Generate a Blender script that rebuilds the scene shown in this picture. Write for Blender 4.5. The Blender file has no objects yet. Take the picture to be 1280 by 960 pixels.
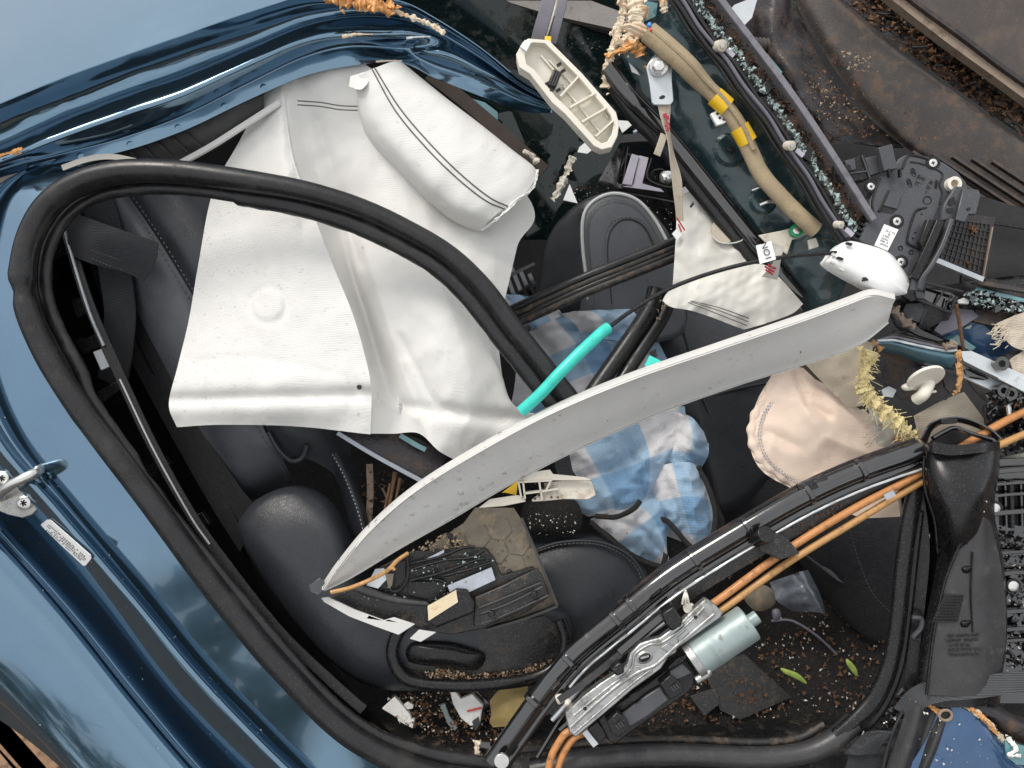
import bpy, bmesh, math, random
from mathutils import Vector, Matrix, noise
from mathutils.geometry import tessellate_polygon
R = math.radians
rnd = random.Random(7)
scene = bpy.context.scene
COL = scene.collection

# ------------------------------------------------------------------ camera, sky, sun, exposure
PITCH = R(50)                      # the photographer stands over the car and looks down into it
DIST = 1.0                         # metres to the door opening
EX = Vector((1, 0, 0))
EN = Vector((0, -math.cos(PITCH), math.sin(PITCH)))     # from the door opening to the camera
EU = Vector((0, math.sin(PITCH), math.cos(PITCH)))
ORIGIN = Vector((0, 0, 0.9))
cam_d = bpy.data.cameras.new('camera')
cam = bpy.data.objects.new('camera', cam_d)
COL.objects.link(cam)
cam_d.sensor_width = 36
cam_d.lens = 36 / 1.28
cam_d.clip_start = 0.02
cam_d.clip_end = 2000
cam.matrix_world = Matrix.Translation(ORIGIN + EN * DIST) @ Matrix((EX, EU, EN)).transposed().to_4x4()
scene.camera = cam

SUN_EL, SUN_AZ = R(60), R(300)     # azimuth clockwise from +Y
sun_dir = Vector((math.sin(SUN_AZ) * math.cos(SUN_EL), math.cos(SUN_AZ) * math.cos(SUN_EL), math.sin(SUN_EL)))
world = bpy.data.worlds.new('World')
scene.world = world
world.use_nodes = True
nt = world.node_tree
nt.nodes.clear()
sky = nt.nodes.new('ShaderNodeTexSky')
sky.sky_type = 'NISHITA'
sky.sun_disc = False
sky.sun_elevation = SUN_EL
sky.sun_rotation = SUN_AZ
sky.dust_density = 2.0
wc = nt.nodes.new('ShaderNodeTexCoord')
wm = nt.nodes.new('ShaderNodeMapping')
wm.inputs['Scale'].default_value = (1, 1, 2.2)
wn = nt.nodes.new('ShaderNodeTexNoise')
wn.inputs['Scale'].default_value = 1.6
wn.inputs['Detail'].default_value = 5
wr = nt.nodes.new('ShaderNodeValToRGB')
wr.color_ramp.elements[0].position = 0.33
wr.color_ramp.elements[0].color = (0.62, 0.62, 0.62, 1)
wr.color_ramp.elements[1].position = 0.6
wr.color_ramp.elements[1].color = (0.9, 0.9, 0.9, 1)
wx = nt.nodes.new('ShaderNodeMixRGB')
wx.inputs[2].default_value = (7.2, 7.15, 7.05, 1)       # broken bright cloud
bg = nt.nodes.new('ShaderNodeBackground')
bg.inputs['Strength'].default_value = 0.12
wo = nt.nodes.new('ShaderNodeOutputWorld')
L = nt.links.new
L(wc.outputs['Generated'], wm.inputs['Vector'])
L(wm.outputs['Vector'], wn.inputs['Vector'])
L(wn.outputs['Fac'], wr.inputs['Fac'])
L(wr.outputs['Color'], wx.inputs[0])
L(sky.outputs['Color'], wx.inputs[1])
L(wx.outputs['Color'], bg.inputs['Color'])
L(bg.outputs['Background'], wo.inputs['Surface'])
sun_d = bpy.data.lights.new('sun', 'SUN')
sun_d.energy = 1.6
sun_d.angle = R(22)
sun_d.color = (1.0, 0.95, 0.88)
sun = bpy.data.objects.new('sun', sun_d)
COL.objects.link(sun)
sun.rotation_euler = sun_dir.to_track_quat('Z', 'Y').to_euler()
scene.view_settings.view_transform = 'Standard'
scene.view_settings.look = 'None'
scene.view_settings.gamma = 1
scene.view_settings.exposure = 0.58
scene.render.engine = 'CYCLES'
scene.cycles.max_bounces = 6
scene.cycles.use_denoising = True

# ------------------------------------------------------------------ helpers: space
def W(p):
    """(x, y, w): x, y where the thing lies in front of the lens, w its height in mm above the door opening."""
    x, y = p[0], p[1]
    w = p[2] if len(p) > 2 else 0.0
    s = (1000.0 - w) / 1000.0
    return ORIGIN + EX * ((x - 640) * s / 1000) + EU * ((480 - y) * s / 1000) + EN * (w / 1000)

def S(w):
    return (1000.0 - w) / 1.0e6        # metres per unit at that height

def fbm(x, y, z=0.0, o=3):
    a, s, f = 0.0, 1.0, 1.0
    for i in range(o):
        a += s * noise.noise(Vector((x * f, y * f, z + 7.3 * i)))
        s *= 0.5
        f *= 2.0
    return a

def cr(pts, t):
    """Catmull-Rom through a list of tuples, t in 0..len-1"""
    n = len(pts)
    if n == 1:
        return Vector(pts[0])
    i = min(int(t), n - 2)
    f = t - i
    p1, p2 = Vector(pts[i]), Vector(pts[i + 1])
    p0 = Vector(pts[i - 1]) if i > 0 else p1 * 2 - p2
    p3 = Vector(pts[i + 2]) if i + 2 < n else p2 * 2 - p1
    return 0.5 * ((2 * p1) + (p2 - p0) * f + (2 * p0 - 5 * p1 + 4 * p2 - p3) * f * f + (3 * p1 - p0 - 3 * p2 + p3) * f * f * f)

def v3(p, w=0.0):
    return (p[0], p[1], p[2] if len(p) > 2 else w)

def resample(pts, n, w=0.0):
    pts = [v3(p, w) for p in pts]
    m = (len(pts) - 1) * 12
    d = [cr(pts, i / 12) for i in range(m + 1)]
    L_ = [0.0]
    for i in range(m):
        L_.append(L_[-1] + (d[i + 1] - d[i]).length)
    out, j = [], 0
    for k in range(n):
        t = L_[-1] * k / (n - 1)
        while j < m - 1 and L_[j + 1] < t:
            j += 1
        f = (t - L_[j]) / max(1e-9, L_[j + 1] - L_[j])
        out.append(d[j].lerp(d[j + 1], min(1, f)))
    return out

def smooth_closed(poly, n):
    poly = [v3(p) for p in poly]
    k = len(poly)
    out = []
    for i in range(n):
        t = i * k / n
        a = int(t)
        f = t - a
        p0, p1, p2, p3 = (Vector(poly[(a + j) % k]) for j in (-1, 0, 1, 2))
        out.append(0.5 * ((2 * p1) + (p2 - p0) * f + (2 * p0 - 5 * p1 + 4 * p2 - p3) * f * f + (3 * p1 - p0 - 3 * p2 + p3) * f * f * f))
    return out

# ------------------------------------------------------------------ helpers: objects
LOC = {}
def thing(name, label, cat, at, group=None):
    o = bpy.data.objects.new(name, None)
    COL.objects.link(o)
    o.empty_display_size = 0.02
    o.location = W(at)
    LOC[o] = W(at)
    o['label'] = label
    o['category'] = cat
    if group:
        o['group'] = group
    return o

def tag(o, label, cat, group=None):
    o['label'] = label
    o['category'] = cat
    if group:
        o['group'] = group
    return o

class MB:
    """collects shapes in world space, links them as one mesh object"""
    def __init__(s):
        s.v, s.f, s.uv = [], [], {}
    def add(s, v, f, uv=None):
        b = len(s.v)
        s.v += [Vector(x) for x in v]
        s.f += [tuple(i + b for i in q) for q in f]
        if uv:
            for i, u in enumerate(uv):
                s.uv[b + i] = u
        return s

    def prism(s, poly, w=0.0, depth=5.0, slope=(0, 0), smooth=0, back_scale=1.0):
        """flat plate whose front face is the polygon, tilted by slope (mm per unit), depth thick"""
        P = smooth_closed(poly, smooth) if smooth else [Vector(v3(p, None) if len(p) > 2 else (p[0], p[1], 0)) for p in poly]
        has_w = len(poly[0]) > 2
        cx = sum(p[0] for p in P) / len(P)
        cy = sum(p[1] for p in P) / len(P)
        fr = []
        for p in P:
            ww = (p[2] if has_w else 0) + w + slope[0] * (p[0] - cx) + slope[1] * (p[1] - cy)
            fr.append(W((p[0], p[1], ww)))
        n = len(fr)
        nm = Vector()
        for i in range(n):
            a, b = fr[i], fr[(i + 1) % n]
            nm += Vector(((a.y - b.y) * (a.z + b.z), (a.z - b.z) * (a.x + b.x), (a.x - b.x) * (a.y + b.y)))
        nm.normalize()
        if nm.dot(EN) < 0:
            nm = -nm
            fr.reverse()
        c = sum(fr, Vector()) / n
        bk = [c + (p - c) * back_scale - nm * (depth / 1000) for p in fr]
        tri = tessellate_polygon([fr])
        f = []
        for t in tri:
            a, b, d = t
            nn = (fr[b] - fr[a]).cross(fr[d] - fr[a])
            if nn.dot(nm) < 0:
                a, d = d, a
            f.append((a, b, d))
            f.append((d + n, b + n, a + n))
        for i in range(n):
            j = (i + 1) % n
            f.append((j, i, i + n, j + n))
        return s.add(fr + bk, f)

    def ngon(s, poly, w=0.0, depth=5.0, slope=(0, 0), smooth=0, back_scale=1.0):
        """same as prism for convex outlines, with clean n-gon faces so that edges can be bevelled"""
        m = MB()
        m.prism(poly, w, depth, slope, smooth, back_scale)
        n = len(m.v) // 2
        fr = m.v[:n]
        f = [tuple(range(n)), tuple(range(2 * n - 1, n - 1, -1))]
        for i in range(n):
            j = (i + 1) % n
            f.append((j, i, i + n, j + n))
        return s.add(m.v, f)

    def box(s, x, y, w, lx, ly, lz, ang=0.0, tilt=(0.0, 0.0)):
        """box whose front face centre is at (x, y, w); lx, ly as seen, lz mm deep; ang degrees anticlockwise"""
        k = S(w)
        a = R(ang)
        ax = EX * math.cos(a) + EU * math.sin(a)
        ay = -EX * math.sin(a) + EU * math.cos(a)
        q = Matrix.Rotation(R(tilt[0]), 3, ax) @ Matrix.Rotation(R(tilt[1]), 3, ay)
        ax, ay = q @ ax, q @ ay
        az = ax.cross(ay)
        c = W((x, y, w))
        v = []
        for dz in (0, -lz / 1000):
            for sx, sy in ((-1, -1), (1, -1), (1, 1), (-1, 1)):
                v.append(c + ax * (sx * lx * k / 2) + ay * (sy * ly * k / 2) + az * dz)
        return s.add(v, [(0, 1, 2, 3), (7, 6, 5, 4), (0, 4, 5, 1), (1, 5, 6, 2), (2, 6, 7, 3), (3, 7, 4, 0)])

    def sweep(s, path, prof, n=40, w=0.0, scale=None, roll=None, cap=True, noise_amp=0.0, noise_f=0.03):
        """profile of (side, up) pairs carried along a path; up is towards the viewer's side of the car"""
        P = resample(path, n, w)
        pw = [W(p) for p in P]
        m = len(prof)
        v = []
        for i in range(n):
            t = (pw[min(i + 1, n - 1)] - pw[max(i - 1, 0)]).normalized()
            sd = t.cross(EN)
            if sd.length < 1e-4:
                sd = EX.copy()
            sd.normalize()
            up = sd.cross(t)
            u = i / (n - 1)
            sc = S(P[i][2])
            if scale:
                sc *= scale(u) if callable(scale) else scale
            if roll:
                a = R(roll(u) if callable(roll) else roll)
                sd, up = sd * math.cos(a) + up * math.sin(a), up * math.cos(a) - sd * math.sin(a)
            for j, (a, b) in enumerate(prof):
                q = pw[i] + sd * (a * sc) + up * (b * sc)
                if noise_amp:
                    q += (sd * fbm(P[i][0] * noise_f, P[i][1] * noise_f, j * 1.7, 2) + up * fbm(P[i][0] * noise_f, P[i][1] * noise_f, 31 + j * 1.7, 2)) * noise_amp * sc
                v.append(q)
        f = []
        for i in range(n - 1):
            for j in range(m):
                a, b = i * m + j, i * m + (j + 1) % m
                f.append((a, a + m, b + m, b))
        if cap:
            f.append(tuple(range(m)))
            f.append(tuple(reversed(range((n - 1) * m, n * m))))
        return s.add(v, f)

    def tube(s, path, r, n=40, seg=10, w=0.0, flat=1.0, scale=None, **k):
        prof = [(r * math.cos(-2 * math.pi * j / seg), r * flat * math.sin(-2 * math.pi * j / seg)) for j in range(seg)]
        return s.sweep(path, prof, n, w, scale, **k)

    def ribbon(s, path, width, thick=2.0, n=30, w=0.0, **k):
        h, t = width / 2, thick / 2
        prof = [(-h, t), (h, t), (h, -t), (-h, -t)]
        return s.sweep(path, prof, n, w, **k)

    def cyl(s, x, y, w, r, depth, seg=16, r2=None, tilt=(0.0, 0.0), dome=0.0, inner=0.0):
        """disc or post facing the viewer: top face at (x, y, w)"""
        k = S(w)
        q = Matrix.Rotation(R(tilt[0]), 3, EX) @ Matrix.Rotation(R(tilt[1]), 3, EU)
        ax, ay, az = q @ EX, q @ EU, q @ EN
        c = W((x, y, w))
        r2 = r if r2 is None else r2
        rings = [(r2, -depth), (r, 0)]
        if dome:
            rings += [(r * 0.8, dome * 0.5), (r * 0.4, dome * 0.9)]
        if inner:
            rings += [(inner, 0), (inner, -depth * 0.6)]
        v, f = [], []
        for rr, d in rings:
            for j in range(seg):
                a = 2 * math.pi * j / seg
                v.append(c + (ax * math.cos(a) + ay * math.sin(a)) * (rr * k) + az * (d / 1000))
        for i in range(len(rings) - 1):
            for j in range(seg):
                a, b = i * seg + j, i * seg + (j + 1) % seg
                f.append((a, b, b + seg, a + seg))
        f.append(tuple(reversed(range(seg))))
        f.append(tuple(range((len(rings) - 1) * seg, len(rings) * seg)))
        return s.add(v, f)

    def rod(s, p0, p1, r, seg=14, r2=None):
        a, b = W(p0), W(p1)
        t = (b - a).normalized()
        sd = t.cross(EN).normalized()
        up = sd.cross(t)
        k = S(p0[2] if len(p0) > 2 else 0)
        r2 = r if r2 is None else r2
        v = []
        for c, rr in ((a, r), (b, r2)):
            for j in range(seg):
                g = 2 * math.pi * j / seg
                v.append(c + (sd * math.cos(g) + up * math.sin(g)) * (rr * k))
        f = [(j, (j + 1) % seg, (j + 1) % seg + seg, j + seg) for j in range(seg)]
        f += [tuple(reversed(range(seg))), tuple(range(seg, 2 * seg))]
        return s.add(v, f)

    def loft(s, curves, nu=40, nv=6, disp=None, linear=False, thick=0.0, uvs=(1, 1)):
        g = Loft(curves, nu, nv, disp, linear)
        return s.grid(g.P, thick, uvs)

    def grid(s, P, thick=0.0, uvs=(1, 1)):
        """P[row][col] of (x, y, w)"""
        a, b = len(P), len(P[0])
        v = [W(p) for row in P for p in row]
        f = []
        for i in range(a - 1):
            for j in range(b - 1):
                f.append((i * b + j, (i + 1) * b + j, (i + 1) * b + j + 1, i * b + j + 1))
        c = a // 2 * b + b // 2
        # face the viewer
        q = f[len(f) // 2]
        nm = (v[q[1]] - v[q[0]]).cross(v[q[3]] - v[q[0]])
        if nm.dot(EN) < 0:
            f = [tuple(reversed(q)) for q in f]
        uv = [(uvs[0] * i / (a - 1), uvs[1] * j / (b - 1)) for i in range(a) for j in range(b)]
        if thick:
            n = len(v)
            vn = [Vector() for _ in v]
            for q in f:
                m = (v[q[1]] - v[q[0]]).cross(v[q[2]] - v[q[0]])
                for i in q:
                    vn[i] += m
            v += [p - (vn[i].normalized() if vn[i].length > 0 else EN) * (thick / 1000) for i, p in enumerate(v)]
            f += [tuple(i + n for i in reversed(q)) for q in f]
            rim = [j for j in range(b)] + [i * b + b - 1 for i in range(1, a)] + [(a - 1) * b + j for j in range(b - 2, -1, -1)] + [i * b for i in range(a - 2, 0, -1)]
            for i in range(len(rim)):
                p, q = rim[i], rim[(i + 1) % len(rim)]
                f.append((q, p, p + n, q + n))
            uv = uv + uv
        return s.add(v, f, uv)

    def pillow(s, poly, w=0.0, bulge=20.0, rings=7, n=48, power=2.2, slope=(0, 0), disp=None, back=4.0, centre=None, smooth=True):
        """cushion: outline, crown height, closed behind"""
        P = smooth_closed(poly, n) if smooth else [Vector(v3(p)) for p in poly]
        n = len(P)
        has_w = len(poly[0]) > 2
        cx = sum(p[0] for p in P) / n
        cy = sum(p[1] for p in P) / n
        mw = sum(p[2] for p in P) / n
        if centre:
            cx, cy = centre
        def wz(x, y, t, pw):
            h = bulge * (1 - t ** power)
            q = w + pw + slope[0] * (x - cx) + slope[1] * (y - cy) + h
            if disp:
                q += disp(x, y, t)
            return q
        v = [W((cx, cy, wz(cx, cy, 0, mw if has_w else 0)))]
        for k in range(1, rings + 1):
            t = (k / rings) ** 0.75
            for p in P:
                x, y = cx + (p[0] - cx) * t, cy + (p[1] - cy) * t
                pw = (mw + (p[2] - mw) * t) if has_w else 0
                v.append(W((x, y, wz(x, y, t, pw))))
        f = [(0, 1 + (j + 1) % n, 1 + j) for j in range(n)]
        for k in range(rings - 1):
            for j in range(n):
                a, b = 1 + k * n + j, 1 + k * n + (j + 1) % n
                f.append((a, b, b + n, a + n))
        base = 1 + (rings - 1) * n
        m = len(v)
        v += [p - EN * (back / 1000) for p in v[base:base + n]]
        for j in range(n):
            a, b = base + j, base + (j + 1) % n
            f.append((a, b, m + (j + 1) % n, m + j))
        f.append(tuple(m + j for j in range(n)))
        # orientation
        q = f[0]
        if (v[q[1]] - v[q[0]]).cross(v[q[2]] - v[q[0]]).dot(EN) < 0:
            f = [tuple(reversed(q)) for q in f]
        uv = [((p - ORIGIN).dot(EX) * 10, (p - ORIGIN).dot(EU) * 10) for p in v]
        return s.add(v, f, uv)

    def crumbs(s, spots, smin, smax, seed=1, flat=0.5):
        """loose little broken bits; spots = world points"""
        r = random.Random(seed)
        for c in spots:
            d = (smin + (smax * 1.25 - smin) * r.random() ** 2.2) / 1000
            q = Matrix.Rotation(r.uniform(0, 6.28), 3, Vector((r.uniform(-1, 1), r.uniform(-1, 1), r.uniform(-1, 1)) ).normalized())
            e = [Vector((r.uniform(.6, 1.2), 0, 0)), Vector((-.6, r.uniform(.5, 1), 0)), Vector((-.5, -r.uniform(.5, 1), .1)), Vector((0, .1, r.uniform(.5, 1) * flat * 2))]
            v = [c + (q @ (x * d)) for x in e]
            s.add(v, [(0, 2, 1), (0, 1, 3), (1, 2, 3), (2, 0, 3)])
        return s

    def build(s, name, mat, parent=None, bevel=0.0, seg=2, smooth=True, sub=0, kind=None, angle=40):
        me = bpy.data.meshes.new(name)
        off = LOC[parent] if parent else (sum(s.v, Vector()) / max(1, len(s.v)))
        me.from_pydata([p - off for p in s.v], [], s.f)
        if s.uv:
            ul = me.uv_layers.new(name='UVMap')
            for l in me.loops:
                ul.data[l.index].uv = s.uv.get(l.vertex_index, (0, 0))
        me.validate()
        if smooth:
            me.polygons.foreach_set('use_smooth', [True] * len(me.polygons))
            try:
                me.set_sharp_from_angle(angle=R(angle))
            except Exception:
                pass
        me.materials.append(mat)
        o = bpy.data.objects.new(name, me)
        COL.objects.link(o)
        if parent:
            o.parent = parent
            LOC[o] = off
        else:
            o.location = off
            LOC[o] = off
        if bevel:
            b = o.modifiers.new('bevel', 'BEVEL')
            b.width = bevel / 1000
            b.segments = seg
            b.limit_method = 'ANGLE'
            b.angle_limit = R(35)
        if sub:
            b = o.modifiers.new('sub', 'SUBSURF')
            b.levels = b.render_levels = sub
        if kind:
            o['kind'] = kind
        return o

class Loft:
    def __init__(s, curves, nu=40, nv=6, disp=None, linear=False):
        C = [resample(c, nu) for c in curves]
        k = len(C)
        n = (k - 1) * nv + 1
        s.P = []
        for i in range(nu):
            col = [C[j][i] for j in range(k)]
            row = []
            for q in range(n):
                t = q / nv
                if linear:
                    a = min(int(t), k - 2)
                    p = col[a].lerp(col[a + 1], t - a)
                else:
                    p = cr(col, t)
                if disp:
                    p = p + Vector((0, 0, disp(p.x, p.y, i / (nu - 1), q / (n - 1))))
                row.append(p)
            s.P.append(row)
    def at(s, u, v, lift=0.0):
        a, b = len(s.P) - 1, len(s.P[0]) - 1
        x, y = max(0, min(a, u * a)), max(0, min(b, v * b))
        i, j = min(int(x), a - 1), min(int(y), b - 1)
        f, g = x - i, y - j
        p = s.P[i][j].lerp(s.P[i + 1][j], f).lerp(s.P[i][j + 1].lerp(s.P[i + 1][j + 1], f), g)
        return (p.x, p.y, p.z + lift)

def drops_on(ob, n, rmin, rmax, seed, mat, name='water_droplets', test=None, lift=0.25):
    """beads of rain sitting on a mesh's viewer-side faces"""
    r = random.Random(seed)
    me = ob.data
    off = LOC[ob]
    fs = [p for p in me.polygons if p.normal.dot(EN) > 0.25]
    if not fs:
        return None
    ar = [p.area for p in fs]
    m = MB()
    k = 0
    picks = r.choices(fs, ar, k=n * 3)
    for p in picks:
        if k >= n:
            break
        vs = [me.vertices[i].co for i in p.vertices]
        ws = [r.random() for _ in vs]
        t = sum(ws)
        c = sum((v * (q / t) for v, q in zip(vs, ws)), Vector()) + off
        if test:
            d = c - ORIGIN
            w = d.dot(EN) * 1000
            s_ = (1000 - w) / 1000
            if not test(d.dot(EX) * 1000 / s_ + 640, 480 - d.dot(EU) * 1000 / s_):
                continue
        k += 1
        nn = p.normal
        a = nn.orthogonal().normalized()
        b = nn.cross(a)
        rr = (rmin + (rmax - rmin) * r.random() ** 2.5) / 1000
        el = r.uniform(0.8, 1.35)
        g = r.uniform(0, 3.14)
        a, b = a * math.cos(g) + b * math.sin(g), b * math.cos(g) - a * math.sin(g)
        v = []
        for (q, h) in ((1.0, -0.05), (0.82, 0.38), (0.42, 0.62)):
            for j in range(7):
                th = 6.2832 * j / 7
                v.append(c + a * (rr * q * el * math.cos(th)) + b * (rr * q * math.sin(th)) + nn * (rr * h))
        v.append(c + nn * (rr * 0.7))
        f = []
        for i in range(2):
            for j in range(7):
                f.append((i * 7 + j, i * 7 + (j + 1) % 7, i * 7 + 7 + (j + 1) % 7, i * 7 + 7 + j))
        for j in range(7):
            f.append((14 + j, 14 + (j + 1) % 7, 21))
        m.add(v, f)
    if not m.v:
        return None
    return m.build(name, mat, ob if ob.parent is None or ob.parent.parent is None else ob.parent, kind='stuff', angle=180)

def surf_w(L_, x, y):
    best, w = 1e9, 0.0
    for row in L_.P:
        for p in row:
            d = (p.x - x) ** 2 + (p.y - y) ** 2
            if d < best:
                best, w = d, p.z
    return w

def crease(x, y, pts, amp, wd):
    best = 1e9
    for (x0, y0), (x1, y1) in zip(pts, pts[1:]):
        dx, dy = x1 - x0, y1 - y0
        t = max(0.0, min(1.0, ((x - x0) * dx + (y - y0) * dy) / (dx * dx + dy * dy)))
        best = min(best, math.hypot(x - x0 - dx * t, y - y0 - dy * t))
    return amp * max(0.0, 1 - best / wd) ** 1.4

def in_poly(x, y, P):
    c = False
    j = len(P) - 1
    for i in range(len(P)):
        if (P[i][1] > y) != (P[j][1] > y) and x < (P[j][0] - P[i][0]) * (y - P[i][1]) / (P[j][1] - P[i][1]) + P[i][0]:
            c = not c
        j = i
    return c

def scatter(poly, n, wf, seed):
    r = random.Random(seed)
    xs, ys = [p[0] for p in poly], [p[1] for p in poly]
    out = []
    while len(out) < n:
        x, y = r.uniform(min(xs), max(xs)), r.uniform(min(ys), max(ys))
        if in_poly(x, y, poly):
            out.append(W((x, y, wf(x, y) if callable(wf) else wf)))
    return out

def stitches(path, mat, parent, step=4.0, length=2.6, r=0.7, name='stitching', n=120):
    """a row of thread stitches lying on a surface"""
    P = resample(path, n)
    m = MB()
    acc, last = 0.0, P[0]
    for i in range(1, n):
        d = (P[i] - P[i - 1]).length
        acc += d
        if acc >= step:
            acc = 0
            t = (P[i] - P[i - 1]).normalized() * (length / 2)
            m.rod(tuple(P[i] - t), tuple(P[i] + t), r, 5)
    return m.build(name, mat, parent, kind='stuff')

def marks(quad, rows, cols, mat, parent, w=0.0, seed=3, fill=0.75, stroke=0.28, name='lettering', slope=(0, 0)):
    """small printed or moulded characters: too small to read in the photograph; quad = corners TL, TR, BR, BL"""
    r = random.Random(seed)
    m = MB()
    q = [Vector((p[0], p[1])) for p in quad]
    cx = sum(p.x for p in q) / 4
    cy = sum(p.y for p in q) / 4
    def at(u, v):
        a = q[0].lerp(q[1], u)
        b = q[3].lerp(q[2], u)
        p = a.lerp(b, v)
        return (p.x, p.y, w + slope[0] * (p.x - cx) + slope[1] * (p.y - cy))
    for i in range(rows):
        c0, c1 = r.uniform(0.0, 0.12), r.uniform(0.7, 1.0)
        for j in range(cols):
            u = (j + 0.2) / cols
            if u < c0 or u > c1 or r.random() > fill:
                continue
            v0, v1 = (i + 0.2) / rows, (i + 0.75) / rows
            du = 0.55 / cols
            pts = [(u, v0), (u + du, v0), (u + du, v1), (u, v1), (u, (v0 + v1) / 2), (u + du, (v0 + v1) / 2)]
            for a, b in r.sample([(0, 1), (1, 2), (2, 3), (3, 0), (4, 5)], 3):
                m.rod(at(*pts[a]), at(*pts[b]), stroke, 4)
    return m.build(name, mat, parent, kind='stuff')

def text(s, x, y, w, size, ang, mat, parent, name='lettering', depth=0.15):
    cu = bpy.data.curves.new('t', 'FONT')
    cu.body = s
    cu.size = size
    cu.align_x = 'CENTER'
    cu.align_y = 'CENTER'
    cu.extrude = depth
    to = bpy.data.objects.new('t', cu)
    me = bpy.data.meshes.new_from_object(to)
    m = MB()
    a = R(ang)
    ax = EX * math.cos(a) + EU * math.sin(a)
    ay = -EX * math.sin(a) + EU * math.cos(a)
    c = W((x, y, w))
    k = S(w)
    m.add([c + ax * (v.co.x * k) + ay * (v.co.y * k) + EN * (v.co.z / 1000) for v in me.vertices], [tuple(p.vertices) for p in me.polygons])
    bpy.data.objects.remove(to)
    bpy.data.meshes.remove(me)
    return m.build(name, mat, parent, smooth=False)

# ------------------------------------------------------------------ materials
def mat(name, col, rough=0.5, metal=0.0, coat=0.0, bump=0.0, bscale=400.0, var=0.12, vscale=30.0, dirt=None, damt=0.4, dscale=60.0,
        dust=None, sheen=0.0, trans=0.0, spec=0.5, rvar=0.1, pattern=None, sss=0.0, coat_rough=0.03):
    m = bpy.data.materials.new(name)
    m.use_nodes = True
    t = m.node_tree
    b = t.nodes['Principled BSDF']
    N = t.nodes.new
    lk = t.links.new
    tc = N('ShaderNodeTexCoord')
    co = tc.outputs['Object']
    def nz(scale, detail=4, rough_=0.6):
        n = N('ShaderNodeTexNoise')
        n.inputs['Scale'].default_value = scale
        n.inputs['Detail'].default_value = detail
        n.inputs['Roughness'].default_value = rough_
        lk(co, n.inputs['Vector'])
        return n.outputs['Fac']
    def ramp(src, a, c0, bb, c1):
        r = N('ShaderNodeValToRGB')
        r.color_ramp.elements[0].position = a
        r.color_ramp.elements[0].color = (*c0, 1) if len(c0) == 3 else c0
        r.color_ramp.elements[1].position = bb
        r.color_ramp.elements[1].color = (*c1, 1) if len(c1) == 3 else c1
        lk(src, r.inputs['Fac'])
        return r.outputs['Color']
    def mix(f, a, c):
        x = N('ShaderNodeMixRGB')
        lk(f, x.inputs[0])
        lk(a, x.inputs[1])
        if isinstance(c, tuple):
            x.inputs[2].default_value = (*c, 1)
        else:
            lk(c, x.inputs[2])
        return x.outputs[0]
    lo = tuple(c * (1 - var) for c in col)
    hi = tuple(min(1, c * (1 + var)) for c in col)
    base = ramp(nz(vscale), 0.3, lo, 0.7, hi)
    if pattern:
        base = pattern(t, tc, base, mix, ramp, nz)
    if dust:
        base = mix(ramp(nz(900, 2), 0.645, (0, 0, 0), 0.70, (0.75,) * 3), base, dust)
    if dirt:
        f1 = ramp(nz(dscale, 8, 0.7), 0.62 - damt * 0.35, (0, 0, 0), 0.78 - damt * 0.25, (1,) * 3)
        base = mix(f1, base, dirt)
    lk(base, b.inputs['Base Color'])
    rr = ramp(nz(vscale * 2.3), 0.3, (max(0.02, rough - rvar),) * 3, 0.7, (min(1, rough + rvar),) * 3)
    if dirt:
        rr = mix(f1, rr, (0.85, 0.85, 0.85))
    lk(rr, b.inputs['Roughness'])
    b.inputs['Metallic'].default_value = metal
    b.inputs['Coat Weight'].default_value = coat
    b.inputs['Coat Roughness'].default_value = coat_rough
    b.inputs['Specular IOR Level'].default_value = spec
    b.inputs['Sheen Weight'].default_value = sheen
    if sss:
        b.inputs['Subsurface Weight'].default_value = sss
        b.inputs['Subsurface Radius'].default_value = (0.01, 0.01, 0.01)
        b.inputs['Subsurface Scale'].default_value = 0.5
    if trans:
        b.inputs['Transmission Weight'].default_value = trans
    if bump:
        bp = N('ShaderNodeBump')
        bp.inputs['Strength'].default_value = bump
        bp.inputs['Distance'].default_value = 0.0015
        h = nz(bscale, 3)
        lk(h, bp.inputs['Height'])
        lk(bp.outputs['Normal'], b.inputs['Normal'])
    return m

def leather(name, col, rough=0.42):
    m = mat(name, col, rough, bump=0, var=0.15, vscale=25, dust=(0.09, 0.09, 0.09), spec=0.42)
    t = m.node_tree
    b = t.nodes['Principled BSDF']
    v = t.nodes.new('ShaderNodeTexVoronoi')
    v.feature = 'DISTANCE_TO_EDGE'
    v.inputs['Scale'].default_value = 650
    c = [n for n in t.nodes if n.type == 'TEX_COORD'][0]
    t.links.new(c.outputs['Object'], v.inputs['Vector'])
    bp = t.nodes.new('ShaderNodeBump')
    bp.inputs['Strength'].default_value = 0.35
    bp.inputs['Distance'].default_value = 0.001
    t.links.new(v.outputs['Distance'], bp.inputs['Height'])
    t.links.new(bp.outputs['Normal'], b.inputs['Normal'])
    return m

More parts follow.
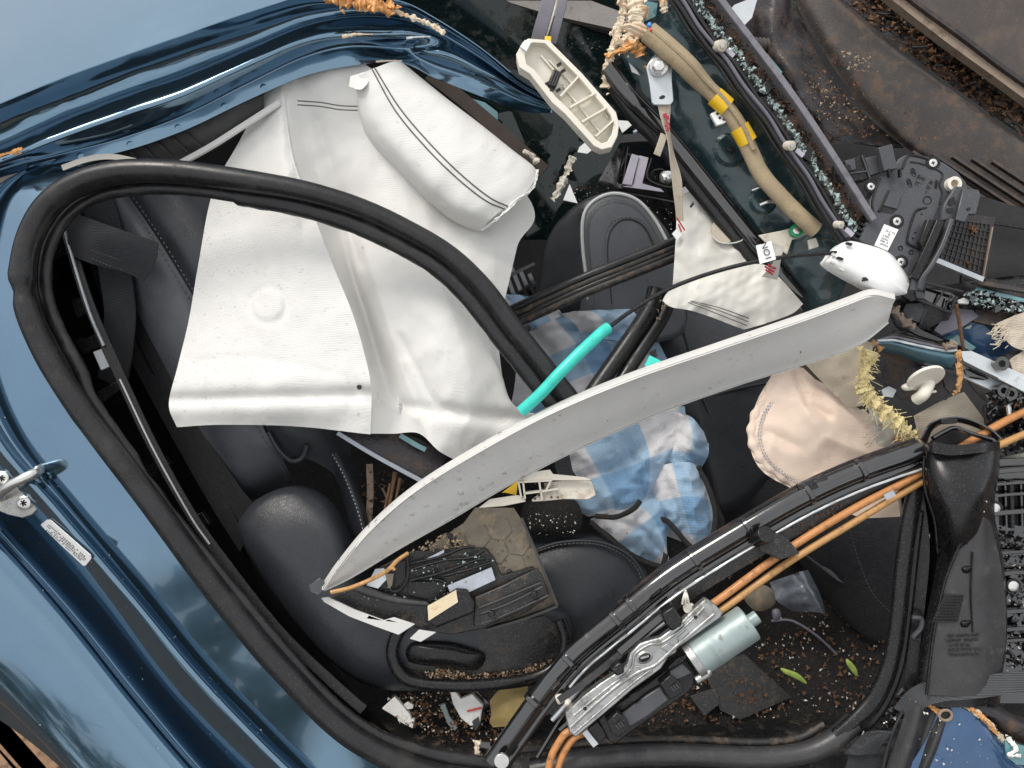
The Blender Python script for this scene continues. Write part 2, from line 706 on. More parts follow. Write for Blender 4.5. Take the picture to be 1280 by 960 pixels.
def weave(name, col, scale=900, rough=0.85, strength=0.5, **k):
    m = mat(name, col, rough, **k)
    t = m.node_tree
    b = t.nodes['Principled BSDF']
    c = [n for n in t.nodes if n.type == 'TEX_COORD'][0]
    hs = []
    for d in ('X', 'Z'):
        w = t.nodes.new('ShaderNodeTexWave')
        w.bands_direction = d
        w.inputs['Scale'].default_value = scale / 6.28
        w.inputs['Distortion'].default_value = 1.2
        w.inputs['Detail'].default_value = 1
        t.links.new(c.outputs['Object'], w.inputs['Vector'])
        hs.append(w.outputs['Fac'])
    a = t.nodes.new('ShaderNodeMath')
    a.operation = 'ADD'
    t.links.new(hs[0], a.inputs[0])
    t.links.new(hs[1], a.inputs[1])
    bp = t.nodes.new('ShaderNodeBump')
    bp.inputs['Strength'].default_value = strength
    bp.inputs['Distance'].default_value = 0.001
    t.links.new(a.outputs[0], bp.inputs['Height'])
    t.links.new(bp.outputs['Normal'], b.inputs['Normal'])
    return m

def gingham(t, tc, base, mix, ramp, nz):
    """two dyed stripe sets crossing: white, pale blue, blue"""
    N, lk = t.nodes.new, t.links.new
    sp = N('ShaderNodeSeparateXYZ')
    lk(tc.outputs['UV'], sp.inputs[0])
    def stripe(o):
        a = N('ShaderNodeMath'); a.operation = 'FRACT'
        lk(o, a.inputs[0])
        return ramp(a.outputs[0], 0.485, (0, 0, 0), 0.515, (1, 1, 1))
    sx, sy = stripe(sp.outputs['X']), stripe(sp.outputs['Y'])
    a = N('ShaderNodeMath'); a.operation = 'ADD'
    lk(sx, a.inputs[0]); lk(sy, a.inputs[1])
    h = N('ShaderNodeMath'); h.operation = 'MULTIPLY'
    h.inputs[1].default_value = 0.5
    lk(a.outputs[0], h.inputs[0])
    r = N('ShaderNodeValToRGB')
    e = r.color_ramp.elements
    e[0].position = 0.0
    e[0].color = (0.60, 0.59, 0.60, 1)
    e[1].position = 1.0
    e[1].color = (0.125, 0.28, 0.47, 1)
    k = e.new(0.5)
    k.color = (0.27, 0.42, 0.57, 1)
    lk(h.outputs[0], r.inputs['Fac'])
    f = ramp(nz(700, 2), 0.4, (0, 0, 0), 0.75, (0.35,) * 3)
    return mix(f, r.outputs[0], (0.55, 0.6, 0.66))

BROWN = (0.16, 0.085, 0.045)
SAND = (0.3, 0.24, 0.17)
M = {}
M['paint'] = mat('blue_car_paint', (0.12, 0.21, 0.295), 0.11, metal=0.93, coat=1.0, var=0.05, vscale=6, dust=(0.2, 0.3, 0.38), spec=0.5, rvar=0.03)
M['paint_in'] = mat('dark_green_inner_paint', (0.022, 0.05, 0.058), 0.24, metal=0.3, coat=0.6, dirt=(0.10, 0.09, 0.07), damt=0.25)
M['paint_blue'] = mat('deep_blue_broken_paint', (0.03, 0.085, 0.19), 0.3, metal=0.6, coat=1.0)
M['rubber'] = mat('wet_black_rubber', (0.0125, 0.0128, 0.014), 0.33, bump=0.06, bscale=500, dust=(0.14, 0.13, 0.12), var=0.35, spec=0.4, dirt=(0.035, 0.033, 0.03), damt=0.22, dscale=25)
M['rubber_grey'] = mat('worn_grey_rubber', (0.032, 0.032, 0.034), 0.42, bump=0.06, bscale=500, dust=(0.14, 0.13, 0.12), var=0.25, dirt=(0.09, 0.08, 0.07), damt=0.15)
M['rubber_dirty'] = mat('muddy_black_rubber', (0.02, 0.02, 0.02), 0.5, bump=0.2, bscale=300, dirt=(0.14, 0.095, 0.06), damt=0.36, dscale=90)
M['black'] = mat('black_plastic', (0.0075, 0.0075, 0.0085), 0.27, bump=0.05, bscale=800, dust=(0.2, 0.19, 0.18), var=0.3, spec=0.38)
M['black_gloss'] = mat('wet_gloss_black', (0.008, 0.008, 0.009), 0.1, bump=0.04, bscale=60, spec=1.0, coat=0.6, dirt=(0.06, 0.04, 0.026), damt=0.04, var=0.3)
M['black_dirty'] = mat('dirty_black_plastic', (0.009, 0.009, 0.0095), 0.36, bump=0.25, bscale=400, dirt=(0.09, 0.065, 0.045), damt=0.26, dust=(0.35, 0.33, 0.3))
M['grey_plastic'] = mat('dark_grey_plastic', (0.055, 0.057, 0.064), 0.34, bump=0.05, bscale=900, var=0.1, dust=(0.25, 0.24, 0.22))
M['leather'] = leather('black_leather', (0.026, 0.028, 0.033), 0.35)
M['leather_grey'] = leather('charcoal_leather', (0.074, 0.079, 0.088), 0.34)
M['fabric_black'] = weave('black_fabric', (0.016, 0.016, 0.019), 1500, 0.8, 0.6, dust=(0.22, 0.22, 0.22))
M['belt'] = weave('black_webbing', (0.030, 0.032, 0.037), 1300, 0.7, 0.8, dust=(0.1, 0.1, 0.1))
M['belt_grey'] = weave('grey_webbing', (0.075, 0.078, 0.084), 1300, 0.7, 0.8)
M['carpet'] = mat('dark_carpet', (0.006, 0.0055, 0.0055), 0.95, bump=1.0, bscale=350, dirt=(0.016, 0.009, 0.006), damt=0.22, dscale=30, dust=(0.24, 0.2, 0.16), var=0.4)
M['dark'] = mat('dark_interior_trim', (0.009, 0.009, 0.010), 0.6, bump=0.2, bscale=200, dust=(0.06, 0.055, 0.05), var=0.4)
M['airbag'] = weave('white_airbag_nylon', (0.72, 0.712, 0.685), 1500, 0.62, 0.3, var=0.03, vscale=14, dirt=(0.60, 0.585, 0.54), damt=0.08, dscale=20)
M['airbag2'] = weave('ivory_airbag_nylon', (0.55, 0.53, 0.47), 1800, 0.6, 0.22, var=0.05, vscale=14)
M['peach'] = weave('peach_airbag_nylon', (0.80, 0.645, 0.53), 1600, 0.75, 0.3, var=0.05, dirt=(0.6, 0.40, 0.28), damt=0.12, dscale=14)
M['cream'] = weave('cream_lining', (0.56, 0.49, 0.39), 1200, 0.85, 0.4, var=0.08, dirt=(0.35, 0.27, 0.18), damt=0.15)
M['grey_trim'] = mat('grey_trim_plastic', (0.58, 0.575, 0.555), 0.4, bump=0.05, bscale=1400, var=0.03, dust=(0.34, 0.32, 0.3), dirt=(0.3, 0.26, 0.21), damt=0.02)
M['ivory'] = mat('ivory_plastic', (0.72, 0.68, 0.59), 0.4, bump=0.05, var=0.04, dirt=(0.4, 0.33, 0.24), damt=0.08)
M['ivory_dirty'] = mat('dirty_ivory_plastic', (0.58, 0.54, 0.46), 0.45, bump=0.05, var=0.06, dirt=(0.33, 0.25, 0.17), damt=0.25, dscale=45)
M['white'] = mat('white_plastic', (0.78, 0.79, 0.78), 0.3, var=0.03, sss=0.0, dust=(0.55, 0.54, 0.5))
M['white_foam'] = mat('broken_white_foam', (0.74, 0.74, 0.72), 0.8, bump=0.4, bscale=300, dirt=(0.3, 0.22, 0.15), damt=0.15)
M['clear'] = mat('milky_sheet', (0.60, 0.59, 0.54), 0.5, var=0.04, bump=0.1, bscale=90)
M['teal'] = mat('teal_tube', (0.04, 0.56, 0.47), 0.35, var=0.12, vscale=90, dirt=(0.03, 0.3, 0.26), damt=0.12)
M['yellow'] = mat('yellow_tape', (0.80, 0.50, 0.015), 0.38, var=0.08)
M['foam_beige'] = mat('beige_foam_sleeve', (0.36, 0.285, 0.18), 0.85, bump=0.4, bscale=350, var=0.15, dirt=(0.22, 0.17, 0.10), damt=0.2)
M['foam_yellow'] = mat('yellow_foam', (0.62, 0.52, 0.27), 0.9, bump=0.5, bscale=200, var=0.2)
M['sponge'] = mat('old_yellow_sponge', (0.34, 0.25, 0.10), 0.85, bump=0.3, bscale=250, dirt=(0.2, 0.14, 0.06), damt=0.2)
M['orange'] = mat('orange_wire', (0.50, 0.22, 0.075), 0.4, dirt=(0.17, 0.085, 0.04), damt=0.32, dscale=120, var=0.12)
M['tan_wire'] = mat('tan_wire', (0.46, 0.25, 0.09), 0.45, dirt=(0.18, 0.10, 0.055), damt=0.3, dscale=120)
M['rust'] = mat('orange_torn_sealer', (0.62, 0.31, 0.11), 0.85, bump=1.0, bscale=250, dirt=(0.25, 0.11, 0.05), damt=0.3, dscale=150, var=0.3)
M['cream_torn'] = mat('torn_cream_sealer', (0.66, 0.56, 0.42), 0.8, bump=0.8, bscale=200, dirt=(0.5, 0.22, 0.06), damt=0.3, dscale=60, var=0.15)
M['alu'] = mat('cast_aluminium', (0.40, 0.405, 0.40), 0.4, metal=0.85, bump=0.5, bscale=160, var=0.25, dirt=(0.17, 0.155, 0.135), damt=0.28, dscale=40)
M['steel'] = mat('zinc_steel', (0.62, 0.62, 0.60), 0.3, metal=0.9, var=0.12, bump=0.05, dirt=(0.2, 0.17, 0.13), damt=0.12)
M['screw'] = mat('screw_steel', (0.7, 0.7, 0.68), 0.32, metal=0.9, var=0.1)
M['steel_light'] = mat('light_galvanised_sheet', (0.56, 0.59, 0.61), 0.42, metal=0.5, var=0.08, dirt=(0.25, 0.22, 0.2), damt=0.12)
M['motor'] = mat('grey_green_motor_can', (0.29, 0.355, 0.35), 0.42, metal=0.25, var=0.1, dust=(0.3, 0.32, 0.3), dirt=(0.16, 0.14, 0.11), damt=0.1)
M['mud_panel'] = mat('muddy_grey_panel', (0.036, 0.031, 0.029), 0.46, bump=0.35, bscale=260, dirt=(0.115, 0.072, 0.045), damt=0.34, dscale=38, dust=(0.22, 0.14, 0.09), var=0.2)
M['mud_dark'] = mat('mud_smeared_dark_plastic', (0.02, 0.018, 0.021), 0.36, bump=0.6, bscale=200, dirt=(0.10, 0.06, 0.038), damt=0.34, dscale=34, dust=(0.22, 0.13, 0.08), var=0.3)
M['mud_black'] = mat('wet_black_debris', (0.012, 0.010, 0.009), 0.22, bump=1.0, bscale=110, dirt=(0.09, 0.045, 0.025), damt=0.35, dscale=45, var=0.4)
M['slab'] = mat('brown_grey_slab', (0.08, 0.067, 0.061), 0.42, bump=0.25, bscale=120, dirt=(0.17, 0.12, 0.09), damt=0.35, dscale=22, dust=(0.27, 0.2, 0.16), var=0.15)
M['tan_edge'] = mat('sandy_edge', (0.26, 0.20, 0.15), 0.7, bump=0.4, bscale=160, dirt=(0.1, 0.07, 0.05), damt=0.3)
M['tray'] = mat('sandy_grey_tray', (0.15, 0.13, 0.10), 0.75, bump=0.3, bscale=300, dirt=(0.26, 0.2, 0.13), damt=0.35, dscale=40, dust=(0.06, 0.05, 0.04), var=0.2)
M['glass_dark'] = mat('dark_tinted_glass', (0.006, 0.013, 0.012), 0.05, dirt=(0.03, 0.026, 0.017), damt=0.22, dscale=30, dust=(0.15, 0.17, 0.14), rvar=0.02)
M['glass_crumb'] = mat('crushed_glass', (0.33, 0.42, 0.41), 0.1, var=0.5, vscale=300, rvar=0.05)
M['glass_teal'] = mat('tinted_glass_shard', (0.08, 0.2, 0.22), 0.06, coat=1.0, var=0.3)
M['lilac'] = mat('pale_lilac_plastic', (0.40, 0.38, 0.44), 0.4, var=0.05)
M['purple'] = mat('dark_purple_grey_strap', (0.13, 0.125, 0.15), 0.42, bump=0.1, var=0.1, dust=(0.25, 0.24, 0.25))
M['lilac_grey'] = mat('lilac_grey_edge', (0.17, 0.165, 0.185), 0.3, var=0.3, vscale=60, dirt=(0.1, 0.09, 0.08), damt=0.2)
M['brown'] = mat('brown_strap', (0.05, 0.035, 0.026), 0.6, bump=0.2, var=0.2)
M['grass'] = mat('fresh_green_leaf', (0.32, 0.42, 0.08), 0.5, var=0.2, vscale=80)
M['thread'] = mat('grey_thread', (0.10, 0.10, 0.095), 0.8, var=0.05)
M['thread_white'] = mat('white_thread', (0.5, 0.5, 0.5), 0.8, var=0.05)
M['piping'] = mat('pale_piping', (0.45, 0.46, 0.45), 0.55, var=0.08)
M['ink'] = mat('black_print', (0.02, 0.02, 0.02), 0.6)
M['ink_red'] = mat('red_print', (0.45, 0.03, 0.05), 0.6)
M['paper'] = mat('white_paper_label', (0.78, 0.78, 0.77), 0.55, var=0.03)
M['paper_cream'] = mat('cream_paper_label', (0.62, 0.52, 0.35), 0.6, var=0.1, dirt=(0.4, 0.27, 0.14), damt=0.12)
M['foil'] = mat('grey_blue_label', (0.36, 0.39, 0.44), 0.5, var=0.12, vscale=60)
M['green_wire'] = mat('green_wire', (0.02, 0.32, 0.13), 0.4)
M['blue_wire'] = mat('blue_wire', (0.08, 0.28, 0.75), 0.4)
M['red_wire'] = mat('red_wire', (0.65, 0.06, 0.04), 0.4)
M['towel'] = mat('blue_white_checked_cotton', (0.6, 0.6, 0.6), 0.9, bump=0.0, sheen=0.3, pattern=gingham, dirt=(0.42, 0.38, 0.35), damt=0.06)
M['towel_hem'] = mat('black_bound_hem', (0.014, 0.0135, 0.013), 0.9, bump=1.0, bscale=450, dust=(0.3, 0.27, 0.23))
M['ground'] = mat('brown_wet_soil', (0.06, 0.041, 0.028), 0.85, bump=1.0, bscale=40, dirt=(0.045, 0.032, 0.022), damt=0.5, dscale=5, var=0.3)
M['leaves'] = mat('dark_tree_leaves', (0.035, 0.06, 0.025), 0.6, var=0.4, vscale=2)
M['tan_disc'] = mat('tan_translucent_disc', (0.50, 0.44, 0.35), 0.4, var=0.05)
M['sheen'] = mat('dark_clear_plastic', (0.10, 0.11, 0.13), 0.2, spec=0.8, var=0.3, vscale=60)
M['gravel_grey'] = mat('gritty_grey_plastic', (0.22, 0.205, 0.19), 0.6, bump=0.4, bscale=300, dirt=(0.12, 0.1, 0.08), damt=0.2)
M['timber'] = mat('old_brown_timber', (0.24, 0.14, 0.075), 0.8, bump=0.8, bscale=120, dirt=(0.05, 0.032, 0.02), damt=0.4, dscale=40, var=0.3)
M['crumb_tan'] = mat('tan_grit', (0.36, 0.27, 0.18), 0.9, var=0.3, vscale=200)
M['crumb_brown'] = mat('brown_bark_bits', (0.13, 0.065, 0.03), 0.9, var=0.4, vscale=200)
M['crumb_white'] = mat('pale_grit', (0.6, 0.57, 0.52), 0.8, var=0.2, vscale=200)
M['copper'] = M['orange']
w_ = bpy.data.materials.new('rain_water')
w_.use_nodes = True
t_ = w_.node_tree
t_.nodes.clear()
f_ = t_.nodes.new('ShaderNodeFresnel')
f_.inputs['IOR'].default_value = 1.33
g_ = t_.nodes.new('ShaderNodeBsdfGlossy')
g_.inputs['Roughness'].default_value = 0.03
h_ = t_.nodes.new('ShaderNodeBsdfTransparent')
h_.inputs['Color'].default_value = (1, 1, 1, 1)
x_ = t_.nodes.new('ShaderNodeMixShader')
o_ = t_.nodes.new('ShaderNodeOutputMaterial')
t_.links.new(f_.outputs[0], x_.inputs[0])
t_.links.new(h_.outputs[0], x_.inputs[1])
t_.links.new(g_.outputs[0], x_.inputs[2])
t_.links.new(x_.outputs[0], o_.inputs[0])
M['water'] = w_

def towel_weave():
    m = M['towel']
    t = m.node_tree
    b = t.nodes['Principled BSDF']
    c = [n for n in t.nodes if n.type == 'TEX_COORD'][0]
    hs = []
    for d in ('X', 'Y'):
        w = t.nodes.new('ShaderNodeTexWave')
        w.bands_direction = d
        w.inputs['Scale'].default_value = 15
        w.inputs['Distortion'].default_value = 1.0
        t.links.new(c.outputs['UV'], w.inputs['Vector'])
        hs.append(w.outputs['Fac'])
    a = t.nodes.new('ShaderNodeMath'); a.operation = 'MULTIPLY'
    t.links.new(hs[0], a.inputs[0]); t.links.new(hs[1], a.inputs[1])
    bp = t.nodes.new('ShaderNodeBump')
    bp.inputs['Strength'].default_value = 0.55
    bp.inputs['Distance'].default_value = 0.0015
    t.links.new(a.outputs[0], bp.inputs['Height'])
    t.links.new(bp.outputs['Normal'], b.inputs['Normal'])
towel_weave()
# ================================================================== SETTING
g = MB()
Z0 = -0.05
NG = 60
def gz(x, y):
    d = math.hypot(x, y)
    return Z0 + (0.012 * fbm(x * 9, y * 9) if d < 3 else 0)
rr_ = [0.0, .15, .3, .45, .6, .75, .9, 1.05, 1.2, 1.4, 1.6, 1.9, 2.3, 3, 5, 9, 20, 60, 300]
gv, gf = [Vector((0, 0, gz(0, 0)))], []
for i, q in enumerate(rr_[1:]):
    for j in range(NG):
        a = 6.28318 * j / NG
        gv.append(Vector((q * math.cos(a), q * math.sin(a), gz(q * math.cos(a), q * math.sin(a)))))
for j in range(NG):
    gf.append((0, 1 + j, 1 + (j + 1) % NG))
for i in range(len(rr_) - 2):
    for j in range(NG):
        a, b = 1 + i * NG + j, 1 + i * NG + (j + 1) % NG
        gf.append((a, a + NG, b + NG, b))
g.add(gv, gf)
go = g.build('ground', M['ground'], smooth=True)
go['kind'] = 'structure'

# the wood round the yard, seen only as it mirrors in the wet paint and glass
tr_ = random.Random(5)
tm = MB()
for i in range(5200):
    an = tr_.uniform(0, 6.2832)
    rad = 13 + 2.5 * tr_.random() + 1.5 * math.sin(an * 5)
    top_ = (1.6 if math.cos(an) > -0.1 else 3.4) + 1.6 * math.sin(an * 7) + 1.2 * math.sin(an * 17 + 1)
    z = tr_.random() ** 0.8 * top_
    c = Vector((rad * math.sin(an), rad * math.cos(an), z + Z0))
    q = Matrix.Rotation(tr_.uniform(0, 6.28), 3, Vector((tr_.uniform(-1, 1), tr_.uniform(-1, 1), tr_.uniform(-1, 1))).normalized())
    h = tr_.uniform(.25, .55)
    tm.add([c + q @ Vector((-h, 0, 0)), c + q @ Vector((0, -h * .7, .1)), c + q @ Vector((h, 0, 0)), c + q @ Vector((0, h * .7, -.1))], [(0, 1, 2, 3)])
tw0 = tm.build('surrounding_wood', M['leaves'], smooth=False)
tw0['kind'] = 'stuff'

# ================================================================== CAR BODY
car = thing('wrecked_car', 'dark blue car body with cut roof and open door frame', 'car', (300, 900, -50))

def seg_(pts):
    return pts
# --- roof skin: horizontal, runs away from the viewer behind its edge
edge = [(-170, 200, 28), (0, 130, 28), (70, 101, 28), (150, 72, 26), (230, 44, 22), (310, 16, 16), (380, -6, 8), (450, -22, 0)]
rows = [[(x + dx, y - dv, w - dv * 0.84 + 9 * math.sin(min(1.0, dv / 160) * 3.14)) for x, y, w in edge] for dx, dv in ((0, 0), (-4, 20), (-10, 60), (-24, 130), (-50, 240), (-90, 380))]
MB().loft(rows[::-1], 40, 6).build('roof_panel', M['paint'], car, angle=80)
# --- roof side rail, its creases and the bent cut end
top = [(-170, 200, 28), (0, 130, 28), (70, 101, 28), (150, 72, 26), (230, 44, 22), (310, 16, 16), (380, -4, 8), (440, -4, 4), (500, 2, 0), (545, 24, -6), (600, 60, -14), (650, 100, -24), (690, 124, -34)]
def off_rows(dys, dw):
    out = []
    for (x, y, w), d in zip(top, dys):
        out.append((x, y + d, w + dw))
    return out
rail = [
    off_rows([0] * 13, 0),
    off_rows([8, 8, 8, 8, 8, 9, 9, 8, 6, 4, 3, 3, 1], -14),
    off_rows([24, 24, 22, 20, 20, 20, 17, 10, 8, 8, 6, 5, 2], -32),
    off_rows([40, 38, 35, 33, 33, 30, 24, 15, 13, 11, 9, 6, 3], -40),
    off_rows([47, 48, 46, 44, 45, 40, 33, 22, 19, 16, 12, 8, 5], -42),
    off_rows([51, 54, 53, 52, 53, 46, 38, 27, 23, 19, 14, 9, 6], -37),
    off_rows([62, 70, 71, 71, 72, 63, 54, 45, 42, 34, 24, 14, 8], -29),
    off_rows([66, 76, 78, 79, 80, 71, 61, 52, 50, 44, 31, 17, 10], -34),
    off_rows([68, 80, 88, 93, 92, 81, 69, 57, 56, 52, 36, 21, 11], -48),
    off_rows([70, 82, 92, 100, 99, 87, 74, 60, 61, 57, 40, 24, 12], -58),
    off_rows([72, 84, 95, 104, 103, 92, 80, 68, 66, 64, 46, 29, 14], -59),
    off_rows([80, 92, 103, 118, 119, 109, 99, 86, 76, 74, 60, 38, 17], -58),
]
def dent(x, y, u, v):
    d = ((x - 512) / 42) ** 2 + ((y - 56) / 10) ** 2
    e = ((x - 610) / 34) ** 2 + ((y - 96) / 13) ** 2
    return -22 * math.exp(-d * 1.5) + 9 * math.exp(-e) + 2.5 * fbm(x * 0.012, y * 0.012, 3)
railL = Loft(rail, 110, 4, dent)
MB().grid(railL.P, 1.2).build('roof_rail', M['paint'], car, angle=80)
# spot weld dimples on the flange
m = MB()
for u in (0.1, 0.17, 0.24, 0.31, 0.38, 0.45, 0.52, 0.58):
    p = railL.at(u, 0.965, 0.2)
    m.cyl(p[0], p[1], p[2], 4.5, 0.6, 14, dome=0.8)
m.build('weld_dimple', M['paint'], car, kind='stuff')
# torn sealer along the cut
def torn(path, width, matn, name, seed, parent, amp=0.6, n=60):
    m = MB()
    prof = [(width / 2 * math.cos(-2 * math.pi * j / 11), width * 0.32 * math.sin(-2 * math.pi * j / 11)) for j in range(11)]
    m.sweep(path, prof, n * 2, scale=lambda u: max(.25, .85 + .75 * noise.noise(Vector((u * n * .22, seed * 3.1, 0))) + .35 * noise.noise(Vector((u * n * .7, seed * 5.1, 2)))), noise_amp=width * amp * .5, noise_f=0.09)
    r = random.Random(seed)
    P = resample(path, 30)
    for i in range(int(n * .6)):
        p = P[r.randrange(30)]
        c = W((p[0] + r.gauss(0, width * .3), p[1] + r.gauss(0, width * .3), p[2] + width * .15))
        m.crumbs([c], width * .08, width * .34, r.randrange(9999), .5)
    return m.build(name, M[matn], parent, angle=50)
torn([(405, -4, 10), (440, 2, 12), (470, 8, 12), (492, 12, 8)], 17, 'rust', 'torn_sealer', 1, car)
torn([(488, 12, 6), (515, 22, 2), (540, 32, -2), (556, 42, -4)], 6, 'cream_torn', 'torn_sealer', 2, car)
torn([(-6, 196, 6), (8, 192, 8), (28, 186, 8)], 6, 'rust', 'torn_sealer', 4, car, n=24)
torn([(428, 46, -2), (445, 43, 0), (466, 43, -2)], 4, 'cream_torn', 'paint_chip', 5, car, 0.3, 20)
torn([(508, 48, -8), (524, 46, -8), (538, 46, -9)], 3, 'steel_light', 'paint_chip', 6, car, 0.3, 16)
torn([(470, 77, -38), (486, 76, -38), (502, 76, -40)], 3, 'cream_torn', 'paint_chip', 6, car, 0.3, 16)

# --- rear quarter panel with the door frame flange
q = [
    [(134, 196, -44), (84, 218, -22), (46, 256, -10), (26, 304, -6), (22, 350, -4), (42, 428, -2), (88, 522, 0), (165, 606, 0), (242, 708, 0), (324, 806, 0), (400, 884, 0), (474, 940, -2), (560, 975, -4)],
    [(118, 187, -57), (60, 204, -33), (14, 240, -21), (-14, 300, -17), (-20, 350, -15), (-6, 440, -13), (30, 540, -13), (92, 628, -13), (180, 735, -13), (258, 830, -13), (336, 912, -13), (416, 990, -13), (470, 1050, -13)],
    [(112, 188, -56), (50, 205, -33), (2, 240, -22), (-26, 300, -19), (-36, 350, -17), (-28, 450, -16), (8, 545, -16), (84, 636, -16), (172, 740, -16), (250, 834, -16), (328, 917, -16), (408, 994, -16), (460, 1056, -16)],
    [(108, 190, -44), (42, 207, -20), (-8, 240, -8), (-36, 300, 2), (-48, 350, 4), (-42, 455, 5), (-4, 550, 6), (74, 644, 6), (163, 748, 6), (240, 842, 5), (318, 924, 5), (396, 1002, 5), (446, 1066, 5)],
    [(100, 196, -44), (30, 214, -24), (-22, 246, -28), (-52, 300, -26), (-66, 350, -24), (-66, 465, -24), (-26, 570, -24), (52, 662, -24), (136, 766, -24), (212, 864, -24), (290, 946, -24), (370, 1024, -24), (424, 1090, -24)],
    [(94, 204, -60), (20, 226, -46), (-36, 256, -66), (-80, 300, -66), (-96, 350, -66), (-96, 490, -66), (-50, 600, -66), (16, 672, -66), (98, 764, -66), (176, 862, -66), (250, 950, -66), (330, 1036, -66), (390, 1110, -66)],
    [(92, 206, -60), (16, 230, -46), (-40, 260, -66), (-86, 300, -66), (-104, 350, -66), (-104, 496, -66), (-58, 606, -66), (6, 676, -66), (88, 768, -66), (166, 866, -66), (240, 954, -66), (320, 1040, -66), (380, 1114, -66)],
    [(88, 208, -58), (10, 234, -44), (-48, 264, -34), (-96, 300, -26), (-114, 350, -26), (-114, 502, -26), (-66, 612, -26), (0, 684, -26), (80, 774, -26), (158, 872, -25), (232, 960, -24), (312, 1046, -23), (372, 1120, -23)],
    [(80, 214, -58), (-10, 244, -42), (-70, 274, -30), (-130, 310, -22), (-150, 370, -20), (-150, 520, -20), (-100, 640, -20), (-40, 720, -20), (40, 800, -20), (116, 896, -19), (190, 984, -18), (270, 1070, -18), (330, 1140, -18)],
    [(60, 230, -70), (-40, 264, -56), (-110, 300, -27), (-180, 340, -32), (-200, 400, -27), (-200, 580, -27), (-150, 700, -27), (-90, 790, -27), (-10, 848, -27), (60, 930, -27), (130, 1012, -27), (200, 1096, -27), (250, 1160, -27)],
    [(50, 240, -90), (-60, 280, -76), (-140, 320, -64), (-220, 380, -60), (-240, 440, -58), (-240, 620, -58), (-190, 740, -58), (-120, 808, -58), (-30, 842, -58), (45, 882, -58), (95, 922, -58), (150, 966, -58), (190, 1010, -58)],
    [(48, 242, -96), (-64, 284, -84), (-144, 324, -72), (-226, 384, -70), (-246, 446, -76), (-246, 626, -76), (-196, 748, -76), (-126, 818, -76), (-34, 853, -76), (42, 892, -76), (90, 932, -76), (146, 976, -76), (186, 1020, -76)],
    [(46, 244, -120), (-70, 290, -120), (-150, 330, -120), (-236, 394, -120), (-256, 460, -120), (-256, 650, -120), (-206, 770, -104), (-140, 838, -108), (-50, 872, -108), (4, 903, -108), (46, 934, -108), (88, 970, -108), (132, 1014, -108)],
]
quarL = Loft(q, 90, 5)
qp_ = MB().grid(quarL.P).build('quarter_panel', M['paint'], car, angle=80)
drops_on(qp_, 170, 0.3, 1.1, 41, M['water'], test=lambda x, y: x > -5 and y > 200)
MB().crumbs([W(tuple(quarL.at(.25 + .6 * rnd.random(), rnd.random() * .75, 0.4))) for i in range(150)], .3, 1.0, 42, .5).build('dust_specks', M['crumb_white'], car, kind='stuff', smooth=False)

# --- striker with its plate and screws, and the paper label on the jamb
SW = surf_w(quarL, 20, 620) + 12
st = MB().ngon([(-18, 600), (-6, 592), (12, 588), (30, 590), (44, 600), (51, 622), (50, 634), (40, 644), (28, 648), (10, 644), (-14, 634)], SW + 1, 7, (0.25, -0.22)).build('striker_plate', M['steel'], car, bevel=1.5)
MB().tube([(2, 622, SW - 14), (0, 618, SW + 16), (8, 610, SW + 26), (26, 600, SW + 30), (40, 593, SW + 26), (48, 588, SW + 16), (50, 587, SW - 8)], 6.5, 40, 12, flat=1.0).build('striker_loop', M['steel'], st)
for x, y in ((29, 629), (2, 598)):
    s_ = MB().cyl(x, y, SW + 6 + .25 * (x - 20) - .22 * (y - 620), 9, 6, 20, dome=2.5).build('screw', M['screw'], st)
    m = MB()
    for a in range(3):
        m.box(x, y, SW + 8.8 + .25 * (x - 20) - .22 * (y - 620), 8, 1.8, 0.8, a * 60 + 20)
    m.build('star_recess', M['dark'], st)
LW = surf_w(quarL, 81, 678)
lw = [surf_w(quarL, x, y) for x, y in ((105, 705), (52, 659), (59, 653), (112, 699))]
lsx = ((lw[2] + lw[3]) - (lw[1] + lw[0])) / 2 / 9.2 * .76
lsy = -lsx * .86
lb = MB().ngon([(58, 650), (63, 650), (113, 694), (114, 698), (107, 707), (102, 707), (49, 662), (48, 658)], LW + 1.6, 0.8, (lsx, lsy)).build('paper_label', M['paper'], car)
lb['label'] = 'narrow white printed label on the blue door jamb'
marks([(105, 705), (52, 659), (59, 653), (112, 699)], 4, 24, M['ink'], lb, LW + 1.9, 5, 0.8, 0.24, slope=(lsx, lsy))

# --- sill below the opening, cabin floor, far side and firewall
MB().loft([[(430, 985, -8), (640, 1000, -8), (900, 990, -8), (1080, 960, -8), (1300, 960, -8)],
           [(440, 950, -30), (640, 972, -26), (900, 962, -26), (1060, 935, -26), (1300, 935, -26)],
           [(440, 925, -60), (640, 940, -52), (900, 932, -52), (1040, 915, -52), (1300, 915, -52)],
           [(430, 900, -110), (640, 912, -100), (900, 905, -100), (1040, 890, -100), (1300, 890, -100)]], 50, 4, lambda x, y, u, v: 2 * fbm(x * .02, y * .02)).build('sill', M['black_dirty'], car)
floorL = Loft([[(250, 1000, -130), (700, 1000, -120), (1320, 1000, -120)],
           [(250, 880, -190), (700, 880, -180), (1320, 880, -180)],
           [(250, 740, -330), (700, 740, -320), (1320, 740, -320)],
           [(200, 520, -560), (700, 520, -560), (1340, 520, -560)]], 90, 14, lambda x, y, u, v: 5 * fbm(x * .03, y * .03))
MB().grid(floorL.P).build('floor_carpet', M['carpet'], car)
FLC = [(p.y, p.z) for p in floorL.P[50]]
def floor_w(x, y):
    return min(FLC, key=lambda q: abs(q[0] - y))[1]
def rough_far(x, y, u, v):
    return 14 * fbm(x * .012, y * .012)
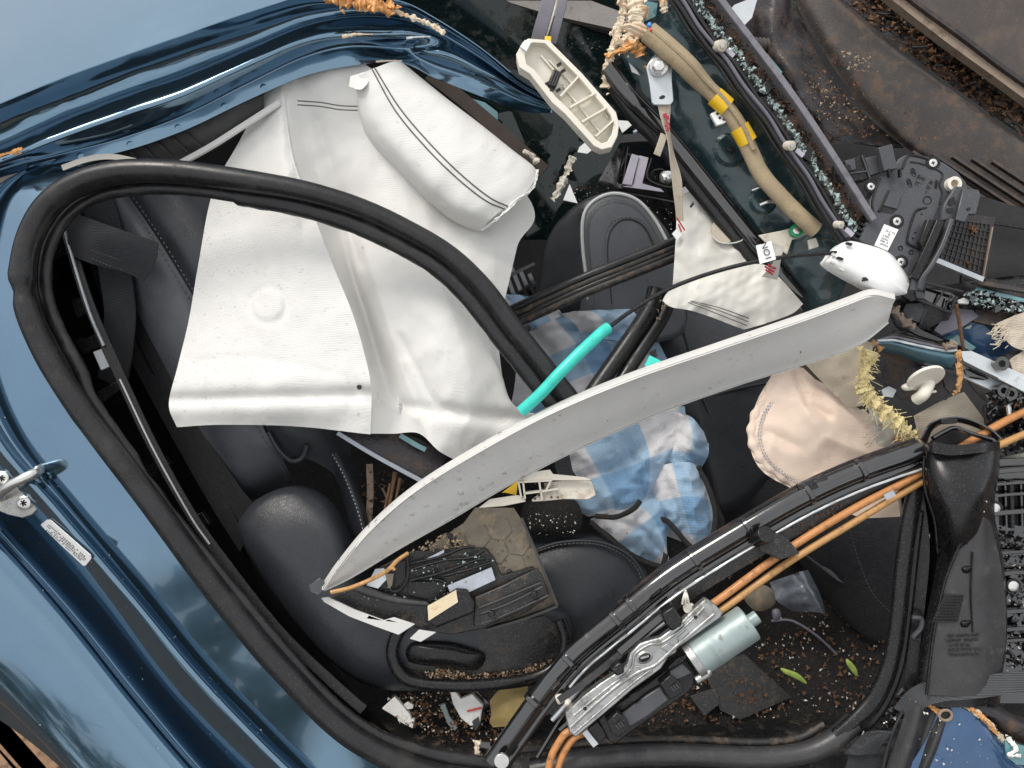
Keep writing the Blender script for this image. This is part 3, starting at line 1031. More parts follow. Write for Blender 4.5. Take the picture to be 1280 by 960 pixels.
MB().loft([[(190, 980, -230), (50, 720, -330), (20, 320, -360), (40, 100, -360)],
           [(320, 930, -330), (150, 650, -560), (150, 300, -600), (200, 30, -480)],
           [(500, 800, -500), (480, 600, -640), (480, 300, -680), (480, -40, -520)],
           [(900, 800, -500), (900, 600, -640), (900, 300, -680), (900, -60, -560)],
           [(1350, 900, -440), (1380, 600, -560), (1400, 300, -600), (1400, -60, -560)]], 40, 10, rough_far).build('far_side_trim', M['dark'], car)
# inner pillar cavity and its trim edge, left of the seat
MB().loft([[(60, 250, -60), (40, 320, -60), (50, 400, -60), (100, 500, -60), (180, 620, -60), (260, 740, -60), (360, 860, -50), (460, 950, -40)],
           [(90, 260, -220), (85, 330, -240), (110, 420, -240), (165, 530, -240), (230, 640, -220), (310, 760, -190), (400, 860, -160), (480, 940, -120)],
           [(130, 250, -120), (140, 330, -130), (170, 420, -130), (220, 520, -130), (280, 620, -120), (350, 740, -110), (430, 850, -95), (500, 930, -75)]], 60, 6, lambda x, y, u, v: 3 * fbm(x * .03, y * .03)).build('pillar_cavity', M['dark'], car)
for pts in ([(88, 375), (112, 366), (118, 385), (96, 398)], [(92, 425), (122, 418), (128, 432), (104, 444)], [(60, 300), (80, 292), (86, 316), (66, 324)], [(120, 490), (146, 476), (152, 486), (128, 504)], [(180, 585), (205, 570), (212, 580), (190, 598)], [(232, 650), (252, 640), (262, 655), (244, 668)]):
    MB().ngon(pts, -92, 12).build('cavity_web', M['black'], car, bevel=1)
trim_path = [(76, 258, -70), (92, 320, -66), (115, 390, -62), (148, 465, -58), (190, 555, -54), (240, 645, -50), (290, 715, -44), (350, 790, -36), (410, 848, -28), (455, 888, -20)]
MB().ribbon(trim_path, 13, 6, 60, roll=20).build('pillar_trim', M['black'], car, bevel=1)
MB().ribbon([(74, 262, -62), (90, 320, -58), (112, 390, -53), (130, 432, -51)], 2.5, 3, 30).build('trim_edge', M['steel_light'], car)
MB().ribbon([(150, 474, -52), (192, 562, -47), (238, 645, -42), (262, 680, -40)], 1.6, 2, 30).build('trim_edge', M['grey_trim'], car)
MB().ngon([(116, 440), (132, 434), (142, 456), (126, 463)], -56, 5).build('trim_clip', M['steel_light'], car, bevel=0.7)
for p in ([(160, 180), (186, 177), (200, 204), (180, 208)], ):
    pass

# headliner end with its vent ribs, under the rail
MB().loft([[(150, 186, -60), (200, 168, -60), (260, 148, -60), (330, 118, -60)], [(160, 200, -66), (205, 190, -68), (260, 176, -70), (330, 140, -72)], [(190, 212, -74), (225, 205, -76), (270, 186, -80), (330, 150, -82)]], 30, 5).build('headliner_end', M['rubber_grey'], car)
for i, x in enumerate((168, 185, 203, 222, 240)):
    MB().ribbon([(x - 8, 186 - (x - 168) * 0.28, -57), (x + 12, 206 - (x - 168) * 0.3, -66)], 1.6, 2.5, 6).build('vent_rib', M['black'], car)
MB().ribbon([(222, 206, -62), (262, 184, -60), (300, 160, -58), (350, 128, -58)], 8, 3, 24, roll=20).build('lining_edge', M['airbag'], car)
MB().ribbon([(78, 210, -22), (110, 199, -24), (140, 196, -28), (172, 202, -32)], 7, 2, 24).build('lining_edge', M['airbag2'], car)

# ================================================================== DOOR SEAL
A = [(722, 512, 24), (680, 458, 24), (640, 408, 24), (602, 357, 24), (560, 318, 22), (510, 288, 20), (450, 260, 20), (380, 239, 22), (300, 225, 24), (220, 215, 22), (150, 215, 20), (98, 229, 18), (58, 258, 18), (35, 302, 18), (28, 348, 18), (36, 392, 18), (60, 446, 18), (98, 507, 18), (145, 570, 18), (192, 632, 18), (255, 718, 18), (320, 800, 18), (370, 855, 18), (412, 898, 18), (455, 930, 17), (510, 957, 14), (580, 977, 10), (680, 990, 6)]
seal = thing('door_seal', 'long black rubber door seal looping from the blue frame across the white airbag', 'seal', (455, 930, 0))
PA = resample(A, 400)
UK = min(range(400), key=lambda i: abs(PA[i].y - 362) + (1000 if PA[i].x > 200 else 0)) / 399
def kink(u):
    return 1.0 - 0.28 * math.exp(-((u - UK) / 0.006) ** 2) + 0.10 * math.exp(-((u - UK + 0.009) / 0.006) ** 2) + 0.02 * noise.noise(Vector((u * 40, 0, 0)))
bulb = MB().tube(A, 14.6, 260, 18, scale=lambda u: kink(u) * (0.86 if u < 0.2 else min(1.02, 0.86 + (u - 0.2) * 1.2))).build('bulb', M['rubber'], seal, angle=80)
B = [(704, 520, 16), (662, 468, 16), (622, 418, 16), (584, 370, 16), (546, 334, 14), (500, 307, 12), (444, 281, 12), (376, 260, 12), (300, 246, 10), (232, 236, 6), (170, 236, 0), (120, 246, -6), (84, 270, -8), (62, 308, -8), (56, 350, -6), (64, 390, -4), (82, 428, -2), (102, 466, 0), (112, 496, 2), (146, 545, 4), (182, 600, 6), (224, 656, 8), (286, 732, 8), (346, 804, 8), (394, 858, 8), (438, 898, 8), (486, 926, 6), (556, 946, 2), (640, 958, -4)]
lip = MB().tube(B, 10.5, 260, 14, flat=0.75, scale=lambda u: (1.1 if u < 0.3 else 0.8) * (1 + (0.22 * noise.noise(Vector((u * 60, 3, 0))) if 0.5 < u < 0.68 else 0)), noise_amp=1.0, noise_f=0.06).build('lip', M['rubber'], seal, angle=80)
MB().tube([(p[0] + (a[0] - p[0]) * 0.42, p[1] + (a[1] - p[1]) * 0.42, p[2] + 1) for p, a in zip(resample(B, 60), resample(A, 60))], 5, 160, 8).build('groove', M['dark'], seal)
drops_on(bulb, 260, 0.6, 2.6, 3, M['water'])
drops_on(lip, 420, 0.6, 3.2, 4, M['water'])

ss = thing('sill_seal', 'black rubber seal along the sill rising round the lower front door corner', 'seal', (900, 945, 0))
sb = MB().tube([(664, 962, 0), (760, 946, 4), (850, 943, 6), (950, 947, 8), (1005, 941, 10), (1040, 926, 12), (1068, 902, 12)], 13, 90, 16).build('bulb', M['rubber_grey'], ss, angle=80)
MB().tube([(640, 938, -10), (760, 927, -8), (850, 924, -8), (950, 928, -6), (1000, 922, -6), (1030, 905, -6)], 5, 60, 10).build('lip', M['rubber_dirty'], ss)
up = MB().tube([(1046, 921, 16), (1068, 902, 18), (1094, 872, 18), (1112, 832, 18), (1122, 780, 18), (1130, 700, 18), (1139, 640, 16), (1150, 588, 12)], 10.5, 90, 16, flat=0.7, noise_amp=.06).build('upright_strip', M['black'], ss, angle=80)
MB().tube([(1074, 920, 8), (1104, 884, 8), (1124, 838, 8), (1134, 780, 8), (1143, 700, 8), (1150, 640, 6)], 5, 60, 8).build('upright_lip', M['black'], ss)
drops_on(sb, 60, 0.6, 2.4, 5, M['water'])
MB().tube([(1140, 772, 22), (1152, 774, 24), (1151, 786, 24), (1142, 796, 22), (1148, 800, 20)], 3.2, 24, 8).build('wire_clip', M['grey_plastic'], ss)

# ================================================================== LEFT SEAT
seat = thing('front_seat', 'black leather seat with reclined backrest behind the white airbag', 'seat', (480, 840, -120))
bk = [
    [(84, 236, -150), (104, 300, -150), (126, 370, -150), (166, 455, -148), (214, 545, -140), (262, 630, -130), (300, 690, -126)],
    [(100, 234, -134), (124, 300, -134), (146, 368, -134), (186, 452, -132), (232, 540, -124), (278, 612, -118), (312, 660, -116)],
    [(114, 232, -112), (142, 300, -112), (162, 366, -110), (204, 450, -104), (248, 530, -98), (294, 600, -98), (322, 636, -104)],
]
MB().loft(bk, 50, 5).build('side_panel', M['fabric_black'], seat)
bkl = Loft([
    [(112, 232, -112), (140, 300, -112), (160, 366, -110), (202, 450, -104), (246, 530, -98), (290, 598, -112), (306, 628, -160)],
    [(122, 232, -94), (152, 298, -90), (180, 366, -86), (226, 452, -80), (268, 534, -78), (306, 592, -98), (324, 622, -160)],
    [(138, 232, -86), (176, 296, -80), (216, 367, -76), (266, 454, -70), (306, 540, -72), (334, 580, -98), (348, 610, -160)],
    [(150, 230, -92), (193, 292, -86), (240, 368, -82), (293, 455, -76), (332, 540, -78), (352, 572, -104), (366, 600, -160)]], 50, 6)
MB().grid(bkl.P).build('backrest_bolster', M['leather_grey'], seat, angle=80)
cv = Loft([
    [(148, 231, -96), (190, 292, -90), (237, 368, -86), (290, 455, -80), (329, 540, -84), (350, 574, -98)],
    [(176, 232, -74), (218, 292, -68), (266, 368, -64), (318, 450, -60), (354, 530, -70), (380, 572, -100)],
    [(230, 236, -80), (276, 300, -78), (326, 376, -76), (376, 460, -76), (404, 540, -96), (424, 600, -130)],
    [(300, 250, -140), (350, 330, -140), (400, 410, -140), (432, 500, -140), (440, 590, -150), (446, 660, -170)]], 50, 6)
MB().grid(cv.P).build('backrest_centre', M['leather'], seat, angle=80)
stitches([tuple(cv.at(u / 40, 0.10, 1.5)) for u in range(41)], M['thread'], seat, 4.5, 3, 0.8)
stitches([tuple(bkl.at(u / 40, 0.9, 1.2)) for u in range(41)], M['thread'], seat, 4.5, 3, 0.7)
MB().tube([(335, 540, -74), (348, 562, -80), (364, 576, -88), (378, 572, -88), (384, 556, -84)], 3, 24, 8).build('seam', M['leather'], seat)
# thigh bolster seen edge on, right of the backrest
tb = Loft([[(395, 560, -140), (420, 600, -130), (436, 650, -120), (446, 690, -116)], [(404, 545, -120), (430, 590, -106), (450, 640, -98), (462, 690, -100)], [(420, 540, -150), (446, 590, -140), (462, 640, -136), (470, 690, -140)]], 24, 6)
MB().grid(tb.P).build('thigh_bolster', M['leather'], seat, angle=80)
stitches([tuple(tb.at(u / 20, 0.42, 1.2)) for u in range(21)], M['thread_white'], seat, 4, 2, 0.6)

def shield(x, y, t):
    return -20 * math.exp(-((x - 330) / 40) ** 2 - ((y - 800) / 60) ** 2)
sh = MB().pillow([(298, 668), (306, 640), (328, 620), (358, 610), (388, 616), (412, 634), (432, 668), (446, 712), (470, 752), (520, 782), (600, 792), (660, 772), (700, 762), (716, 790), (706, 826), (672, 850), (600, 862), (520, 864), (462, 858), (414, 828), (372, 784), (332, 730)], -76, 30, 11, 88, 5.0, (0, 0.06), shield, 30, centre=(420, 745)).build('side_shield', M['leather'], seat, angle=80)
MB().tube([(508, 778, -42), (497, 792, -38), (490, 815, -36), (497, 838, -36), (516, 852, -34), (560, 857, -32), (620, 855, -34), (672, 846, -38), (700, 826, -42), (708, 800, -46), (700, 775, -50)], 8, 70, 12, flat=0.8).build('tray_rim', M['black'], seat, angle=80)
MB().ngon([(500, 790), (520, 782), (600, 786), (680, 770), (702, 785), (698, 820), (672, 842), (600, 850), (530, 850), (502, 838)], -46, 3, (0, 0.0)).build('tray_well', M['black_dirty'], seat)
MB().pillow([(508, 812), (520, 803), (560, 803), (592, 812), (606, 820), (603, 832), (592, 838), (560, 835), (520, 830), (509, 824)], -40, 13, 6, 40, 2.6, back=8).build('recline_lever', M['black'], seat, angle=80)
tray_poly = [(530, 840), (548, 836), (600, 843), (650, 838), (690, 825), (694, 838), (640, 852), (540, 852)]
MB().crumbs(scatter(tray_poly, 330, -43, 2), 0.8, 3.0, 3).build('tray_grit', M['crumb_tan'], seat, kind='stuff', smooth=False)
MB().crumbs(scatter(tray_poly, 160, -42, 12), 0.8, 3.0, 13).build('tray_bark', M['crumb_brown'], seat, kind='stuff', smooth=False)
# cushion front with a stitched edge
cu_poly = [(640, 700), (668, 684), (700, 674), (745, 672), (782, 686), (804, 706), (814, 738), (800, 770), (764, 790), (720, 808), (690, 790), (660, 750)]
MB().pillow(cu_poly, -114, 20, 9, 64, 3.4, (0, 0.22), back=30).build('cushion', M['leather'], seat, angle=80)
stitches([(662, 692, -110), (700, 681, -110), (745, 680, -108), (778, 693, -104), (797, 712, -100), (804, 738, -96), (796, 764, -94)], M['thread'], seat, 4, 2.6, 0.7)
MB().tube([(662, 690, -112), (700, 678, -112), (745, 677, -110), (780, 690, -106), (800, 711, -102), (808, 738, -98), (798, 766, -96)], 2.0, 40, 8).build('piping', M['leather'], seat)
MB().crumbs(scatter([(300, 240), (700, 400), (800, 780), (400, 840), (300, 660)], 1, -60, 9), 1, 2, 2)

# belt and its keeper
bl = thing('seat_belt', 'black seat belt hanging down beside the backrest inside the door frame', 'seat belt', (160, 440, -90))
MB().ribbon([(112, 222, -96), (128, 270, -84), (142, 330, -80), (150, 390, -86), (146, 440, -100), (140, 480, -120)], 42, 2.5, 40, roll=-8).build('webbing', M['belt'], bl)
bt = MB()
bt.loft([[(88, 264, -58), (84, 290, -54), (86, 318, -62)], [(120, 276, -48), (118, 300, -42), (116, 330, -50)], [(160, 290, -46), (158, 312, -40), (154, 340, -46)], [(198, 303, -48), (194, 326, -44), (180, 351, -50)]], 14, 5, thick=2.5)
kp = bt.build('keeper_loop', M['belt'], bl, angle=60)
stitches([(112, 312, -46), (135, 320, -43), (158, 327, -43)], M['thread'], bl, 4, 2.6, 0.6, n=60)
stitches([(112, 322, -47), (134, 331, -45), (155, 338, -45)], M['thread'], bl, 4, 2.6, 0.6, n=60)
MB().ribbon([(84, 272, -60), (110, 226, -76)], 6, 2, 8).build('cord', M['belt'], bl)

# ================================================================== CURTAIN AIRBAG
ab = thing('curtain_airbag', 'large white deflated curtain airbag draped from the roof rail', 'airbag', (400, 500, -60))
def wr(sc, a, z=0):
    return lambda x, y, u, v: a * (0.75 * fbm(x * sc, y * sc, z) - 1.1 * abs(fbm(x * sc * .9 + y * sc * .5, y * sc * .45 - x * sc * .3, z + 4))) + 0.35 * fbm(x * 0.09, y * 0.09, z + 9)
def flapd(x, y, u, v):
    d = wr(0.016, 2.6, 2)(x, y, u, v)
    # crease near the hem, and round boss
    t = (y - (500 - (x - 211) * 0.10 + 18 * (x - 211) / 250))
    d += -7 * math.exp(-(t / 8) ** 2) + 3 * math.exp(-((t + 20) / 16) ** 2)
    d += crease(x, y, ((300, 180), (330, 300), (350, 470)), 2.5, 40) - crease(x, y, ((362, 140), (372, 230), (380, 300)), 2, 14) - crease(x, y, ((235, 452), (320, 446), (430, 470)), 1.6, 9)
    r_ = math.hypot(x - 335, y - 381)
    d += 1.6 / (1 + math.exp((r_ - 19) * 1.3)) - 1.5 * math.exp(-((r_ - 23) / 3) ** 2)
    d += -4 * math.exp(-((x - 425 - (y - 400) * .2) / 8) ** 2 - ((y - 478) / 22) ** 2)
    return d
fl = Loft([
    [(336, 108, -78), (300, 175, -74), (266, 240, -70), (248, 330, -62), (236, 400, -54), (222, 458, -46), (211, 505, -40), (221, 534, -48)],
    [(342, 106, -70), (330, 190, -58), (312, 260, -52), (296, 340, -44), (286, 410, -36), (278, 465, -28), (272, 505, -24), (276, 531, -36)],
    [(350, 104, -66), (352, 195, -46), (358, 260, -38), (362, 340, -28), (366, 420, -20), (368, 470, -14), (368, 508, -12), (370, 533, -28)],
    [(354, 104, -66), (366, 195, -50), (390, 262, -38), (414, 326, -26), (440, 390, -16), (455, 440, -10), (464, 486, -8), (463, 543, -18)]], 110, 26, flapd)
fo = MB().grid(fl.P, 1.0).build('left_flap', M['airbag'], ab, angle=80)
md = Loft([
    [(354, 104, -68), (366, 195, -56), (388, 262, -52), (412, 326, -46), (438, 390, -40), (452, 440, -36), (462, 486, -30), (462, 542, -26)],
    [(372, 96, -72), (392, 200, -80), (418, 270, -88), (438, 340, -92), (458, 400, -88), (472, 450, -80), (484, 495, -66), (492, 542, -44)],
    [(402, 86, -66), (424, 200, -76), (442, 280, -78), (456, 345, -70), (480, 408, -60), (500, 460, -56), (518, 508, -52), (524, 542, -50)],
    [(440, 72, -62), (470, 210, -62), (500, 280, -44), (520, 345, -30), (540, 420, -24), (560, 470, -22), (566, 520, -26), (552, 566, -40)],
    [(470, 88, -60), (560, 250, -72), (580, 320, -50), (588, 380, -38), (600, 430, -34), (622, 470, -36), (622, 530, -44), (590, 580, -48)],
    [(500, 84, -74), (660, 246, -84), (646, 310, -74), (626, 400, -70), (624, 440, -62), (640, 508, -58), (690, 524, -56), (640, 572, -60)]], 110, 20,
    lambda x, y, u, v: wr(0.016, 3.6, 5)(x, y, u, v) + 3 * math.sin((x * 0.8 + y * 0.35) * 0.055) * v * (1 - v) * 3 - 8 * math.exp(-((y - 515 - (x - 560) * 0.1) / 9) ** 2) * (1 if x > 500 else 0)
    + crease(x, y, ((452, 300), (476, 380), (505, 470), (545, 575)), 9, 26) + crease(x, y, ((520, 215), (545, 330), (590, 470)), 4, 30) - crease(x, y, ((398, 150), (430, 260), (450, 330)), 5, 12) - crease(x, y, ((560, 300), (640, 330)), 3, 10) + crease(x, y, ((470, 500), (520, 520)), 4, 10) - crease(x, y, ((500, 420), (540, 500), (580, 520)), 4, 9))
mo = MB().grid(md.P, 1.0).build('middle_panel', M['airbag'], ab, angle=80)
rl = Loft([
    [(447, 118, -62), (456, 166, -66), (492, 210, -66), (530, 248, -64), (566, 276, -64), (598, 290, -62)],
    [(443, 100, -34), (461, 160, -34), (500, 207, -32), (540, 246, -30), (574, 270, -32), (604, 284, -38)],
    [(456, 91, -18), (480, 148, -14), (518, 196, -10), (556, 233, -10), (592, 260, -14), (618, 270, -22)],
    [(484, 79, -20), (524, 121, -18), (570, 168, -14), (606, 203, -14), (638, 230, -18), (656, 242, -26)],
    [(500, 76, -40), (556, 122, -40), (600, 156, -40), (640, 188, -40), (664, 206, -44), (673, 216, -50)],
    [(498, 78, -80), (552, 124, -84), (596, 160, -84), (632, 194, -84), (652, 214, -84), (660, 226, -84)]], 70, 7, wr(0.02, 2.2, 8))
ro = MB().grid(rl.P, 1.0).build('rolled_edge', M['airbag'], ab, angle=80)
for dv in (0.47, 0.492):
    MB().tube([tuple(rl.at(u / 30, dv, 0.6)) for u in range(31)], 0.9, 60, 5).build('seam_thread', M['thread'], ab)
for k in (0, 5):
    MB().tube([(372, 126 + k, -58), (400, 128 + k, -52), (425, 132 + k, -48), (447, 133 + k, -46)], 0.8, 24, 5).build('seam_thread', M['thread'], ab)
torn([(672, 212, -38), (666, 234, -34), (646, 250, -24), (626, 270, -20), (602, 288, -40)], 4, 'airbag', 'frayed_edge', 9, ab, 0.8, 50)
MB().loft([[(438, 95, -30), (436, 108, -28)], [(455, 90, -22), (450, 112, -16)], [(470, 84, -26), (458, 106, -14)]], 8, 4, thick=1).build('lug', M['airbag'], ab)
MB().cyl(449, 484, -2, 3.2, 1.5, 12).build('eyelet', M['dark'], ab)
drops_on(fo, 520, 0.35, 1.5, 6, M['water'], test=lambda x, y: y > 330 or x < 300)
drops_on(mo, 260, 0.35, 1.4, 7, M['water'], test=lambda x, y: y > 200)
drops_on(ro, 120, 0.35, 1.3, 8, M['water'])
# ================================================================== TOP CENTRE: far side windows, strap, ivory holder
fw = thing('far_window', 'dark far side window with wet speckled glass above the bent roof end', 'car window', (640, 60, -330))
MB().prism([(480, -40), (700, -40), (800, 20), (790, 190), (700, 150), (640, 100), (560, 50), (500, 10)], -350, 5, (0, -0.55)).build('pane', M['glass_dark'], fw)
MB().prism([(600, -14), (700, -14), (790, 20), (776, 38), (690, 19), (640, 4)], -320, 14).build('frame_bar', M['gravel_grey'], fw)
MB().ribbon([(500, -8, -335), (580, 2, -335), (640, 8, -335), (700, 22, -335), (780, 46, -335)], 7, 4, 20).build('frame_gasket', M['rubber'], fw)
MB().crumbs(scatter([(625, 5), (660, 15), (690, 30), (740, 50), (752, 60), (740, 72), (690, 50), (640, 26)], 70, -343, 31), .6, 1.6, 4).build('glass_grit', M['glass_crumb'], fw, kind='stuff', smooth=False)

qw = thing('rear_side_glass', 'dark green glass with broken edge behind the rolled white airbag', 'car window', (660, 170, -260))
MB().prism([(520, 70), (600, 100), (680, 140), (740, 130), (780, 170), (740, 240), (700, 300), (640, 300), (610, 240), (560, 130)], -280, 5, (0.1, -0.5)).build('pane', M['glass_dark'], qw)
MB().ribbon([(536, 92, -200), (575, 122, -210), (620, 160, -220), (660, 196, -230), (680, 214, -236)], 17, 3, 24).build('brown_strap', M['brown'], qw)
MB().prism([(574, 118), (606, 128), (622, 140), (622, 160), (606, 150)], -240, 2).build('glass_shard', M['glass_teal'], qw)
MB().prism([(586, 124), (640, 140), (656, 178), (640, 190), (622, 150)], -262, 2, (0.2, 0)).build('glass_shard', M['glass_dark'], qw)
torn([(716, 196, -236), (706, 220, -236), (698, 240, -236), (690, 250, -236)], 7, 'ivory_dirty', 'broken_edge', 23, qw, 1.0, 40)
torn([(654, 188, -215), (664, 194, -215), (672, 204, -215)], 7, 'ivory_dirty', 'frayed_end', 24, qw, .8, 20)
for pl in ([(724, 184), (734, 176), (742, 186), (734, 192), (722, 190)], [(712, 230), (722, 254), (704, 250)], [(770, 150), (795, 152), (778, 166)]):
    MB().prism(pl, -210, 3).build('white_shard', M['white'], qw)

sp = thing('hanging_strap', 'dark purple grey ribbed strap hanging behind the ivory holder', 'strap', (684, 20, 20))
MB().ribbon([(690, -20, 10), (684, 8, 16), (677, 32, 16), (671, 54, 8)], 17, 3, 20).build('wide_rib', M['purple'], sp, bevel=0.8)
MB().ribbon([(708, -20, 8), (702, 8, 14), (696, 32, 14), (690, 54, 6)], 11, 3, 20).build('narrow_rib', M['purple'], sp, bevel=0.8)
MB().tube([(700, -20, 9), (694, 8, 15), (687, 32, 15), (680, 54, 7)], 1.6, 20, 8).build('pale_cord', M['ivory_dirty'], sp)
MB().box(685, 51, 24, 8, 12, 4, 0).build('yellow_tab', M['yellow'], sp, bevel=0.6)

iv = thing('ivory_holder', 'ivory plastic trough with ribs and a black spring clip', 'trim clip', (710, 120, 30))
oi = [(653, 53), (660, 48), (686, 50), (694, 58), (728, 92), (770, 140), (774, 155), (772, 170), (765, 184), (752, 187), (742, 182), (706, 142), (690, 128), (662, 92), (649, 84), (645, 68)]
ii = [(665, 54), (682, 54), (690, 62), (724, 96), (764, 142), (766, 154), (762, 172), (752, 178), (746, 174), (712, 136), (694, 120), (668, 86), (660, 76), (660, 62)]
m = MB()
nn_ = len(oi)
of, inn = [W((p[0], p[1], 44)) for p in oi], [W((p[0], p[1], 44)) for p in resample(ii + [ii[0]], nn_ + 1)[:-1]]
# rim walls built as a ring with depth
def ring(m, o, i, w, depth, floor):
    O = [W((p[0], p[1], w)) for p in o]
    I = [W((p[0], p[1], w)) for p in i]
    n = len(o)
    ob = [p - EN * (depth / 1000) for p in O]
    ib = [p - EN * (floor / 1000) for p in I]
    v = O + I + ob + ib
    f = []
    for k in range(n):
        j = (k + 1) % n
        f += [(k, j, n + j, n + k), (2 * n + k, 2 * n + j, j, k), (n + k, n + j, 3 * n + j, 3 * n + k)]
    f.append(tuple(3 * n + k for k in range(n)))
    f.append(tuple(2 * n + k for k in reversed(range(n))))
    m.add(v, f)
ii = [(664, 54), (667, 53), (681, 54), (689, 62), (723, 96), (763, 143), (767, 155), (765, 167), (759, 177), (752, 179), (746, 175), (711, 136), (695, 121), (668, 87), (658, 80), (656, 68)]
ring(m, oi, ii, 44, 22, 13)
m2 = bmesh.new()
tr = m.build('trough', M['ivory'], iv, bevel=0.8)
def rib(a, b, w=40, h=9, t=2.2):
    MB().ribbon([(a[0], a[1], w), (b[0], b[1], w)], t, h, 4).build('rib', M['ivory'], iv)
rib((700, 122), (724, 96), 38, 12)
rib((712, 136), (744, 118), 40, 12)
rib((727, 154), (758, 136), 40, 12)
rib((744, 172), (766, 152), 40, 12)
rib((676, 70), (692, 88), 34, 5, 1.6)
rib((704, 108), (750, 166), 34, 5, 1.6)
rib((686, 76), (716, 106), 34, 4, 1.4)
rib((742, 120), (760, 148), 34, 5, 1.4)
cl = MB().box(693, 98, 46, 11, 22, 10, -22).build('spring_clip', M['black'], iv, bevel=1.5)
for k in (-3, 0, 3):
    MB().box(693 + k, 98 + k * .3, 47.5, 1.3, 18, 2, -22).build('clip_groove', M['grey_plastic'], cl)
for x, y in ((699, 80), (704, 88), (684, 104), (690, 112), (698, 112)):
    MB().box(x, y, 44, 6, 3, 4, 30).build('clip_tooth', M['black'], cl)
MB().prism([(650, 58), (656, 50), (664, 52), (658, 64)], 48, 6).build('corner_tab', M['white'], iv)
MB().crumbs(scatter(oi, 26, 31, 5), .6, 1.4, 8).build('dirt_specks', M['crumb_brown'], iv, kind='stuff', smooth=False)

# ================================================================== CENTRE BACK: headrest, lamp console
con = thing('overhead_console', 'scratched glossy black console with two pale lilac lenses', 'car console', (780, 210, -300))
MB().ngon([(690, 180), (745, 172), (830, 170), (880, 190), (890, 330), (800, 330), (735, 300), (705, 250)], -330, 40, (0, -0.4)).build('housing', M['black_gloss'], con, bevel=8)
MB().ribbon([(766, 176, -285), (796, 173, -285), (828, 173, -285)], 10, 8, 10).build('rail', M['rubber_grey'], con)
MB().ngon([(790, 192), (799, 195), (790, 232), (778, 230)], -280, 10).build('lens', M['lilac'], con, bevel=1)
MB().ngon([(799, 194), (811, 197), (802, 234), (791, 232)], -283, 10).build('lens', M['lilac'], con, bevel=1)
MB().prism([(802, 229), (826, 236), (830, 240), (778, 233)], -282, 4).build('lens_lip', M['lilac'], con)
MB().ribbon([(814, 198, -284), (810, 224, -284), (845, 234, -284), (860, 214, -284)], 1.4, 3, 20).build('trim_line', M['rubber_grey'], con)
MB().pillow([(826, 216), (838, 214), (842, 222), (836, 230), (826, 228)], -284, 8, 5, 24).build('map_lamp', M['steel'], con)
MB().ribbon([(785, 183, -290), (778, 232, -290)], 1.4, 2, 6).build('trim_line', M['rubber_grey'], con)
MB().ribbon([(775, 240, -290), (820, 248, -290), (850, 254, -290)], 1.6, 2, 6).build('trim_line', M['rubber_grey'], con)
MB().prism([(846, 238), (880, 222), (880, 246), (856, 246)], -286, 3).build('lens', M['lilac'], con)
MB().tube([(792, 166, -290), (806, 158, -290), (824, 160, -290), (834, 168, -290)], 2, 20, 8).build('blue_cable', M['foil'], con)
MB().crumbs(scatter([(690, 185), (760, 178), (775, 240), (840, 260), (840, 320), (800, 260), (720, 250)], 200, lambda x, y: -300 - (y - 240) * -.2, 6), .4, 1.8, 9).build('glass_grit', M['crumb_white'], con, kind='stuff', smooth=False)
MB().crumbs(scatter([(700, 185), (750, 178), (765, 220), (730, 240), (708, 230)], 120, -298, 7), .6, 2.0, 10).build('brown_grit', M['crumb_brown'], con, kind='stuff', smooth=False)

hr = thing('headrest', 'rounded black leather headrest with pale piping and stitched oval', 'headrest', (760, 340, -260))
hs = [(676, 400), (672, 330), (682, 292), (704, 266), (738, 248), (770, 240), (796, 246), (820, 266), (842, 310), (846, 400)]
MB().pillow([(680, 420, -285), (676, 340, -275), (686, 296, -265), (706, 268, -250), (734, 248, -232), (768, 240, -222), (800, 252, -222), (824, 275, -222), (842, 312, -222), (848, 420, -230)], 0, 20, 8, 72, 2.6, back=90).build('shell', M['leather'], hr, angle=80)
face = [(735, 420), (731, 350), (726, 300), (728, 268), (742, 248), (768, 239), (798, 248), (820, 272), (838, 306), (848, 350), (850, 420)]
MB().pillow(face, -207, 9, 10, 72, 5.0, back=30, centre=(785, 330)).build('face_panel', M['leather_grey'], hr, angle=80)  # paler leather than the shell: reflected sky put into the colour
pip = [(737, 400, -205), (733, 350, -205), (728, 302, -205), (730, 268, -205), (744, 250, -205), (768, 242, -205), (796, 250, -205), (818, 274, -205), (836, 306, -205)]
MB().tube(pip, 2.2, 60, 8).build('piping', M['piping'], hr)
stitches([(743, 380, -199), (739, 345, -199), (734, 300, -199), (736, 272, -199), (748, 256, -199), (768, 249, -199), (792, 256, -199), (812, 278, -199), (828, 306, -199)], M['thread'], hr, 4, 2.4, 0.7)
ov = [(765, 380, -198), (760, 330, -198), (761, 296, -198), (772, 278, -198), (788, 274, -198), (804, 282, -198), (815, 302, -198), (820, 322, -198)]
MB().tube(ov, 0.8, 50, 6).build('oval_seam', M['dark'], hr)
stitches([(p[0] - 4 if p[0] < 785 else p[0] + 3, p[1] - (3 if p[1] < 300 else 0), p[2]) for p in ov], M['thread'], hr, 4, 2.4, 0.6)
MB().crumbs(scatter([(795, 308), (826, 318), (780, 340), (762, 338)], 90, -186, 3), .8, 2.4, 12).build('mud_crumbs', M['crumb_tan'], hr, kind='stuff', smooth=False)
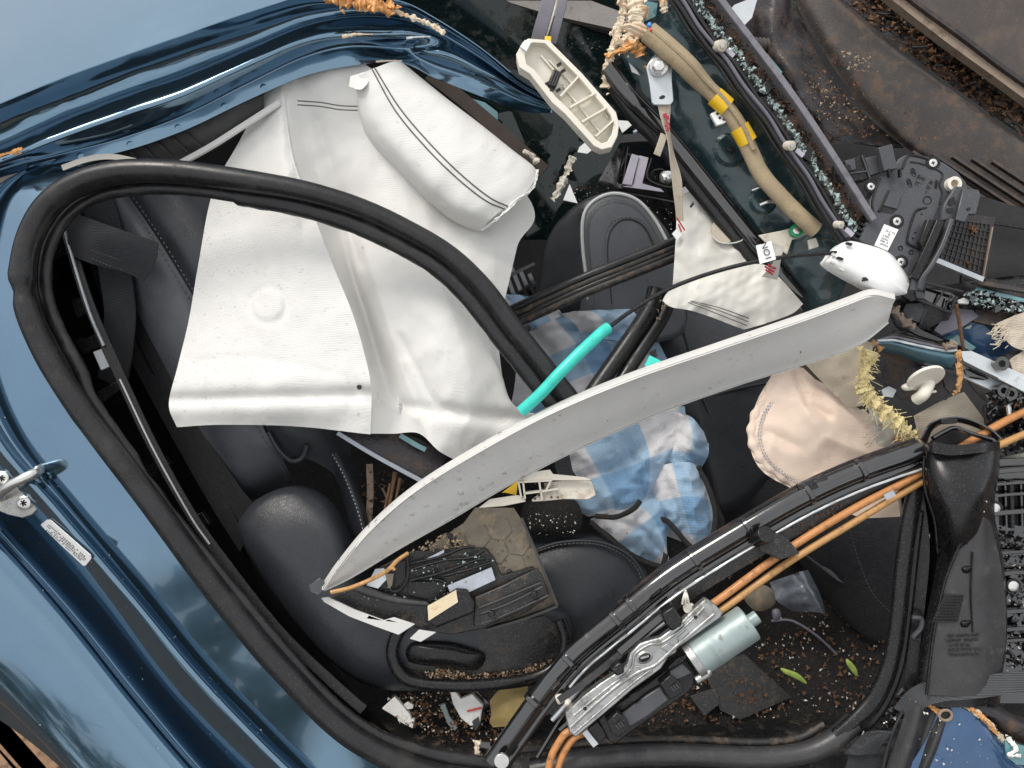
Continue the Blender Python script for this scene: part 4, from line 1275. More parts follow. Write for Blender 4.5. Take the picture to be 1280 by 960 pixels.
# dark slatted trim left of the headrest
sl = thing('slatted_guide', 'small black slatted bracket between the white airbag and the headrest', 'bracket', (650, 350, -300))
for k in range(4):
    MB().ribbon([(628 + k * 11, 330 + k * 4, -290), (648 + k * 11, 384, -300)], 5, 8, 6).build('slat', M['black_gloss'], sl)
MB().ribbon([(622, 352, -286), (668, 330, -290)], 4, 6, 6).build('cross_bar', M['grey_plastic'], sl)
MB().ribbon([(684, 350, -285), (700, 400, -290)], 2, 4, 6).build('wire_edge', M['steel_light'], sl)

# ================================================================== PASSENGER SEAT (black leather and mesh), right of the towel
s2 = thing('second_seat', 'black stitched seat with mesh cushion under the grey trim strip', 'seat', (900, 560, -330))
MB().pillow([(730, 440), (790, 380), (860, 385), (940, 410), (1000, 440), (1010, 520), (960, 600), (900, 640), (860, 560), (800, 520), (740, 520)], -300, 40, 8, 72, 2.5, (0.0, 0.2), back=60).build('backrest', M['leather'], s2, angle=80)
MB().pillow([(850, 520), (930, 500), (1010, 480), (1100, 560), (1150, 660), (1120, 780), (1040, 720), (960, 660), (880, 620)], -310, 36, 8, 72, 2.5, (0, 0.25), back=60).build('cushion', M['fabric_black'], s2, angle=80)
MB().pillow([(1000, 640), (1040, 620), (1120, 640), (1150, 700), (1130, 780), (1090, 800), (1050, 760), (1010, 700)], -240, 40, 8, 60, 2.4, (0.1, 0.2), back=60).build('bolster', M['fabric_black'], s2, angle=80)
stitches([(1056, 640, -196), (1070, 690, -192), (1090, 740, -190), (1118, 770, -196)], M['thread'], s2, 4, 2.5, 0.6)
stitches([(838, 408, -262), (880, 418, -258), (930, 432, -258), (980, 446, -262)], M['thread'], s2, 4, 2.5, 0.7)
stitches([(838, 416, -262), (880, 426, -258), (930, 440, -258), (980, 454, -262)], M['thread'], s2, 4, 2.5, 0.7)
MB().tube([(850, 400, -262), (862, 440, -258), (880, 500, -256), (905, 560, -262)], 2.2, 30, 8).build('seam', M['leather'], s2)
MB().tube([(872, 500, -262), (930, 484, -262), (990, 474, -262)], 2.2, 30, 8).build('seam', M['leather'], s2)
for i in range(9):
    MB().tube([(1003 + i * 3.4, 690 + i * 2.5, -204), (1020 + i * 3, 704 + i * 2.4, -200), (1036 + i * 2.2, 712 + i * 2, -202), (1046 + i * .6, 720 + i * 1, -206)], 1.1, 16, 5, scale=lambda u: 1 - 0.4 * u).build('rib', M['grey_plastic'], s2)

# ================================================================== TOWEL
tw = thing('checked_towel', 'crumpled blue and white checked cloth with a black bound hem', 'towel', (770, 620, -160))
FOLDS = [(((705, 604), (760, 586), (842, 528)), -11, 11), (((735, 640), (780, 604), (826, 556)), 8, 13), (((728, 566), (752, 606), (760, 636)), 6, 12), (((776, 548), (800, 582), (806, 620)), -10, 9),
         (((846, 540), (872, 560), (884, 556)), -9, 8), (((832, 604), (848, 640), (852, 662)), -10, 9), (((862, 584), (868, 630), (872, 684)), 8, 11), (((770, 652), (806, 664), (830, 696)), -9, 8), (((800, 626), (824, 650), (834, 690)), 7, 10),
         (((650, 400), (690, 440), (720, 520)), -9, 10), (((700, 410), (760, 420), (800, 400)), -9, 9), (((740, 400), (770, 450), (790, 500)), 8, 12), (((690, 470), (730, 450), (780, 450)), 6, 10)]
def towd(x, y, u, v):
    return sum(crease(x, y, p, q, k) for p, q, k in FOLDS) + 7 * fbm(x * .022, y * .022, 4) - 15 * abs(fbm(x * .021 + y * .016, y * .018 - x * .012, 9)) - 9 * abs(fbm(x * .045, y * .03, 14))
def towel_piece(curves, nu, nv, uvs, disp=towd, name='fold'):
    g = Loft(curves, nu, nv, disp)
    m = MB()
    m.grid(g.P, 3.0, uvs)
    return g, m.build(name, M['towel'], tw, angle=80)
# upper folds, behind the seal and the teal tube
towel_piece([[(600, 376, -240), (640, 420, -230), (640, 500, -220), (600, 590, -210)], [(640, 368, -220), (672, 420, -200), (680, 490, -200), (650, 580, -200)], [(690, 376, -232), (716, 420, -226), (720, 490, -224), (700, 570, -224)]], 40, 10, (2.34, 1.25))
towel_piece([[(650, 420, -216), (690, 470, -210), (730, 530, -200)], [(700, 396, -190), (734, 440, -180), (768, 520, -180)], [(742, 384, -200), (772, 430, -200), (800, 500, -200)], [(770, 376, -236), (806, 400, -230), (840, 460, -230)]], 40, 10, (1.72, 1.72), lambda x, y, u, v: towd(x, y, u, v) + 12 * math.sin(v * 9 + u * 3))
towel_piece([[(700, 392, -170), (718, 404, -166), (730, 425, -176)], [(736, 388, -150), (752, 400, -148), (760, 424, -160)], [(790, 386, -190), (800, 404, -186), (790, 430, -186)]], 24, 8, (0.66, 0.96))
# lower hanging fold
gA, _ = towel_piece([
    [(690, 560, -180), (700, 600, -172), (716, 634, -160), (736, 646, -150)],
    [(720, 560, -150), (740, 596, -140), (756, 626, -130), (762, 641, -132)],
    [(770, 540, -140), (790, 580, -128), (800, 610, -122), (796, 632, -126)],
    [(830, 510, -160), (838, 550, -140), (828, 580, -136), (812, 622, -140)],
    [(856, 508, -190), (858, 540, -180), (846, 570, -176), (826, 606, -170)]], 60, 10, (1.05, 1.64))
gB, _ = towel_piece([
    [(812, 560, -190), (800, 590, -180), (792, 620, -176)],
    [(836, 520, -170), (834, 560, -150), (824, 600, -152)],
    [(862, 520, -150), (868, 552, -136), (850, 596, -150)],
    [(880, 540, -170), (886, 566, -160), (872, 592, -170)]], 40, 10, (0.84, 0.78))
gC, _ = towel_piece([
    [(738, 650, -140), (760, 666, -132), (790, 690, -124), (828, 708, -120)],
    [(764, 640, -130), (790, 652, -112), (812, 672, -104), (836, 700, -106)],
    [(800, 616, -140), (820, 636, -122), (830, 660, -114), (834, 688, -116)],
    [(830, 596, -160), (836, 620, -150), (836, 644, -146), (832, 664, -150)]], 50, 10, (1.14, 0.91))
gD, _ = towel_piece([
    [(800, 600, -160), (812, 630, -146), (826, 654, -140), (828, 668, -150)],
    [(826, 582, -140), (838, 620, -118), (850, 656, -110), (862, 680, -112)],
    [(862, 578, -130), (870, 620, -106), (876, 656, -102), (880, 682, -108)],
    [(876, 588, -150), (888, 624, -136), (892, 660, -130), (887, 680, -126)]], 50, 10, (1.14, 1.09))
for path in ([(738, 652, -128), (770, 680, -118), (800, 700, -112), (828, 709, -108)], [(828, 709, -108), (832, 690, -112), (822, 664, -128), (820, 652, -130), (832, 650, -120), (846, 664, -108), (862, 682, -102), (878, 688, -100), (890, 672, -112), (894, 640, -124), (884, 606, -136), (874, 588, -142)], [(744, 645, -118), (770, 646, -112), (792, 636, -112), (800, 626, -118)], [(846, 598, -140), (862, 590, -136), (876, 584, -146)]):
    MB().tube(path, 3.4, 60, 9, flat=0.7, noise_amp=0.35, noise_f=0.1).build('bound_hem', M['towel_hem'], tw, angle=80)
MB().pillow([(820, 655), (832, 648), (848, 664), (862, 688), (856, 706), (836, 712), (828, 690)], -160, 8, 5, 32).build('black_lining', M['towel_hem'], tw)  # lining behind the folds, in the black hem material
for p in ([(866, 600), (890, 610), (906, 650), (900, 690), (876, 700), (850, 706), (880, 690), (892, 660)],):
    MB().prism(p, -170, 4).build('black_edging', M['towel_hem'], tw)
MB().crumbs(scatter([(742, 650), (790, 650), (826, 700), (790, 690)], 30, -104, 5), .6, 1.6, 3).build('grass_bits', M['crumb_brown'], tw, kind='stuff', smooth=False)

# ================================================================== WEATHERSTRIPS ACROSS THE MIDDLE
ws = thing('muddy_weatherstrip', 'muddy ridged black weatherstrip resting below the headrest', 'weatherstrip', (740, 360, -120))
base = [(632, 398, -140), (680, 376, -125), (730, 354, -115), (780, 334, -108), (820, 318, -104), (850, 306, -104)]
for dy, r, mt in ((-7, 5.5, 'rubber'), (0, 4.5, 'rubber_dirty'), (6, 4, 'rubber'), (12, 5, 'rubber_dirty')):
    MB().tube([(x + dy * .2, y + dy, w) for x, y, w in base], r, 60, 10, noise_amp=0.25, noise_f=.05).build('ridge', M[mt], ws, angle=80)
MB().ribbon([(x, y + 5, w - 3) for x, y, w in base], 26, 4, 40).build('web', M['rubber_dirty'], ws)
torn([(634, 396, -134), (640, 408, -132), (652, 416, -132), (662, 408, -130)], 8, 'rubber_dirty', 'torn_end', 41, ws, .6, 30)
MB().crumbs(scatter([(640, 392), (690, 372), (760, 346), (830, 318), (835, 326), (760, 360), (690, 392), (650, 410)], 150, lambda x, y: -108 - (840 - x) * .14, 4), .8, 2.4, 6).build('mud_crumbs', M['crumb_brown'], ws, kind='stuff', smooth=False)

w2 = thing('rubber_strip', 'twin black rubber strip running under the grey trim from the milky sheet', 'weatherstrip', (780, 440, -110))
MB().tube([(820, 362, -130), (812, 388, -124), (780, 436, -108), (745, 486, -92), (726, 516, -86)], 11, 50, 12).build('ridge', M['rubber'], w2, angle=80)
MB().tube([(838, 366, -136), (828, 396, -128), (796, 446, -110), (764, 496, -94), (748, 520, -88)], 9, 50, 12).build('ridge', M['rubber'], w2, angle=80)
MB().crumbs(scatter([(826, 375), (840, 372), (826, 400), (815, 400)], 40, -114, 4), .8, 2, 6).build('mud_crumbs', M['crumb_tan'], w2, kind='stuff', smooth=False)

# ================================================================== GREY PILLAR TRIM across the picture
gt = thing('grey_pillar_trim', 'long curved light grey pillar trim strip lying across the wreck with rain beads', 'trim panel', (700, 560, 50))
topc = [(404, 734, 20), (424, 705, 24), (462, 660, 30), (520, 610, 36), (600, 560, 44), (690, 512, 50), (790, 470, 56), (900, 432, 60), (1000, 398, 62), (1060, 376, 61), (1090, 366, 60), (1119, 371, 56)]
botc = [(405, 737, 14), (440, 720, 10), (500, 684, 6), (562, 649, 6), (640, 603, 8), (730, 557, 10), (820, 517, 14), (920, 481, 20), (1000, 456, 26), (1050, 440, 30), (1080, 426, 34), (1110, 402, 40)]
tl = Loft([
    [(x - 1, y - 5, w - 12) for x, y, w in topc],
    [(x - .6, y - 3, w - 6) for x, y, w in topc],
    [(x, y + 2.5, w + 3.0) for x, y, w in topc],
    [(x, y + 4, w + 3.2) for x, y, w in topc],
    [tuple(Vector(a).lerp(Vector(b), 0.3) + Vector((0, 0, 4))) for a, b in zip(topc, botc)],
    [tuple(Vector(a).lerp(Vector(b), 0.68) + Vector((0, 0, 3.5))) for a, b in zip(topc, botc)],
    [tuple(Vector(a).lerp(Vector(b), 0.97)) for a, b in zip(topc, botc)],
    botc], 120, 4, lambda x, y, u, v: 0.5 * fbm(x * .01, y * .01))
to_ = MB().grid(tl.P, 2.2).build('strip', M['grey_trim'], gt, angle=50)
drops_on(to_, 110, 0.9, 3.0, 11, M['water'], test=lambda x, y: x < 720)
drops_on(to_, 40, 0.8, 2.0, 12, M['water'], test=lambda x, y: x >= 720)
MB().ngon([(386, 732), (400, 722), (408, 735), (398, 745), (388, 741)], 22, 5).build('snapped_tip', M['grey_plastic'], gt, bevel=1)
MB().crumbs([W((x, y, tl.at(.5, .5)[2] + 8)) for x, y in ((760, 526), (905, 436), (1000, 440), (700, 520))], 1.5, 3, 3).build('dirt_specks', M['crumb_brown'], gt, kind='stuff', smooth=False)

# teal tube with its cable
tt = thing('teal_tube', 'bright teal plastic tube on the end of a thin black cable', 'tube', (706, 460, 30))
MB().tube([(652, 514, 36), (676, 492, 46), (700, 466, 50), (726, 440, 46), (752, 416, 36), (760, 410, 32)], 7.6, 40, 14).build('sleeve', M['teal'], tt, angle=60)
MB().tube([(756, 413, 34), (790, 388, 24), (830, 364, 20), (880, 344, 22), (940, 328, 30), (1000, 319, 38), (1046, 316, 44)], 2.7, 80, 8).build('cable', M['black'], tt)
t2 = thing('teal_scrap', 'small broken teal plastic scrap at the upper edge of the grey trim', 'plastic scrap', (816, 450, 20))
MB().prism([(806, 456), (812, 444), (820, 448), (828, 452), (820, 460), (808, 463)], 42, 8, (0.2, .2)).build('scrap', M['teal'], t2, bevel=.6)
MB().prism([(812, 440), (820, 436), (822, 446), (814, 449)], 34, 3).build('pale_flake', M['towel_hem'], t2)

# ================================================================== MILKY SHEET with cable tag
ms = thing('milky_sheet', 'folded translucent milky plastic sheet between the headrest and the dark pillar', 'plastic sheet', (910, 330, -60))
MB().loft([[(846, 246, -60), (845, 290, -56), (842, 340, -50), (840, 372, -50)], [(866, 238, -48), (872, 280, -40), (880, 330, -34), (880, 380, -34)], [(888, 236, -50), (916, 270, -50), (936, 310, -44), (944, 340, -44)], [(896, 244, -70), (926, 276, -70), (936, 300, -66), (948, 336, -60)]], 60, 14, wr(.025, 6, 3), thick=1).build('upper_flap', M['clear'], ms, angle=80)
MB().loft([[(828, 376, -34), (834, 366, -32), (850, 354, -32), (872, 346, -36)], [(840, 384, -30), (862, 372, -26), (900, 352, -24), (946, 330, -30)], [(870, 390, -28), (910, 376, -22), (945, 362, -22), (972, 345, -26)], [(930, 412, -24), (958, 404, -20), (990, 392, -20), (1004, 380, -34)]], 60, 14, lambda x, y, u, v: wr(.03, 4, 6)(x, y, u, v) + .3 * math.sin((x + y * 1.6) * .28) * (1 if v > .4 else .3), thick=1).build('lower_flap', M['clear'], ms, angle=80)
MB().loft([[(948, 336, -50), (970, 350, -46), (1002, 386, -44)], [(972, 346, -56), (990, 364, -60), (1004, 390, -66)]], 12, 6, thick=1).build('side_fold', M['clear'], ms, angle=80)
MB().cyl(906, 287, -37, 16.5, 14, 40).build('round_boss', M['tan_disc'], ms)
MB().tube([(886, 290, -31), (898, 302, -30), (914, 304, -30), (928, 300, -34), (932, 290, -38), (922, 276, -38)], 0.9, 40, 6).build('embossed_line', M['clear'], ms)
for k in (0, 5, 9):
    MB().tube([(860 + k * .5, 378 - k * .2, -21), (896 + k * .4, 392 - k * .8, -19), (934 + k * .3, 407 - k, -20)], 0.6, 20, 5).build('printed_line', M['thread'], ms)
MB().prism([(862, 258), (866, 252), (868, 255), (864, 260)], -30, 1).build('slot', M['ink'], ms)
MB().prism([(840, 292), (846, 286), (852, 294), (846, 300)], -44, 2).build('white_corner', M['white'], ms)

tg = thing('cable_tag', 'white NO1 tag folded over the thin black cable', 'tag', (958, 318, 30))
MB().ngon([(945, 307), (964, 301), (970, 324), (950, 330)], 38, 1.2, (0.05, .1)).build('tag_face', M['paper'], tg)
text('NO1', 957.5, 314, 39.6, 11, -72, M['ink'], tg)
MB().loft([[(962, 302, 20), (968, 326, 22), (952, 346, 10)], [(980, 308, 10), (976, 326, 14), (972, 350, 2)]], 14, 4, wr(.05, 3, 7), thick=.8).build('clear_tape', M['airbag2'], tg)
for a, b in (((956, 333), (968, 340)), ((960, 331), (970, 336)), ((957, 337), (966, 343))):
    MB().rod((a[0], a[1], 18), (b[0], b[1], 16), 1.2, 5).build('red_scrawl', M['ink_red'], tg)

# ================================================================== tan strap with bolt bracket
bs = thing('bolted_bracket', 'zinc seat belt bracket bolted to the pillar with a torn cream strap', 'bracket', (826, 90, 20))
MB().ngon([(811, 78), (816, 70), (826, 66), (836, 70), (840, 80), (840, 100), (842, 126), (838, 131), (818, 131), (815, 128), (812, 104), (808, 84)], 26, 4).build('plate', M['steel_light'], bs, bevel=.8)
MB().cyl(824, 82, 33, 12, 6, 24).build('washer', M['steel'], bs, bevel=.5)
MB().cyl(824, 82, 42, 8, 9, 6, dome=2).build('hex_head', M['screw'], bs, bevel=.8)
MB().pillow([(821, 122), (828, 117), (834, 119), (832, 124), (824, 126)], 25, 1.5, 3, 20).build('slot', M['dark'], bs)
MB().ribbon([(830, 128, 20), (832, 150, 18), (836, 172, 12), (841, 200, 4), (846, 225, -4), (848, 250, -14), (850, 276, -24)], 15, 1.5, 40, roll=lambda u: 60 * math.sin(u * 5), scale=lambda u: 1.1 - .6 * u if u < .5 else .8).build('strap', M['cream'], bs)
MB().ribbon([(830, 168, 16), (826, 180, 16), (821, 194, 14)], 9, 1.5, 12, roll=20).build('strap_end', M['cream'], bs)
marks([(829, 142), (836, 141), (838, 164), (832, 165)], 8, 3, M['ink_red'], bs, 23, 4, .9, .8, name='red_print')
for a, b in (((846, 272), (856, 288)), ((848, 280), (852, 290))):
    MB().rod((a[0], a[1], -16), (b[0], b[1], -18), 1, 5).build('red_thread', M['ink_red'], bs)

# ================================================================== CRUSHED FRONT PILLAR
pi = thing('crushed_pillar', 'crushed dark green pillar frame running diagonally with bolts and torn sealer', 'car pillar', (900, 200, -40))
MB().loft([[(770, 60, -20), (800, 110, -30), (860, 190, -40), (930, 290, -50), (1010, 400, -60)],
           [(790, 20, 0), (830, 90, -14), (900, 190, -26), (960, 280, -36), (1040, 390, -40)],
           [(812, -10, 6), (860, 70, -4), (930, 170, -14), (990, 260, -20), (1060, 350, -26)],
           [(850, -20, 10), (896, 60, 6), (960, 160, 2), (1020, 250, -4), (1080, 330, -10)]], 60, 8, lambda x, y, u, v: 3.5 * fbm(x * .018, y * .018, 8), thick=2).build('panel', M['paint_in'], pi, angle=80)
MB().tube([(758, 84, 14), (790, 124, 4), (830, 164, -14), (880, 224, -26), (940, 298, -36), (1000, 372, -44)], 11, 70, 12, flat=.7, noise_amp=.12, noise_f=.03).build('edge_rubber', M['black_gloss'], pi, angle=80)
MB().tube([(756, 92, 8), (786, 140, -6), (824, 180, -20), (872, 240, -32), (930, 312, -42), (990, 386, -50)], 8, 70, 10, noise_amp=.1, noise_f=.03).build('edge_lip', M['rubber'], pi, angle=80)
for x, y, r, dx in ((914, 186, 11, 0), (955, 250, 9, 0)):
    o = MB().cyl(x, y, -14, r * 1.6, 5, 24, r2=r * 2.0, dome=1).build('emboss', M['paint_in'], pi)
    MB().pillow([(x - 6, y), (x, y - 4), (x + 6, y), (x, y + 4)], -11, 1.2, 3, 20).build('hole', M['dark'], o)
MB().tube([(940, 238, -18), (952, 234, -14), (962, 236, -16)], 1.6, 16, 6).build('wire_loop', M['screw'], pi)
MB().tube([(950, 256, -12), (962, 252, -8), (974, 254, -12)], 2.2, 16, 6).build('wire_loop', M['screw'], pi)
MB().ngon([(948, 294), (978, 288), (1006, 280), (1012, 292), (990, 300), (984, 318), (972, 310), (958, 304)], -8, 3).build('mount_plate', M['ivory_dirty'], pi, bevel=.6)
MB().cyl(996, 288, 0, 8, 7, 20).build('green_bush', M['green_wire'], pi)
MB().cyl(996, 288, 2, 5, 6, 6, dome=1).build('hex_nut', M['screw'], pi)
torn([(776, -8, 14), (778, 20, 16), (770, 44, 18), (764, 66, 16), (758, 84, 14), (757, 110, 8)], 11, 'cream_torn', 'torn_sealer', 51, pi, .9, 70)
torn([(786, -8, 16), (796, 18, 20), (792, 44, 22), (778, 60, 20)], 26, 'cream_torn', 'torn_panel', 52, pi, .5, 40)
torn([(784, 50, 24), (796, 58, 22), (800, 70, 18)], 15, 'rust', 'torn_sealer', 53, pi, .8, 24)
torn([(758, 72, 24), (770, 64, 26), (788, 58, 26), (796, 50, 24)], 7, 'rust', 'torn_sealer', 54, pi, .8, 30)
MB().prism([(800, 0), (822, 4), (820, 20), (804, 28)], 12, 2).build('pale_flange', M['glass_teal'], pi)
torn([(828, -6, 30), (830, 8, 30), (832, 16, 28)], 11, 'cream_torn', 'torn_sealer', 58, pi, .6, 14)
MB().prism([(786, 78), (796, 88), (800, 94), (790, 90)], 2, 1).build('white_scratch', M['white'], pi)

hf = thing('foam_harness', 'beige foam wrapped wire harness with two yellow tape bands along the pillar', 'wire harness', (900, 130, 30))
hp = [(810, 40, 36), (832, 58, 38), (856, 80, 36), (878, 104, 30), (900, 126, 26), (922, 156, 22), (938, 190, 16), (952, 218, 14), (976, 246, 14), (1002, 272, 14), (1020, 288, 10)]
MB().tube(hp, 12.2, 120, 14, flat=.8, scale=lambda u: 1.12 if u < .22 else 1.12 - .25 * min(1, (u - .22) / .1), noise_amp=.10, noise_f=.06).build('foam_sleeve', M['foam_beige'], hf, angle=80)
MB().tube([(p[0] + 4, p[1] - 3, p[2] + 9) for p in hp[:7]], 3.5, 60, 8).build('sleeve_seam', M['foam_beige'], hf)
for a, b in (((893, 120, 28), (909, 134, 26)), ((924, 159, 22), (935, 178, 18))):
    MB().tube([a, tuple((Vector(a) + Vector(b)) / 2), b], 12.4, 10, 16, flat=.85, noise_amp=.06).build('yellow_tape', M['yellow'], hf, angle=70)
for x, y, c in ((812, 31, 'blue_wire'), (814, 37, 'red_wire')):
    MB().pillow([(x - 3, y), (x, y - 3.5), (x + 3, y), (x, y + 3.5)], 46, 3, 4, 20).build('wire_end', M[c], hf)
wcl = MB().ngon([(888, 142), (902, 135), (911, 149), (906, 154), (896, 157)], 24, 6).build('white_clip', M['white'], hf, bevel=1)
for x, y in ((897, 142), (900, 147), (905, 149)):
    MB().box(x, y, 25, 3, 3, 1, 30).build('hole', M['dark'], wcl)
wc2 = MB().ngon([(1010, 300), (1020, 297), (1024, 308), (1012, 312)], 0, 4).build('white_clip', M['ivory'], hf, bevel=.7)

gc = thing('broken_window_channel', 'black window channel full of crushed glass running down the pillar', 'window channel', (960, 150, 20))
gp = [(838, -16, 40), (866, 26, 42), (904, 76, 42), (940, 124, 42), (974, 172, 40), (1012, 230, 38), (1056, 300, 34)]
def off(path, d, dw=0):
    return [(p[0] + d * .82, p[1] - d * .57, p[2] + dw) for p in path]
MB().ribbon(off(gp, 24, -12), 44, 3, 60).build('channel_bed', M['mud_black'], gc)
for d, dw, r, mt in ((-4, 2, 3.2, 'rubber'), (3, 4, 2.6, 'purple'), (8, 0, 2.6, 'rubber'), (-9, -3, 3, 'rubber')):
    MB().tube([(p[0], p[1] + 2.2 * math.sin(i * 2.1 + d), p[2]) for i, p in enumerate(resample(off(gp, d, dw), 14))], r, 90, 8, noise_amp=.25, noise_f=.04).build('seal_lip', M[mt], gc, angle=80)
MB().ribbon(off(gp, 43, 6), 8, 9, 60).build('outer_rail', M['lilac_grey'], gc, bevel=1)
r9 = random.Random(77)
sp_ = []
for p in resample(off(gp, 18, -4), 420):
    sp_.append(W((p[0] + r9.gauss(0, 2.6), p[1] + r9.gauss(0, 2.6), p[2] + r9.uniform(-1, 4))))
MB().crumbs(sp_, 1.2, 3.8, 21, .8).build('crushed_glass', M['glass_crumb'], gc, kind='stuff', smooth=False)
br = [W((p[0] + r9.gauss(0, 4), p[1] + r9.gauss(0, 4), p[2] + r9.uniform(-2, 2))) for p in resample(off(gp, 31, -8), 300)]
MB().crumbs(br, .8, 2.6, 22, .6).build('brown_grit', M['crumb_brown'], gc, kind='stuff', smooth=False)
for x, y, r in ((903, 57, 7.5), (990, 182, 6), (1052, 281, 4.5)):
    o = MB().cyl(x, y, 52, r, 10, 22, tilt=(15, 20), dome=.8).build('rail_button', M['ivory_dirty'], gc)
    MB().cyl(x, y, 54, r * .35, 2, 12, tilt=(15, 20)).build('button_boss', M['steel'], o)
    MB().box(x + 10, y + 9, 44, 12, 6, 4, -40).build('button_stem', M['lilac'], o)
for x, y in ((880, 16), (924, 78), (960, 108), (1010, 192), (872, 8)):
    MB().box(x, y, 40, 12, 14, 6, -35).build('channel_block', M['black'], gc, bevel=.8)
# ================================================================== TOP RIGHT: muddy panels beyond the pillar
mp = thing('muddy_scuttle', 'broad muddy grey scuttle panel with ribbed end at the top right', 'car panel', (1150, 120, -180))
mpL = Loft([
    [(978, -30, -210), (1026, 60, -190), (1112, 168, -176), (1300, 300, -160)],
    [(990, -34, -196), (1050, 60, -172), (1140, 168, -160), (1310, 290, -140)],
    [(1010, -30, -186), (1110, 64, -166), (1200, 130, -152), (1310, 210, -136)],
    [(1014, -36, -206), (1116, 56, -186), (1206, 124, -172), (1316, 204, -156)]], 50, 8, lambda x, y, u, v: 3 * fbm(x * .012, y * .012, 2))
MB().grid(mpL.P, 4).build('panel', M['mud_panel'], mp, angle=60)
for k in range(5):
    x0, y0 = 1140 + k * 25, 190 + k * 3.0
    MB().ribbon([(x0, y0, -146 + k * 3), (1320, y0 + .655 * (1320 - x0), -126 + k * 3)], 3.4, 7, 8).build('rib', M['mud_panel'], mp)
MB().crumbs(scatter([(1010, 20), (1100, 100), (1270, 220), (1270, 250), (1120, 160), (1030, 70)], 140, lambda x, y: -140, 8), .6, 2.6, 31).build('bark_bits', M['crumb_brown'], mp, kind='stuff', smooth=False)
MB().crumbs(scatter([(1050, 60), (1090, 70), (1100, 90), (1060, 88)], 60, -155, 9), .8, 3, 33).build('mud_crumbs', M['crumb_tan'], mp, kind='stuff', smooth=False)

md2 = thing('folded_lining', 'mud smeared dark plastic lining folded beside the broken window channel', 'car panel', (1020, 110, -200))
MB().loft([[(934, -20, -220), (942, 60, -226), (980, 140, -224), (1010, 186, -216)], [(966, -20, -190), (976, 60, -176), (1010, 130, -176), (1050, 180, -186)], [(990, -10, -214), (1024, 70, -206), (1068, 130, -206), (1130, 184, -206)]], 40, 10, lambda x, y, u, v: 6 * fbm(x * .03, y * .03, 3) - 10 * math.exp(-((x - 985) / 16) ** 2 - ((y - 40) / 20) ** 2), thick=3).build('panel', M['mud_dark'], md2, angle=80)
MB().pillow([(988, 150), (1006, 146), (1020, 160), (1018, 176), (1004, 180), (994, 168)], -168, 10, 5, 30).build('foam_block', M['foam_beige'], md2)
MB().crumbs(scatter([(980, 80), (1040, 90), (1110, 170), (1020, 176), (990, 130)], 260, lambda x, y: -178, 10), .8, 3.2, 32).build('bark_bits', M['crumb_brown'], md2, kind='stuff', smooth=False)
MB().crumbs(scatter([(1000, 90), (1040, 100), (1080, 150), (1020, 150)], 110, lambda x, y: -174, 12), .6, 2.4, 35).build('mud_crumbs', M['crumb_tan'], md2, kind='stuff', smooth=False)
for pl, mt, w in (([(900, 26), (918, 6), (948, -6), (940, 22), (916, 46)], 'steel_light', -120), ([(942, 94), (957, 64), (978, 90), (962, 112)], 'glass_teal', -150), ([(960, 96), (990, 130), (1000, 160), (984, 150)], 'paint_blue', -170)):
    MB().prism(pl, w, 3, (0.2, -0.1)).build('glass_shard', M[mt], md2)
MB().tube([(922, 50, -140), (938, 56, -140), (958, 58, -144)], 9, 40, 12, scale=lambda u: 1 + .16 * math.sin(u * 45)).build('corrugated_hose', M['mud_panel'], md2, angle=30)

db = thing('debris_gutter', 'black gutter packed with wet muddy debris between two brown panels', 'debris', (1150, 90, -200))
dbL = Loft([[(1004, -40, -200), (1116, 52, -196), (1210, 122, -190), (1320, 200, -180)], [(1050, -40, -214), (1150, 44, -210), (1230, 106, -204), (1320, 168, -196)], [(1090, -40, -196), (1180, 40, -190), (1250, 92, -184), (1320, 140, -176)]], 120, 20, lambda x, y, u, v: 7 * fbm(x * .06, y * .06, 3, 4))
MB().grid(dbL.P).build('wet_debris', M['mud_black'], db, angle=80)
MB().crumbs([W(tuple(dbL.at(r9.random(), r9.random(), 2))) for i in range(900)], 1, 5.5, 41, .6).build('bark_bits', M['crumb_brown'], db, kind='stuff', smooth=False)
MB().crumbs([W(tuple(dbL.at(r9.random(), r9.uniform(.6, 1), 3))) for i in range(300)], .8, 3, 42, .6).build('grit', M['crumb_tan'], db, kind='stuff', smooth=False)
for i in range(60):
    p = dbL.at(r9.random(), r9.uniform(0.1, .9), 4)
    a = r9.uniform(-.9, .1)
    l = r9.uniform(8, 24)
    if i == 0:
        mtw = MB()
    mtw.rod((p[0], p[1], p[2]), (p[0] + l * math.cos(a), p[1] - l * math.sin(a) , p[2] + r9.uniform(-2, 3)), r9.uniform(.7, 1.8), 5)
mtw.build('twigs', M['mud_dark'], db, kind='stuff')

slb = thing('brown_slab', 'scuffed brown grey slab with a sandy broken edge in the top right corner', 'panel', (1230, 40, -150))
MB().prism([(1098, -40), (1340, -60), (1340, 160), (1280, 112), (1190, 50)], -140, 20, (0, -.3)).build('slab_face', M['slab'], slb)
MB().ribbon([(1080, -30, -142), (1130, 10, -142), (1190, 56, -142), (1240, 92, -142), (1300, 136, -142)], 12, 14, 40, noise_amp=.06, noise_f=.05).build('sandy_edge', M['tan_edge'], slb)
MB().ribbon([(1088, -40, -134), (1140, 4, -134), (1200, 48, -134), (1250, 86, -134), (1310, 128, -134)], 5, 14, 40, noise_amp=.06, noise_f=.05).build('dark_seam', M['mud_dark'], slb)

